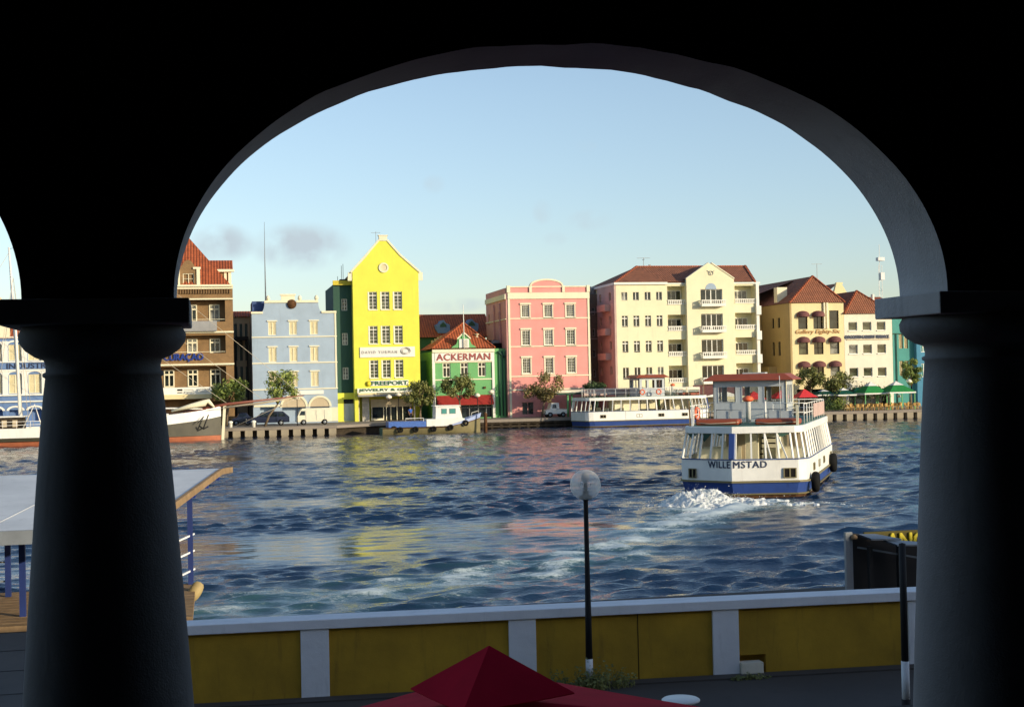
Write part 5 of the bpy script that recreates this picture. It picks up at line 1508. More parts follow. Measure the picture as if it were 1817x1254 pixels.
# --- rear roof at far right, lattice mast
B = Bld('red_rear_roof', 'sliver of a red roof with white chimney behind the off-white house', 'building', FY + 16, 1543, 1585, 560)
m = MB(); m.box(B.x0, B.x1, B.Y, B.Y + 8, 1.1, B.Z(540)); B.part('wall', m, 'offwhite')
m = MB(); m.prism_x([(B.Y - .3, B.Z(540) + .003), (B.Y + 8, B.Z(540) + .003), (B.Y + 4, B.Z(524))], B.x0, B.x1); rf = B.part('roof', m, 'roof')
B.part('chimney', MB().box(B.X(1555), B.X(1558), B.Y + 1, B.Y + 1.6, B.Z(540), B.Z(521)), 'white', rf)
Ym = FY + 40; m = MB(); mx_ = at(1561, 480, Y=Ym).x; zt_ = at(1560, 434, Y=Ym).z; z0_ = 1.1
tr = [(mx_ - .28, Ym - .2), (mx_ + .28, Ym - .2), (mx_, Ym + .3)]
for x, y in tr: m.bar((x, y, z0_), (x, y, at(1561, 470, Y=Ym).z), .06)
z = z0_ + 12
i = 0
while z < at(1561, 470, Y=Ym).z - .8:
    a, b_ = tr[i % 3], tr[(i + 1) % 3]; m.bar((a[0], a[1], z), (b_[0], b_[1], z + .8), .04); m.bar((b_[0], b_[1], z), (a[0], a[1], z), .04); z += .8; i += 1
m.bar((mx_, Ym, at(1561, 470, Y=Ym).z - 1), (mx_, Ym, zt_), .06)
m.box(mx_ - .5, mx_ + .6, Ym - .6, Ym + .3, at(1561, 463, Y=Ym).z, at(1561, 457, Y=Ym).z); m.box(mx_ - .1, mx_ + .55, Ym - .6, Ym, at(1561, 497, Y=Ym).z, at(1561, 484, Y=Ym).z)
tag(m.build('lattice_mast', 'silver'), 'thin lattice radio mast with two boxes beside the right column', 'mast')
# --- teal buildings
B = Bld('teal_building', 'teal building with ochre shutters partly behind the right column', 'building', FY + 1.5, 1584.2, 1626, 620)
hl = [B.hole(a, a + 7, c, d, .2) for a in (1595.5, 1604.5) for c, d in ((593, 618), (640, 666))]
body(B, hl, B.Z(545), 'teal', dmax=.25)
for a in (1595.5, 1604.5):
    for c, d in ((593, 618), (640, 666)): B.win(a, a + 7, c, d, shut=True, nx=2, nz=1, fmat='peachside', pmat='shutter', fw=.06)
B.band('string_course', 591, 592.4, 'dkgreen', .12)
B.part('drainpipe', MB(smooth=True).tube([(B.X(1590), B.Y - .12, 1.2), (B.X(1590), B.Y - .12, B.Z(592))], .07, 8), 'dkgreen')
B = Bld('blue_green_building', 'blue-green building showing at the edge of the right column', 'building', FY + .8, 1626.4, 1720, 620)
hl = [B.hole(a, a + 9, c, d, .2) for a in (1634, 1652, 1670) for c, d in ((600, 624), (644, 668))]
body(B, hl, B.Z(548), 'tealblue', dmax=.25)
for a in (1634, 1652, 1670):
    for c, d in ((600, 624), (644, 668)): B.win(a, a + 9, c, d, shut=True, nx=2, nz=1, fmat='white', pmat='teal', fw=.08)
# --- filler houses further along, hidden behind the columns but there when seen from the side

# ------------------------------------------------------------------ ferries
XA = -.38
def fout(b, z, ins=0.0, Lh=17.0):
    e = .95
    pts = [(XA * b / 3.2, ins), (b * .86, e + ins), (b * .97, e + .38 + ins), (b, e + .95 + ins), (b, Lh / 2), (b, Lh - e - .95 - ins), (b * .97, Lh - e - .38 - ins), (b * .86, Lh - e - ins),
           (0, Lh - ins), (-b * .86, Lh - e - ins), (-b * .97, Lh - e - .38 - ins), (-b, Lh - e - .95 - ins), (-b, Lh / 2), (-b, e + .95 + ins), (-b * .97, e + .38 + ins), (-b * .86, e + ins)]
    return [(x, y, z) for x, y in pts]
def fbend(x, b=3.2):
    return .95 * (x - XA) / (b * .86 - XA) if x > XA else .95 * (XA - x) / (b * .86 + XA)
def ferry(label, loc, rz, name_text=None, roofmat='orange'):
    f = thing('ferry', label, 'ferry', loc, rz)
    MB().loft([fout(2.55, -.9, .5), fout(2.98, .0, .22), fout(3.05, .16, .18)]).build('boot_stripe', 'rust', f)
    MB().loft([fout(3.055, .165, .175), fout(3.2, .72, .05)]).build('hull', 'boatblue', f)
    MB().loft([fout(3.14, .10, .10), fout(3.16, .17, .08)]).build('rubbing_strake', 'olive', f)
    MB().loft([fout(3.27, .70, -.03), fout(3.27, .79, -.03)]).build('rubbing_strake', 'olive', f)
    m = MB(); m.loft([fout(3.2, .795, .03), fout(3.2, 1.86, .0)], False, False); m.loft([fout(3.12, 1.86, .09), fout(3.12, .95, .12)], False, False); m.loft([fout(3.2, 1.86, 0), fout(3.12, 1.86, .09)], False, False)
    m.build('bulwark', 'boatwhite', f)
    MB().loft([fout(3.115, .86, .13), fout(3.115, .94, .13)]).build('lower_deck', 'deckgreen', f)
    m = MB(); m.loft([fout(3.24, 1.80, -.02), fout(3.24, 1.875, -.02)], True, True); 
    MB().loft([fout(3.235, 1.81, -.035), fout(3.235, 1.865, -.035)], False, False).build('sill_strip', 'navyblue', f)
    # raked window posts all round
    lo, hi = fout(3.16, 1.862, .04), fout(2.95, 3.1, .28)
    n = len(lo)
    def post(i, t, w=.085, mat='boatwhite', t2=None, nm='window_post'):
        t2 = t if t2 is None else t2
        a = Vector(lo[i]).lerp(Vector(lo[(i + 1) % n]), t); b = Vector(hi[i]).lerp(Vector(hi[(i + 1) % n]), t2)
        MB().bar(a, b, w, w).build(nm, mat, f)
    post(0, .0, .26, 'boatblue', nm='centre_post'); post(0, .045, .14, 'boatwhite')
    for t in (.30, .52, .72, .93): post(0, t)
    post(0, .60, .06, t2=.52); post(0, .84, .06, t2=.72)
    for t in (.05, .27, .52, .78): post(n - 1, t)
    for t in (.12, .88): post(1, t)
    for t in (.0,): post(15 - 1, t); post(15 - 2, t)
    for k in range(3, 5):
        for t in (.0, .17, .34, .5, .67, .84): post(k, t, .10)
    for k in range(11, 13):
        for t in (.0, .17, .34, .5, .67, .84): post(k, t, .10)
    for i in (6, 7, 8, 9, 10): post(i, 0.0); 
    for i in (7, 8): post(i, .35); post(i, .7)
    # furniture seen through the openings
    for k in range(6):
        y = 3.2 + k * 1.9
        if 6.2 < y < 8.9: continue
        for s in (-1, 1): MB().box(min(s * .7, s * 2.7), max(s * .7, s * 2.7), y, y + .42, 1.3, 1.38).box(min(s * .7, s * 2.7), max(s * .7, s * 2.7), y + .42, y + .48, .941, 2.2).build('passenger_bench', 'cream', f)
    m = MB(); m.box(.45, .53, 3.0, 4.6, .95, 3.09); m.box(1.42, 1.5, 3.0, 4.6, .95, 3.09); m.build('stair_case', 'cream', f)
    m = MB()
    for k in range(8): m.box(.54, 1.41, 3.0 + k * .22, 3.3 + k * .22, 1.1 + k * .26, 1.16 + k * .26)
    m.build('stairs', 'dark', f)
    for a, b in ((-1.5, -.5), (1.7, 2.6), (-2.9, -2.3)): MB().box(a, b, 5.6, 5.7, .95, 3.09).build('saloon_partition', 'beige', f)
    MB().box(-1.4, 1.4, 9.0, 12.0, .95, 3.09).build('engine_casing', 'cream', f)
    for (x0, x1, dz) in ((-2.75, -2.2, .30), (-2.1, -1.45, .42), (-1.2, -.7, .12), (1.7, 2.4, .2)):
        m = MB(); m.add([(x0, fbend(x0) + .32, 3.095), (x1, fbend(x1) + .32, 3.095), (x0 + (x1 - x0) * .35, fbend(x0) + .34, 3.095 - dz)], [(0, 1, 2)])
        m.build('rolled_curtain', 'dkgreen', f)
    # upper deck
    MB().loft([fout(2.98, 3.105, .20), fout(3.0, 3.12, .18), fout(3.0, 3.42, .18), fout(2.97, 3.45, .2)]).build('deck_fascia', 'boatwhite', f, bevel=.01)
    MB().loft([fout(2.86, 3.452, .32), fout(2.86, 3.47, .32)]).build('upper_deck', 'deckgreen', f)
    # wheelhouse
    X0, X1, Y0, Y1, Z0, Z1 = -2.2, 1.65, 6.0, 9.2, 3.472, 5.64
    hs = [(-1.95, -.97, 4.5, 5.38), (-.69, .23, 4.5, 5.38), (.48, 1.46, 4.5, 5.38)]
    m = MB()
    holed(m, (X0, Y0), 0, X1 - X0, Z0, Z1, [(a - X0, b - X0, c, d) for a, b, c, d in hs], .06)
    holed(m, (X1, Y1), 180, X1 - X0, Z0, Z1, [(X1 - b, X1 - a, c, d) for a, b, c, d in hs], .06)
    sd = [(.35, .95, 4.45, 5.4), (1.2, 1.9, 4.45, 5.4), (2.15, 2.85, 4.45, 5.4)]
    holed(m, (X1, Y0), 90, Y1 - Y0, Z0, Z1, sd, .06); holed(m, (X0, Y1), -90, Y1 - Y0, Z0, Z1, sd, .06)
    # inner skins so the walls have thickness
    holed(m, (X0 + .06, Y0 + .062), 0, X1 - X0 - .12, Z0, Z1, [(a - X0 - .06, b - X0 - .06, c, d) for a, b, c, d in hs], .001)
    m.box(X0, X1, Y0, Y1, Z1 + .001, Z1 + .02)
    wh = m.build('wheelhouse', 'boatgrey', f)
    for a, b, c, d in hs:
        w_ = MB(); w_.box(a, b, Y0 - .02, Y0 + .03, c, c + .04); w_.box(a, b, Y0 - .02, Y0 + .03, d - .04, d); w_.box(a, a + .04, Y0 - .02, Y0 + .03, c + .04, d - .04); w_.box(b - .04, b, Y0 - .02, Y0 + .03, c + .04, d - .04)
        o = w_.build('window', 'boatgrey', wh); MB().box(a + .04, b - .04, Y0 + .02, Y0 + .028, c + .04, d - .04).build('pane', 'clear', o)
    MB().box(X1 + .001, X1 + .04, Y0 - .03, Y0 + .15, Z0, Z1).build('corner_post', 'cream', wh); MB().box(X1 + .001, X1 + .035, Y1 - .12, Y1 + .02, Z0, Z1).build('corner_post', 'cream', wh)
    MB().box(-.35, -.25, Y1 - 1.0, Y1 - .5, Z0, 4.6).box(-.8, .3, Y1 - .55, Y1 - .1, Z0, 4.45).box(-1.2, -1.05, Y0 + .9, Y0 + 1.1, Z0, 5.6).build('console', 'wood', wh)
    rf = MB(); x0, x1, y0, y1 = X0 - .45, X1 + .42, Y0 - .45, Y1 + .45
    rf.loft([[(x0, y0, 5.665), (x1, y0, 5.665), (x1, y1, 5.665), (x0, y1, 5.665)], [(x0, y0, 5.72), (x1, y0, 5.72), (x1, y1, 5.72), (x0, y1, 5.72)],
             [(x0 + .5, y0 + .5, 6.02), (x1 - .5, y0 + .5, 6.02), (x1 - .5, y1 - .5, 6.02), (x0 + .5, y1 - .5, 6.02)]])
    rf.build('wheelhouse_roof', roofmat, f, bevel=.02)
    MB().box(-.7, .5, Y0 + .6, Y0 + 1.6, 6.025, 6.09).build('roof_hatch', 'boatgrey', f)
    for x0, x1 in ((-2.45, -.25), (.55, 2.75)):
        m = MB(); m.box(x0, x1, 1.75, 2.95, 3.475, 3.77); m.build('life_float', 'orange', f, bevel=.09)
        m = MB(smooth=True); m.tube([(x0, 1.78, 3.62), (x0 + .7, 1.70, 3.55), (x0 + 1.4, 1.70, 3.57), (x1, 1.78, 3.62)], .02, 6); m.build('grab_line', 'rope', f)
    for x0, x1 in ((-1.6, -.35), (1.05, 2.2)):
        m = MB(); m.box(x0, x1, 3.7, 4.15, 3.85, 3.9); m.box(x0, x1, 3.64, 3.69, 3.72, 4.12); m.build('bench', 'boatgrey', f)
        m = MB(smooth=True); m.tube([(x0 - .05, 3.6, 3.475), (x0 - .05, 3.6, 4.2), (x1 + .05, 3.6, 4.2), (x1 + .05, 3.6, 3.475)], .025, 6); m.tube([((x0 + x1) / 2, 3.6, 3.475), ((x0 + x1) / 2, 3.6, 4.2)], .02, 6); m.build('bench_frame', 'grey_metal', f)
    m = MB(smooth=True); m.lathe([(.13, 3.475), (.13, 4.55), (.17, 4.58)], (-.12, 4.4, 0), 14); v_ = m.build('ventilator', 'boatwhite', f)
    MB(smooth=True).lathe([(.17, 4.585), (.28, 4.66), (.30, 4.74), (.2, 4.85), (.05, 4.9)], (-.12, 4.36, 0), 14).build('cowl', 'ring', v_)
    MB(smooth=True).lathe([(.06, 3.475), (.06, 4.6)], (.75, 4.4, 0), 10).build('vent_pipe', 'boatwhite', f)
    # rails
    def rail(pts, hs_=(.5, .98), z=3.47, st=1.25, mat='boatwhite'):
        m = MB(smooth=True)
        for h_ in hs_: m.tube([(x, y, z + h_) for x, y in pts], .022, 6)
        for p, q in zip(pts[:-1], pts[1:]):
            k = max(1, int(math.dist(p, q) / st))
            for i in range(k + 1): x, y = p[0] + (q[0] - p[0]) * i / k, p[1] + (q[1] - p[1]) * i / k; m.tube([(x, y, z), (x, y, z + hs_[-1])], .022, 6)
        m.build('railing', mat, f)
    rail([(-2.75, 1.9), (-2.8, 6.0), (-2.8, 14.8)]); rail([(2.8, 3.6), (2.8, 14.8)]); rail([(-2.75, 14.9), (2.75, 14.9)])
    rail([(1.0, 5.6), (2.75, 5.6)])
    MB().bar((-2.62, 1.35, 3.46), (-2.66, 1.35, 4.75), .07).build('stern_post', 'wood', f)
    MB().bar((-2.5, 1.35, 3.46), (-2.52, 1.35, 4.45), .10).build('stern_post', 'boatwhite', f)
    MB().bar((2.68, 1.6, 3.46), (2.68, 1.6, 4.45), .12).build('stern_post', 'cream', f)
    m = MB(); m.box(2.83, 2.85, 8.2, 14.6, 3.62, 4.35); m.build('rail_netting', 'salmon', f)
    MB(smooth=True).tube([(1.45, 5.2, 3.47), (1.42, 5.2, 5.9)], .02, 6).build('whip_aerial', 'silver', f)
    # portlights
    def port(x0, x1, z0, z1, fn, ang=0):
        m = MB()
        for a, b in ((x0, x0 + .05), (x1 - .05, x1), ((x0 + x1) / 2 - .03, (x0 + x1) / 2 + .03)): m.box(a, b, -.05, .0, z0, z1)
        m.box(x0, x1, -.045, .0, z0 - .04, z0); m.box(x0, x1, -.045, .0, z1, z1 + .04)
        g_ = MB().box(x0 + .05, x1 - .05, -.02, .02, z0, z1)
        for q in (m, g_): q.v = [fn(*v) for v in q.v]
        o = m.build('portlight', 'olive', f); g_.build('pane', 'dark', o)
    st = lambda x, y, z: (x, fbend(x) + y - .01, z)
    port(-2.68, -2.25, .93, 1.33, st); port(2.05, 2.66, .95, 1.36, st)
    for yy in (3.6, 6.5, 9.2, 13.6):
        port(yy, yy + .7, 1.12, 1.42, lambda x, y, z: (3.2 - y, x, z)); port(yy, yy + .7, 1.12, 1.42, lambda x, y, z: (-3.2 + y, x, z))
    m = MB(); m.box(3.19, 3.235, 6.6, 8.0, .82, 1.84); m.box(-3.235, -3.19, 8.6, 11.2, .82, 1.84); m.build('side_door', 'boatwhite', f)
    if name_text:
        for tx, ta, tb_ in ((name_text[:5], -1.62, -.47), (name_text[5:], -.30, 1.27)):
            text_part('lettering', tx, ta, tb_, 1.43, 1.76, -.004, 'letter_navy', f, bold=.022, spacing=1.12, bend=fbend, depth=.012)
    return f
fp = at(1303, 884, Z=0)
HD = -29.5
main = ferry('white and blue passenger ferry heading away from the camera, its stern showing painted letters', (fp.x + .3, fp.y, .03), HD, 'WILLEMSTAD')
mp = at(1018, 759.5, Z=0)
fm_x = mp.x + .3
moored = ferry('white and blue ferry with orange wheelhouse roof moored side-on at the far quay', (fm_x + 17.2, mp.y + 3.1, .0), 90)
def local(o, p):
    a = o.rotation_euler.z; c, s = math.cos(a), math.sin(a)
    return (o.location.x + p[0] * c - p[1] * s, o.location.y + p[0] * s + p[1] * c, o.location.z + p[2])
def torus(R0, r, n=24, k=10, axis='X'):
    m = MB(smooth=True); rings = []
    for i in range(n):
        a = 2 * PI * i / n; ring = []
        for j in range(k):
            b = 2 * PI * j / k; rr = R0 + r * math.cos(b)
            p = (r * 1.15 * math.sin(b), rr * math.cos(a), rr * math.sin(a))
            ring.append(p if axis == 'X' else (p[1], p[0], p[2]))
        rings.append(ring)
    rings.append(rings[0]); m.loft(rings, False, False)
    return m
def tyre(loc, rz, rad, label, group=None):
    o = torus(rad * .68, rad * .32).build('tyre_fender', 'tyre'); o.location = loc; o.rotation_euler = (0, 0, R(rz)); tag(o, label, 'tyre', group)
tyre(local(main, (3.45, 2.15, .62)), HD, .52, 'black tyre fender hanging at the near starboard corner of the departing ferry')
tyre(local(main, (3.40, 13.2, .85)), HD, .55, 'black tyre fender hanging at the far end of the departing ferry side')
def life_ring(loc, rz, label, rx=0):
    o = torus(.27, .085, 20, 8, 'Y').build('life_ring', 'ring'); o.location = loc; o.rotation_euler = (rx, 0, R(rz)); tag(o, label, 'life ring')
    m = MB()
    for a in range(4):
        t = PI / 4 + a * PI / 2; m.bar((.18 * math.cos(t), -.105, .18 * math.sin(t)), (.36 * math.cos(t), -.105, .36 * math.sin(t)), .09, .02)
    m.build('white_band', 'boatwhite', o)
life_ring(local(main, (-2.86, 4.6, 4.0)), HD + 80, 'orange life ring on the port rail of the departing ferry')
life_ring((fm_x + 8.1, mp.y - .05, 4.0), 0, 'left of two orange life rings below the wheelhouse of the moored ferry')
life_ring((fm_x + 10.1, mp.y - .05, 4.0), 0, 'right of two orange life rings below the wheelhouse of the moored ferry')

# ------------------------------------------------------------------ schooner at left
sb_ = at(393, 781, Z=0)
SCH = 33.0
sch = thing('schooner', 'white and dark schooner with red boot stripe and brown bowsprit, passing behind the left column', 'sailing ship', (sb_.x, sb_.y + 2.3, 0), -90 + 1.5)
def hull_loft(stn, cols, parent, names, mats):
    """stn: list of (y, [(x,z)...]) half sections, keel to rail; cols: index ranges per part"""
    for (a, b), nm, mt in zip(cols, names, mats):
        m = MB(smooth=True)
        for s in (1, -1):
            rings = [[(s * x, y, z) for x, z in sec[a:b + 1]] for y, sec in stn]
            nn = len(rings[0])
            vs = [p for r in rings for p in r]; fs = []
            for i in range(len(rings) - 1):
                for k in range(nn - 1):
                    q = (i * nn + k, i * nn + k + 1, (i + 1) * nn + k + 1, (i + 1) * nn + k); fs.append(q if s < 0 else q[::-1])
            m.add(vs, fs)
        ob = m.build(nm, mt, parent)
def lerp(a, b, t): return a + (b - a) * t
st = []
NST = 24
for i in range(NST + 1):
    u = i / NST; y = -SCH * u
    full = min(1, (u / .28)) ** .6 if u < .28 else (1 if u < .85 else 1 - (u - .85) * 1.6)
    d = SCH * u
    zl = 2.5 - 1.65 * min(1, (d / 17) ** .75); zt_ = 3.62 - 1.75 * min(1, (d / 17) ** .7)
    bw = 2.35 * full; rake = lambda z: (.28 * z if u < .05 else 0)
    sec = [(0.0, -1.2), (bw * .78, -.05), (bw * .86, .48), (bw * .97 + .02, .5), (bw * 1.02 + .03, zl), (bw * 1.06 + .05, zl + .02), (bw * 1.09 + .06, zt_)]
    st.append((y, sec))
hull_loft(st, [(0, 2), (3, 4), (5, 6)], sch, ['boot_stripe', 'hull', 'bulwark'], ['boot', 'hulldark', 'boatwhite'])
m = MB(); m.bar((0, .12, -.5), (0, .42, 3.75), .16, .3); m.build('stem', 'cream', sch)
m = MB(); pts = []
for y, sec in st: pts.append((y, sec[6][0], sec[5][1]))
m.add([(x * .96, y, z + .15) for y, x, z in pts] + [(-x * .96, y, z + .15) for y, x, z in pts], [(i, i + 1, i + 1 + len(pts), i + len(pts)) for i in range(len(pts) - 1)]); m.build('deck', 'wood', sch)
m = MB(smooth=True); m.tube([(0, -4.0, 2.9), (0, .6, 3.8), (0, 9.0, 4.55)], [.20, .17, .05], 10); m.build('bowsprit', 'spar', sch)
m = MB(smooth=True); m.tube([(0, .4, 3.45), (0, 4.5, 3.85), (0, 7.5, 4.25)], [.13, .12, .04], 8); m.build('bowsprit_net', 'beige', sch)
for (yy, hh, rk) in ((-12.3, 21.5, -.6), (-20.5, 19.3, -1.0)):
    m = MB(smooth=True); m.tube([(0, yy, 1.5), (0, yy + rk * .5, 1.5 + hh * .55), (0, yy + rk, 1.5 + hh)], [.24, .19, .09], 12); mo = m.build('mast', 'boatwhite', sch)
    MB().bar((-.9, yy + rk * .8, 1.5 + hh * .84), (.9, yy + rk * .8, 1.5 + hh * .84), .07).build('crosstree', 'boatwhite', mo)
m = MB(smooth=True)
for p, q in (((0, -12.9, 23.0), (0, 8.8, 4.55)), ((0, -12.7, 17.5), (0, 4.5, 4.2)), ((0, -12.6, 13.5), (0, .8, 3.8)), ((0, -21.5, 20.6), (0, -12.9, 22.8)),
             ((0, -21.4, 20.4), (0, -32, 2.5)), ((0, -21.1, 17.6), (2.3, -19.5, 1.9)), ((0, -21.1, 17.6), (2.3, -23.5, 1.9)), ((0, -21.1, 17.6), (-2.3, -19.5, 1.9)), ((0, -21.1, 17.6), (-2.3, -23.5, 1.9)),
             ((0, -12.7, 19), (2.3, -11, 1.9)), ((0, -12.7, 19), (-2.3, -11, 1.9)), ((.0, 8.8, 4.5), (.0, .3, .9)), ((.0, 8.8, 4.5), (1.2, -1.5, 3.2)), ((.0, 8.8, 4.5), (-1.2, -1.5, 3.2))):
    m.tube([p, q], .022, 5)
m.build('rigging', 'rope', sch)
m = MB(smooth=True); m.tube([(0, -12.2, 3.6), (.1, -5.0, 3.5), (.1, -.9, 3.3)], [.10, .09, .07], 8); m.build('boom', 'boatwhite', sch)
m = MB(smooth=True); m.tube([(.4, -5.2, 3.2), (.4, -3.2, 3.7), (.4, -1.7, 4.0), (.35, -1.3, 4.2), (.4, -.7, 3.5)], [.12, .26, .36, .24, .10], 10); m.build('furled_sail', 'cream', sch)
m = MB(); m.box(-1.3, 1.3, -10.5, -5.5, 2.0, 2.95); m.build('deckhouse', 'boatwhite', sch, bevel=.04)
m = MB(); m.box(-1.4, 1.4, -27, -20.2, 1.7, 3.0); dh = m.build('deckhouse', 'darkwood', sch); MB().box(-1.6, 1.6, -27.2, -20.0, 3.003, 3.12).build('house_roof', 'boatwhite', dh)
m = MB()
for y in range(6): m.box(1.402, 1.44, -26.5 + y * 1.05, -26.5 + y * 1.05 + .5, 2.0, 2.7)
m.build('house_window', 'beige', dh)
for y in (-20.2, -18.5, -30): MB(smooth=True).tube([(1.9, y, 1.8), (1.6, y + 1.2, 4.3), (1.7, y + 1.9, 1.8)], .075, 8).build('davit', 'boatwhite', sch)
m = MB(smooth=True)
for z in (2.3, 2.65): m.tube([(2.35, -13.5, z), (2.4, -32, z - .25)], .025, 6)
for k in range(14): m.tube([(2.37, -14 - k * 1.35, 1.8), (2.37, -14 - k * 1.35, 2.62)], .025, 6)
m.build('railing', 'boatwhite', sch)
m = MB(smooth=True); m.lathe([(.13, -.05), (.13, .05)], (0, 0, 0), 14, 'X'); m.v = [(x + 2.52, y - 22.4, z + 1.45) for x, y, z in m.v]; m.build('hawse_hole', 'black', sch)
m = MB(smooth=True); m.tube([(1.55, -1.35, 2.75), (1.75, -1.9, 1.35)], .07, 8); m.tube([(1.55, -2.3, 1.55), (1.75, -1.9, 1.25), (1.6, -1.4, 1.5)], .08, 8); m.tube([(1.5, -1.9, 2.5), (1.8, -2.5, 1.9)], .05, 6); m.build('anchor', 'black', sch)

# ------------------------------------------------------------------ tug at the middle of the quay
tp = at(858, 767, Z=0)
TL = 11.2
tug = thing('work_boat', 'small olive work boat with white cabin, blue afterdeck and tyres along its side', 'work boat', (tp.x, tp.y + 1.9, 0), -90)
st = []
for i in range(17):
    u = i / 16; y = -TL * u
    full = (min(1, u / .3)) ** .55 if u < .3 else 1 - max(0, u - .7) * .25
    zt_ = .78 + .85 * max(0, 1 - u / .38) ** 1.3
    b_ = 1.75 * full
    st.append((y, [(0, -.9), (b_ * .72, -.1), (b_ * .9, .2), (b_ * .98 + .02, zt_ - .1), (b_ * 1.04 + .03, zt_ - .08), (b_ * 1.05 + .03, zt_)]))
hull_loft(st, [(0, 3), (4, 5)], tug, ['hull', 'rubbing_strake'], ['olive', 'rust'])
m = MB(); pts = [(y, sec[5][0], sec[5][1] - .05) for y, sec in st]
m.add([(x, y, z) for y, x, z in pts] + [(-x, y, z) for y, x, z in pts], [(i, i + 1, i + 1 + len(pts), i + len(pts)) for i in range(len(pts) - 1)]); m.add([(st[-1][1][k][0] * s, -TL, st[-1][1][k][1]) for s, ks in ((1, (0, 1, 2, 3)), (-1, (3, 2, 1))) for k in ks], [(0, 1, 2, 3, 4, 5, 6)]); m.build('deck', 'deckgreen', tug)
m = MB()
for s in (1, -1):
    vs = []
    for i in range(0, 6):
        y, sec = st[i]; x, z = sec[5]; h_ = .55 * (1 - i / 6.5); vs += [(s * x, y, z), (s * (x + .06), y + .12 * (1 - i / 5), z + h_)]
    m.add(vs, [(2 * i, 2 * i + 1, 2 * i + 3, 2 * i + 2) if s > 0 else (2 * i + 2, 2 * i + 3, 2 * i + 1, 2 * i) for i in range(5)])
m.build('bow_bulwark', plain('pale_blue_boat_paint', (.34, .42, .66), .45), tug)
MB().box(-1.35, 1.35, -6.3, -2.0, .8, 1.62).build('trunk', 'boatwhite', tug, bevel=.04)
m = MB(); m.prism_x([(-5.25, 1.62), (-2.2, 1.62), (-2.55, 2.98), (-5.2, 2.98)], -1.15, 1.15); cb_ = m.build('cabin', 'boatwhite', tug, bevel=.04)
m = MB(); m.prism_x([(-5.35, 2.985), (-2.35, 2.985), (-2.5, 3.1), (-5.3, 3.1)], -1.25, 1.25); m.build('cabin_roof', 'boatwhite', tug)
for a, b in ((-4.6, -3.95), (-3.7, -2.95)):
    m = MB(); m.box(1.152, 1.17, a, b, 2.15, 2.75); o = m.build('window', 'grey_metal', cb_); MB().box(1.171, 1.178, a + .06, b - .06, 2.2, 2.7).build('pane', 'teal', o)
MB().box(-1.3, 1.3, -10.5, -6.32, .8, 1.42).build('afterdeck_box', plain('bright_blue_paint', (.05, .13, .42), .5), tug)
m = MB(smooth=True); m.tube([(1.2, -8.6, 1.42), (1.2, -8.6, 1.75), (1.2, -6.6, 1.75), (1.2, -6.6, 1.42)], .05, 6); m.tube([(.9, -5.2, 3.1), (.9, -5.2, 4.0)], .03, 6); m.tube([(1.3, -1.2, 1.7), (1.3, -1.2, 2.2), (.3, -.2, 2.4)], .025, 6); m.build('rails', 'boatwhite', tug)
for i, y in enumerate((-1.7 - .25, -3.7, -5.6, -7.6, -9.3)):
    z = .55 + (.55 if i == 0 else .12 if i == 1 else 0)
    tyre(local(tug, (1.9 - (.25 if i == 0 else 0), y, z)), -90, .34, 'black tyre hung along the side of the olive work boat', 'tyres along the work boat')
tyre((at(683, 762, Z=.3).x, tp.y + .6, .55), 90, .42, 'black tyre against the quay just behind the work boat stern')
p = at(863, 767, Z=0); m = MB(smooth=True); m.tube([(p.x, p.y + .5, -1), (p.x + .05, p.y + .5, 2.05), (p.x - .05, p.y + .5, 2.2)], [.2, .18, .12], 10)
tag(m.build('mooring_pile', 'rust'), 'rusty mooring pile at the bow of the olive work boat', 'mooring pile')

# ------------------------------------------------------------------ landing canopy behind the moored ferry
Yc = QM + 1.6
x0, x1 = at(985, 694, Y=Yc).x, at(1242, 688, Y=Yc).x; zc = at(1110, 693, Y=Yc).z
cn = thing('landing_canopy', 'long flat canopy on green posts behind the moored ferry', 'canopy', ((x0 + x1) / 2, Yc, QZ))
o = tuple(cn.location)
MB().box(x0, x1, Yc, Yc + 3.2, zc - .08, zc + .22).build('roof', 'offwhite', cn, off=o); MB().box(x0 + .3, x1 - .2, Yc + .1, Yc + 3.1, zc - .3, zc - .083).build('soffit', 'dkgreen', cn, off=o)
for px in (1008, 1015.5, 1060, 1115, 1170, 1225):
    x = at(px, 720, Y=Yc + .4).x; MB(smooth=True).tube([(x, Yc + .5, QZ), (x, Yc + .5, zc - .3)], .13, 10).build('post', 'dgreen2' if False else 'green', cn, off=o)
# red and white stall roof at the right end of the moored ferry
p0 = at(1244, 700, Y=QM + 2); p1 = at(1330, 697, Y=QM + 2)
stl = thing('stall_roof', 'maroon stall awning with pale slope at the right end of the moored ferry', 'awning', ((p0.x + p1.x) / 2, QM + 2, QZ)); o = tuple(stl.location)
z0, z1 = p0.z, at(1255, 683, Y=QM + 4).z
MB().prism_x([(QM + 2, z0 - .1), (QM + 5, z1), (QM + 5, z1 - .1), (QM + 2, z0 - .25)], p0.x, p1.x).build('awning', 'awning', stl, off=o)
MB().prism_y([(p0.x, z0 - .3), (p0.x + 3, z0 + .35), (p0.x + 5, z0 - .3)], QM + 1.4, QM + 1.9).build('canvas', 'whitecanvas', stl, off=o)
for x in (p0.x + .2, p1.x - .2): MB().box(x, x + .1, QM + 2.1, QM + 2.2, QZ, z0 - .2).build('post', 'grey_metal', stl, off=o)

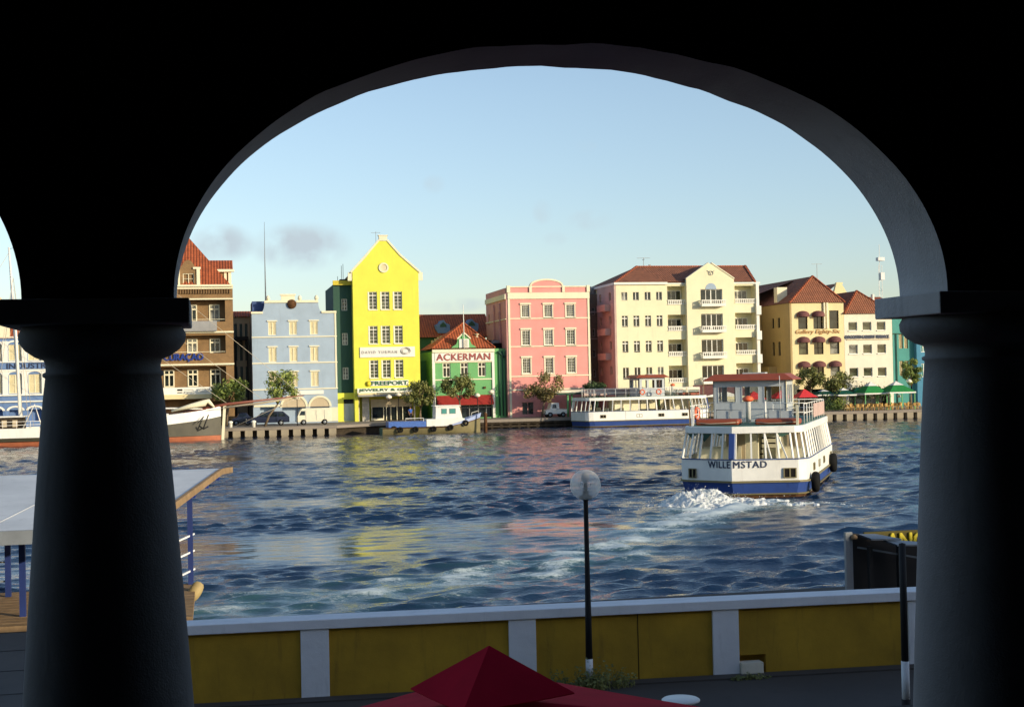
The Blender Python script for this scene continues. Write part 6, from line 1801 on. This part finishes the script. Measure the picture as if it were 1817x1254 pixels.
# ------------------------------------------------------------------ trees
def tree(name, label, px, base_py, Y, cpx, cpy, wpx, hpx, mat, n=1500, seed=0, lean=0, thin=.5, ls=.17):
    rng = random.Random(seed)
    b = at(px, base_py, Y=Y); b.z = QZ
    c = at(cpx, cpy, Y=Y); ppm = F / Y * .985
    rx, rz_ = wpx / 2 / ppm, hpx / 2 / ppm; ry = rx * .85
    t = thing(name, label, 'tree', (b.x, b.y, QZ))
    cc = Vector((c.x - b.x, 0, c.z - QZ))
    m = MB(smooth=True)
    fork = Vector((cc.x * .75, 0, max(cc.z - rz_ * .8, .6)))
    m.tube([(0, 0, 0), (cc.x * .25 + lean * .2, .03, fork.z * .5), tuple(fork)], [.16, .12, .09], 8)
    tips = []
    nb = 9
    for i in range(nb):
        a = 2 * PI * i / nb + rng.uniform(-.3, .3); e = rng.uniform(-.25, .95); r = rng.uniform(.5, .95)
        tip = cc + Vector((rx * r * math.cos(a) * math.sqrt(1 - min(.9, abs(e)) ** 2 * .6), ry * r * math.sin(a), rz_ * e * .85))
        mid = fork.lerp(tip, .5) + Vector((rng.gauss(0, .12), rng.gauss(0, .12), .12))
        m.tube([tuple(fork), tuple(mid), tuple(tip)], [.065, .04, .012], 5); tips.append(tip); tips.append(mid)
    m.build('trunk', 'bark', t)
    clumps = []
    for tip in tips[::2]: clumps.append((tip, rng.uniform(.28, .46) * rx))
    for i in range(10):
        v = Vector((rng.gauss(0, 1), rng.gauss(0, 1), rng.gauss(0, 1))).normalized() * rng.uniform(.35, .82)
        clumps.append((cc + Vector((v.x * rx, v.y * ry, v.z * rz_)), rng.uniform(.22, .40) * rx))
    m = MB()
    for i in range(int(n * 1.35)):
        cpos, cr = rng.choice(clumps)
        v = Vector((rng.gauss(0, 1), rng.gauss(0, 1), rng.gauss(0, .8)))
        v = v.normalized() * cr * rng.random() ** .45
        p = cpos + v
        if p.z < .9: continue
        d = (v.normalized() + Vector((rng.gauss(0, .6), rng.gauss(0, .6), rng.gauss(0, .6) + .2))).normalized()
        a = d.orthogonal().normalized(); a.rotate(Matrix.Rotation(rng.uniform(0, 6.28), 3, d)); bb = d.cross(a)
        s = ls * rng.uniform(.6, 1.35)
        m.add([p - a * s, p - bb * s * .45, p + a * s, p + bb * s * .45], [(0, 1, 2, 3)])
    m.build('crown', mat, t)
    return t
tree('tree', 'light green tree in front of the brick building beside the bow of the schooner', 402, 752, 166, 408, 697, 60, 44, 'leaf2', 1500, 1, ls=.2)
tree('tree', 'slender leaning tree in front of the pale blue house behind the brown bowsprit', 470, 752, 161, 500, 690, 64, 66, 'leaf2', 1500, 2, thin=.6)
tree('tree', 'olive green tree between the yellow house and the green shop', 746, 745, 165.5, 746, 702, 52, 50, 'leaf1', 1900, 3)
tree('tree', 'rounded olive tree in front of the green shop above the work boat', 818, 745, 165.5, 814, 691, 62, 48, 'leaf1', 1900, 4)
tree('tree', 'reddish green tree in front of the pink building', 962, 742, 166, 967, 690, 70, 60, 'leaf3', 2100, 5)
tree('tree', 'small dark tree rising behind the canopy in the alley', 1058, 735, 168.5, 1056, 690, 40, 24, 'leaf4', 800, 6)
tree('tree', 'tall sparse tree in front of the peach building, left of a pair', 1440, 730, 165, 1438, 672, 50, 56, 'leaf1', 1700, 7)
tree('tree', 'low spreading tree in front of the peach building, right of a pair', 1482, 730, 165, 1484, 683, 60, 40, 'leaf1', 1700, 8)
tree('tree', 'bright green tree in front of the teal building beside the right column', 1617, 730, 163, 1617, 662, 42, 62, 'leaf2', 1700, 9)
tree('tree', 'dark leaf mass added to stand in for the shade under the cafe parasols', 1530, 730, 167, 1535, 697, 90, 20, 'leaf4', 1000, 10)  # dark leaves added in place of shade, no tree stands here
def shrub(px, py, Y, w, h, mat, label, n=500, seed=1):
    rng = random.Random(seed); p = at(px, py, Y=Y); m = MB()
    for i in range(n):
        v = Vector((rng.gauss(0, .5) * w, rng.gauss(0, .4) * w, abs(rng.gauss(0, .5)) * h + .1))
        s = rng.uniform(.08, .17); d = Vector((rng.gauss(0, 1), rng.gauss(0, 1), rng.gauss(0, 1))).normalized() * s; e = d.orthogonal().normalized() * s * .5
        m.add([v - d, v + e, v + d, v - e], [(0, 1, 2, 3)])
    o = m.build('shrub', mat); o.location = (p.x, Y, QZ); tag(o, label, 'shrub')
shrub(1487, 720, 160.6, 1.1, 2.0, 'leaf2', 'bright green shrub at the left end of the cafe terrace', 700, 3)
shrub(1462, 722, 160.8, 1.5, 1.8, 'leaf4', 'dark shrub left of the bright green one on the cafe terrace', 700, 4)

# ------------------------------------------------------------------ vehicles
def wheel(x, y, r, parent):
    o = MB(smooth=True).lathe([(r * .45, -.1), (r * .95, -.1), (r, -.07), (r, .07), (r * .95, .1), (r * .45, .1)], (x, y, r), 20, 'Y')
    o = MB(smooth=True); o.lathe([(r * .6, -.1), (r * .95, -.1), (r, -.06), (r, .06), (r * .95, .1), (r * .6, .1)], (0, 0, 0), 20, 'Y'); o.v = [(a + x, b + y, c + r) for a, b, c in o.v]
    w_ = o.build('wheel', 'tyre', parent); q = MB(smooth=True); q.lathe([(.02, -.115), (r * .5, -.105), (r * .58, -.09)], (0, 0, 0), 16, 'Y'); q.v = [(a + x, b + y, c + r) for a, b, c in q.v]; q.build('rim', 'grey_metal', w_)
def car(name, label, cat, px0, px1, Y, prof, glassq, mat, wheels, half=.85, zs=1.0, flip=False, extra=None):
    x0, x1 = at(px0, 745, Y=Y).x, at(px1, 745, Y=Y).x; Ln = x1 - x0
    c = thing(name, label, cat, ((x0 + x1) / 2, Y, QZ + .004))
    P_ = lambda u, z: ((u - .5) * Ln * (-1 if flip else 1), z)
    rings = []
    top = max(z for _, z in prof)
    for y, k in ((-half, 0), (-half + .12, .02), (half - .12, .02), (half, 0)):
        ring = []
        for u, z in prof:
            xx, zz = P_(u, z); tz = max(0, (z - .9)) ; ring.append((xx, y * (1 - .12 * tz / max(.2, top - .9)), zz + (k if z > .9 else 0)))
        rings.append(ring)
    MB().loft(rings).build('body', mat, c, bevel=.03)
    for q in glassq:
        m = MB(); s = 0
        for y in (-1, 1):
            m.add([(*[P_(u, z)[0]], y * (half + .012) * (1 - .12 * max(0, z - .9) / max(.2, top - .9)), z) for u, z in q], [tuple(range(len(q))) if y < 0 else tuple(range(len(q)))[::-1]])
        m.build('side_window', 'glass', c)
    for u in wheels: 
        for y in (-half + .02, half - .02): wheel(P_(u, 0)[0], y, .31, c)
    xf = P_(.004, 0)[0]
    m = MB()
    for y in (-half + .22, half - .22):
        MB(smooth=True).lathe([(.1, -.03), (.09, .0), (.02, .02)], (xf, y, .72), 12, 'X').build('headlight', 'lampwhite', c)
    MB().box(P_(0, 0)[0] - .06, P_(0, 0)[0] + .06, -half + .05, half - .05, .32, .5).build('bumper', 'grey_metal', c)
    if extra: extra(c, P_, Ln)
    return c
van = car('van', 'cream delivery van parked in front of the pale blue house arches', 'van', 526, 587, 163.2,
    [(0, .35), (.0, .75), (.02, 1.0), (.10, 1.62), (.16, 1.86), (.95, 1.9), (1.0, 1.75), (1.0, .35), (.88, .35), (.85, .6), (.76, .6), (.73, .35), (.27, .35), (.24, .6), (.15, .6), (.12, .35)],
    [[(.075, 1.12), (.24, 1.12), (.24, 1.6), (.13, 1.6)]], 'vanpaint', (.195, .805))
m = MB(); Lv = at(587, 745, Y=163.2).x - at(526, 745, Y=163.2).x
for u in (.26, .56, .8): m.box((u - .5) * Lv, (u - .5) * Lv + .03, -.863, -.857, .5, 1.7)
m.build('door_seam', 'grey_metal', van)
car('dark_car', 'dark blue estate car parked left of the cream van', 'car', 437, 513, 164.2,
    [(0, .35), (.0, .72), (.05, .86), (.24, .98), (.36, 1.5), (.5, 1.6), (.86, 1.58), (.97, 1.1), (1.0, .95), (1.0, .35), (.87, .35), (.84, .62), (.76, .62), (.73, .35), (.25, .35), (.22, .62), (.13, .62), (.10, .35)],
    [[(.29, 1.02), (.5, 1.02), (.5, 1.5), (.375, 1.46)], [(.52, 1.02), (.72, 1.02), (.72, 1.5), (.52, 1.5)], [(.74, 1.02), (.92, 1.04), (.86, 1.48), (.74, 1.5)]], 'navycar', (.175, .80))
car('dark_car', 'dark car half hidden behind the quay clutter left of the estate car', 'car', 412, 446, 168, 
    [(0, .35), (.0, .72), (.05, .86), (.24, .98), (.36, 1.4), (.5, 1.45), (.76, 1.42), (.9, 1.0), (1.0, .95), (1.0, .35)], [[(.3, 1.0), (.72, 1.0), (.7, 1.35), (.39, 1.35)]], 'navycar', (.2, .8))
def pk_extra(c, P_, Ln):
    MB().box(.0, Ln / 2 - .05, -.84, .84, .95, 1.0).build('load_bed', 'dark', c)
car('pickup_truck', 'small pickup with white cab parked in front of the pink building', 'pickup', 966, 1004, 166.5,
    [(0, .4), (.0, .85), (.2, 1.0), (.28, 1.7), (.62, 1.74), (.64, 1.0), (1.0, .98), (1.0, .4), (.9, .4), (.72, .4), (.28, .4), (.12, .4)], [[(.30, 1.1), (.5, 1.1), (.5, 1.55), (.34, 1.55)]], 'boatwhite', (.2, .8), extra=pk_extra)

# ------------------------------------------------------------------ quay lamps, bollards
LDEF = {}
def quay_lamp(px, py, Y, label):
    p = at(px, py, Y=Y); t = thing('street_lamp', label, 'street lamp', (p.x, Y, QZ), group='small lamps along the far quay'); h = p.z - QZ
    MB(smooth=True).lathe([(.07, 0), (.05, .3), (.04, h - .25)], n=10).build('pole', 'black', t)
    MB(smooth=True).lathe([(.1, h - .24), (.34, h - .12), (.36, h + .02), (.18, h + .2), (.03, h + .27)], n=18).build('lamp_shade', 'lampwhite', t)
for a in ((690, 704, 162.5, 'lamp with a pale shade left of two in front of the yellow house shopfront'), (707, 699.5, 166, 'lamp with a pale shade right of two in front of the yellow house shopfront'),
          (847, 701, 164.8, 'lamp with a pale shade in front of the red awning of the green shop'), (872, 695, 168, 'lamp with a pale shade at the right corner of the green shop'),
          (527, 705.5, 161, 'lamp with a pale shade above the tip of the brown bowsprit'), (1613, 676, 160.4, 'lamp with a pale shade at the right of the green cafe parasols')): quay_lamp(*a)
def bollard(px, py, Y, label):
    p = at(px, py, Y=Y); m = MB(smooth=True).lathe([(.2, 0), (.2, .5), (.26, .56), (.26, .7), (.1, .78)], n=16); o = m.build('bollard', 'white'); o.location = (p.x, Y, QZ); tag(o, label, 'bollard')
bollard(409, 752, 159.2, 'white bollard on the quay edge right of the schooner bow'); bollard(450, 752, 159.6, 'white bollard beside the dark estate car')

# ------------------------------------------------------------------ cafe terrace at right
def pav(px, py, Y, half, h, name, label, mat, top='whitecanvas', posts=True, border=True, cat='parasol'):
    p = at(px, py, Y=Y); t = thing(name, label, cat, (p.x, Y, QZ)); z1 = p.z - QZ; z0 = z1 - h
    k = .38; zc = z1 - h * k
    sq = lambda r, z: [(-r, -r, z), (r, -r, z), (r, r, z), (-r, r, z)]
    MB().loft([sq(half, z0), sq(half * k, zc)], True, True).build('canopy', mat, t)
    MB().loft([sq(half * k * 1.05, zc + .01), sq(.03, z1)], True, True).build('cap', top, t)
    if border: MB().loft([sq(half + .01, z0 - .16), sq(half + .012, z0)], False, False).build('valance', 'whitecanvas' if border is True else border, t)
    if posts:
        for sx in (-1, 1):
            for sy in (-1, 1): MB().box(sx * (half - .12) - .05, sx * (half - .12) + .05, sy * (half - .12) - .05, sy * (half - .12) + .05, 0, z0).build('post', 'green', t)
    else:
        MB(smooth=True).lathe([(.04, 0), (.04, z1 - .05)], n=10).build('pole', 'grey_metal', t)
    return t
pav(1544.5, 677, 161.2, 1.55, 1.38, 'parasol', 'square green parasol with white peak, middle of the cafe terrace', 'greencanvas')
pav(1589.5, 676, 160.4, 1.75, 1.32, 'parasol', 'square green parasol with white peak nearest the right column', 'greencanvas')
pav(1496, 688, 161, 1.2, .8, 'parasol', 'small dark green parasol with white peak left of the square green ones', 'dkcanvas', posts=False)
pav(1461, 691, 162.5, 1.35, .6, 'parasol', 'dark green parasol partly hidden by the trees in front of the peach building', 'dkcanvas', posts=False)
pav(1520, 687, 164.5, 1.5, .85, 'parasol', 'dark green parasol standing behind the other green ones', 'dkcanvas', top='dkcanvas', posts=False)
pav(1427, 690, 160, 1.25, 1.0, 'parasol', 'red parasol just right of the departing ferry wheelhouse', 'redcanvas', top='redcanvas', posts=False, border=False)
pav(1386, 692, 165, 1.35, 1.0, 'parasol', 'red parasol seen through the right wheelhouse window', 'redcanvas', top='redcanvas', posts=False, border=False)
pav(1337, 694, 166, 1.3, 1.0, 'parasol', 'red parasol seen through the middle wheelhouse window', 'redcanvas', top='redcanvas', posts=False, border=False)
ct = thing('chair', '', 'chair')
m = MB()
for s in (-1, 1):
    for q in (-1, 1): m.v = m.v
seat = MB().box(-.23, .23, -.22, .22, .42, .47).build('seat', 'rattan', ct)
m = MB()
for i in range(7):
    a = PI * i / 6; a2 = PI * (i + 1) / 6
for i in range(6):
    a, a2 = PI * i / 6, PI * (i + 1) / 6
    m.add([(.25 * math.cos(a), .22 * math.sin(a), .47), (.25 * math.cos(a2), .22 * math.sin(a2), .47), (.27 * math.cos(a2), .25 * math.sin(a2), .68 + .16 * math.sin(a2)), (.27 * math.cos(a), .25 * math.sin(a), .68 + .16 * math.sin(a))], [(0, 1, 2, 3), (3, 2, 1, 0)])
m.build('backrest', 'rattan', ct)
for sx in (-1, 1):
    for sy in (-1, 1): MB().bar((.19 * sx, .18 * sy, .42), (.22 * sx, .21 * sy, 0), .045).build('leg', 'rattan', ct)
GRP = 'rattan chairs on the cafe terrace'
rngc = random.Random(5)
ps = [1503, 1511.6, 1521, 1529, 1536.5, 1547, 1555, 1563, 1571.5, 1580, 1587.5, 1597, 1607.5, 1614.6, 1622, 1629.5]
idx = None; first = True
for row, (yy, pl) in enumerate(((158.9, ps), (160.5, [p + 4 for p in ps[::2]]), (162.2, ps[1::2]))):
    for px in pl:
        c = ct if first else copy_tree(ct); first = False
        c.location = (at(px, 725, Y=yy).x, yy, QZ + .004); c.rotation_euler = (0, 0, rngc.choice((0, PI, PI / 2, -PI / 2)) + rngc.uniform(-.4, .4))
        c['label'] = 'rattan chair in the rows of the terrace under the green parasols'; c['group'] = GRP
tt = thing('cafe_table', '', 'table')
MB(smooth=True).lathe([(.40, .72), (.40, .75)], n=20).build('tabletop', 'beige', tt); MB(smooth=True).lathe([(.2, 0), (.03, .04), (.03, .72)], n=12).build('pedestal', 'black', tt)
first = True
for px in (1507, 1532.5, 1559, 1583.5, 1611, 1626):
    c = tt if first else copy_tree(tt); first = False
    c.location = (at(px, 725, Y=159.8).x, 159.8, QZ + .004); c['label'] = 'small round table among the rattan chairs of the terrace'; c['group'] = 'round tables on the cafe terrace'
for px, py in ((1547.8, 704.5), (1579, 703.7), (1595.5, 702.7)):
    p = at(px, py, Y=162.4); o = MB(smooth=True).lathe([(.02, -.2)] + [(.2 * math.sin(a), -.2 * math.cos(a)) for a in (.5, 1, 1.57, 2.1, 2.7)] + [(.02, .2)], (0, 0, 0), 14); o.tube([(0, 0, .18), (0, 0, .8)], .02, 6); o = o.build('hanging_globe', 'lampwhite'); o.location = p
    tag(o, 'white globe lamp hanging under the green parasols', 'lamp', 'globe lamps under the green parasols')

# ------------------------------------------------------------------ person on the quay
def person(px, Y, label, hgt=1.72):
    p = at(px, 745, Y=Y); t = tag(bpy.data.objects.new('person', bpy.data.meshes.new('person')), label, 'person')
    V = []; E = []; Rr = []
    def v(co, r, par=None):
        V.append(co); Rr.append(r)
        if par is not None: E.append((par, len(V) - 1))
        return len(V) - 1
    s = hgt / 1.72
    pel = v((0, 0, .95), .13); ab = v((0, 0, 1.1), .12, pel); ch = v((0, 0, 1.3), .145, ab); nk = v((0, 0, 1.46), .06, ch); hd0 = v((0, -.01, 1.55), .075, nk); hd1 = v((0, -.015, 1.64), .09, hd0); v((0, -.005, 1.70), .06, hd1)
    v((0, -.11, 1.61), .018, hd1)
    for sx in (-1, 1):
        v((sx * .095, .0, 1.62), .018, hd1)
        hp = v((sx * .09, 0, .90), .095, pel); kn = v((sx * .11, -.02 + .05 * sx, .50), .06, hp); an = v((sx * .12, .04 * sx, .09), .042, kn); v((sx * .13, -.13 + .04 * sx, .045), .04, an)
        sh_ = v((sx * .17, 0, 1.40), .065, ch); el = v((sx * .25, .02, 1.13), .043, sh_); wr = v((sx * .25, -.10, .90), .03, el); pm = v((sx * .25, -.13, .84), .034, wr)
        for k in range(4):
            x = sx * (.225 + .017 * k); a = v((x, -.14, .795), .010, pm); v((x, -.155, .75 + .008 * abs(k - 1.5)), .009, a)
        a = v((sx * .215, -.155, .83), .011, pm); v((sx * .205, -.175, .80), .01, a)
    me = t.data; me.from_pydata([(x * s, y * s, z * s) for x, y, z in V], E, []); me.materials.append(M['skin'])
    COL.objects.link(t); t.location = (p.x, Y, QZ + .004); t.rotation_euler = (0, 0, R(25))
    sk = t.modifiers.new('skin', 'SKIN'); sd = t.modifiers.new('sub', 'SUBSURF'); sd.levels = 1; sd.render_levels = 2
    for i, sv in enumerate(me.skin_vertices[0].data): sv.radius = (Rr[i] * s, Rr[i] * s); sv.use_root = (i == 0)
    def garment(name, pts, eds, rad, mat):
        m2 = bpy.data.meshes.new(name); m2.from_pydata([(x * s, y * s, z * s) for x, y, z in pts], eds, []); m2.materials.append(M[mat])
        g_ = bpy.data.objects.new(name, m2); COL.objects.link(g_); g_.parent = t
        g_.modifiers.new('skin', 'SKIN'); q = g_.modifiers.new('sub', 'SUBSURF'); q.levels = 1; q.render_levels = 2
        for i, sv in enumerate(m2.skin_vertices[0].data): sv.radius = (rad[i] * s, rad[i] * s); sv.use_root = (i == 0)
    garment('shirt', [(0, 0, .93), (0, 0, 1.1), (0, 0, 1.3), (0, 0, 1.42), (-.19, 0, 1.39), (-.24, .02, 1.2), (.19, 0, 1.39), (.24, .02, 1.2)], [(0, 1), (1, 2), (2, 3), (2, 4), (4, 5), (2, 6), (6, 7)], [.16, .155, .18, .08, .09, .075, .09, .075], 'shirt')
    garment('trousers', [(0, 0, .94), (-.09, 0, .86), (-.11, -.07, .5), (-.12, -.04, .12), (.09, 0, .86), (.11, .03, .5), (.12, .04, .12)], [(0, 1), (1, 2), (2, 3), (0, 4), (4, 5), (5, 6)], [.15, .12, .09, .08, .12, .09, .08], 'trousers')
    m = MB(smooth=True); m.lathe([(.02, 1.60)] + [(.103 * math.sin(a) + .002, 1.65 - .088 * math.cos(a)) for a in (1.2, 1.57, 2.0, 2.5, 3.0)], (0, .018, 0), 14); m.build('hair', 'hair', t)
    m = MB(smooth=True)
    for sx in (-1, 1): m.lathe([(.012, -.11), (.008, -.118)], (sx * .032, 0, 1.645), 8, 'Y')
    m.build('eyes', 'hair', t)
person(728.5, 165.3, 'person in a blue shirt and dark trousers walking on the quay before the yellow house')
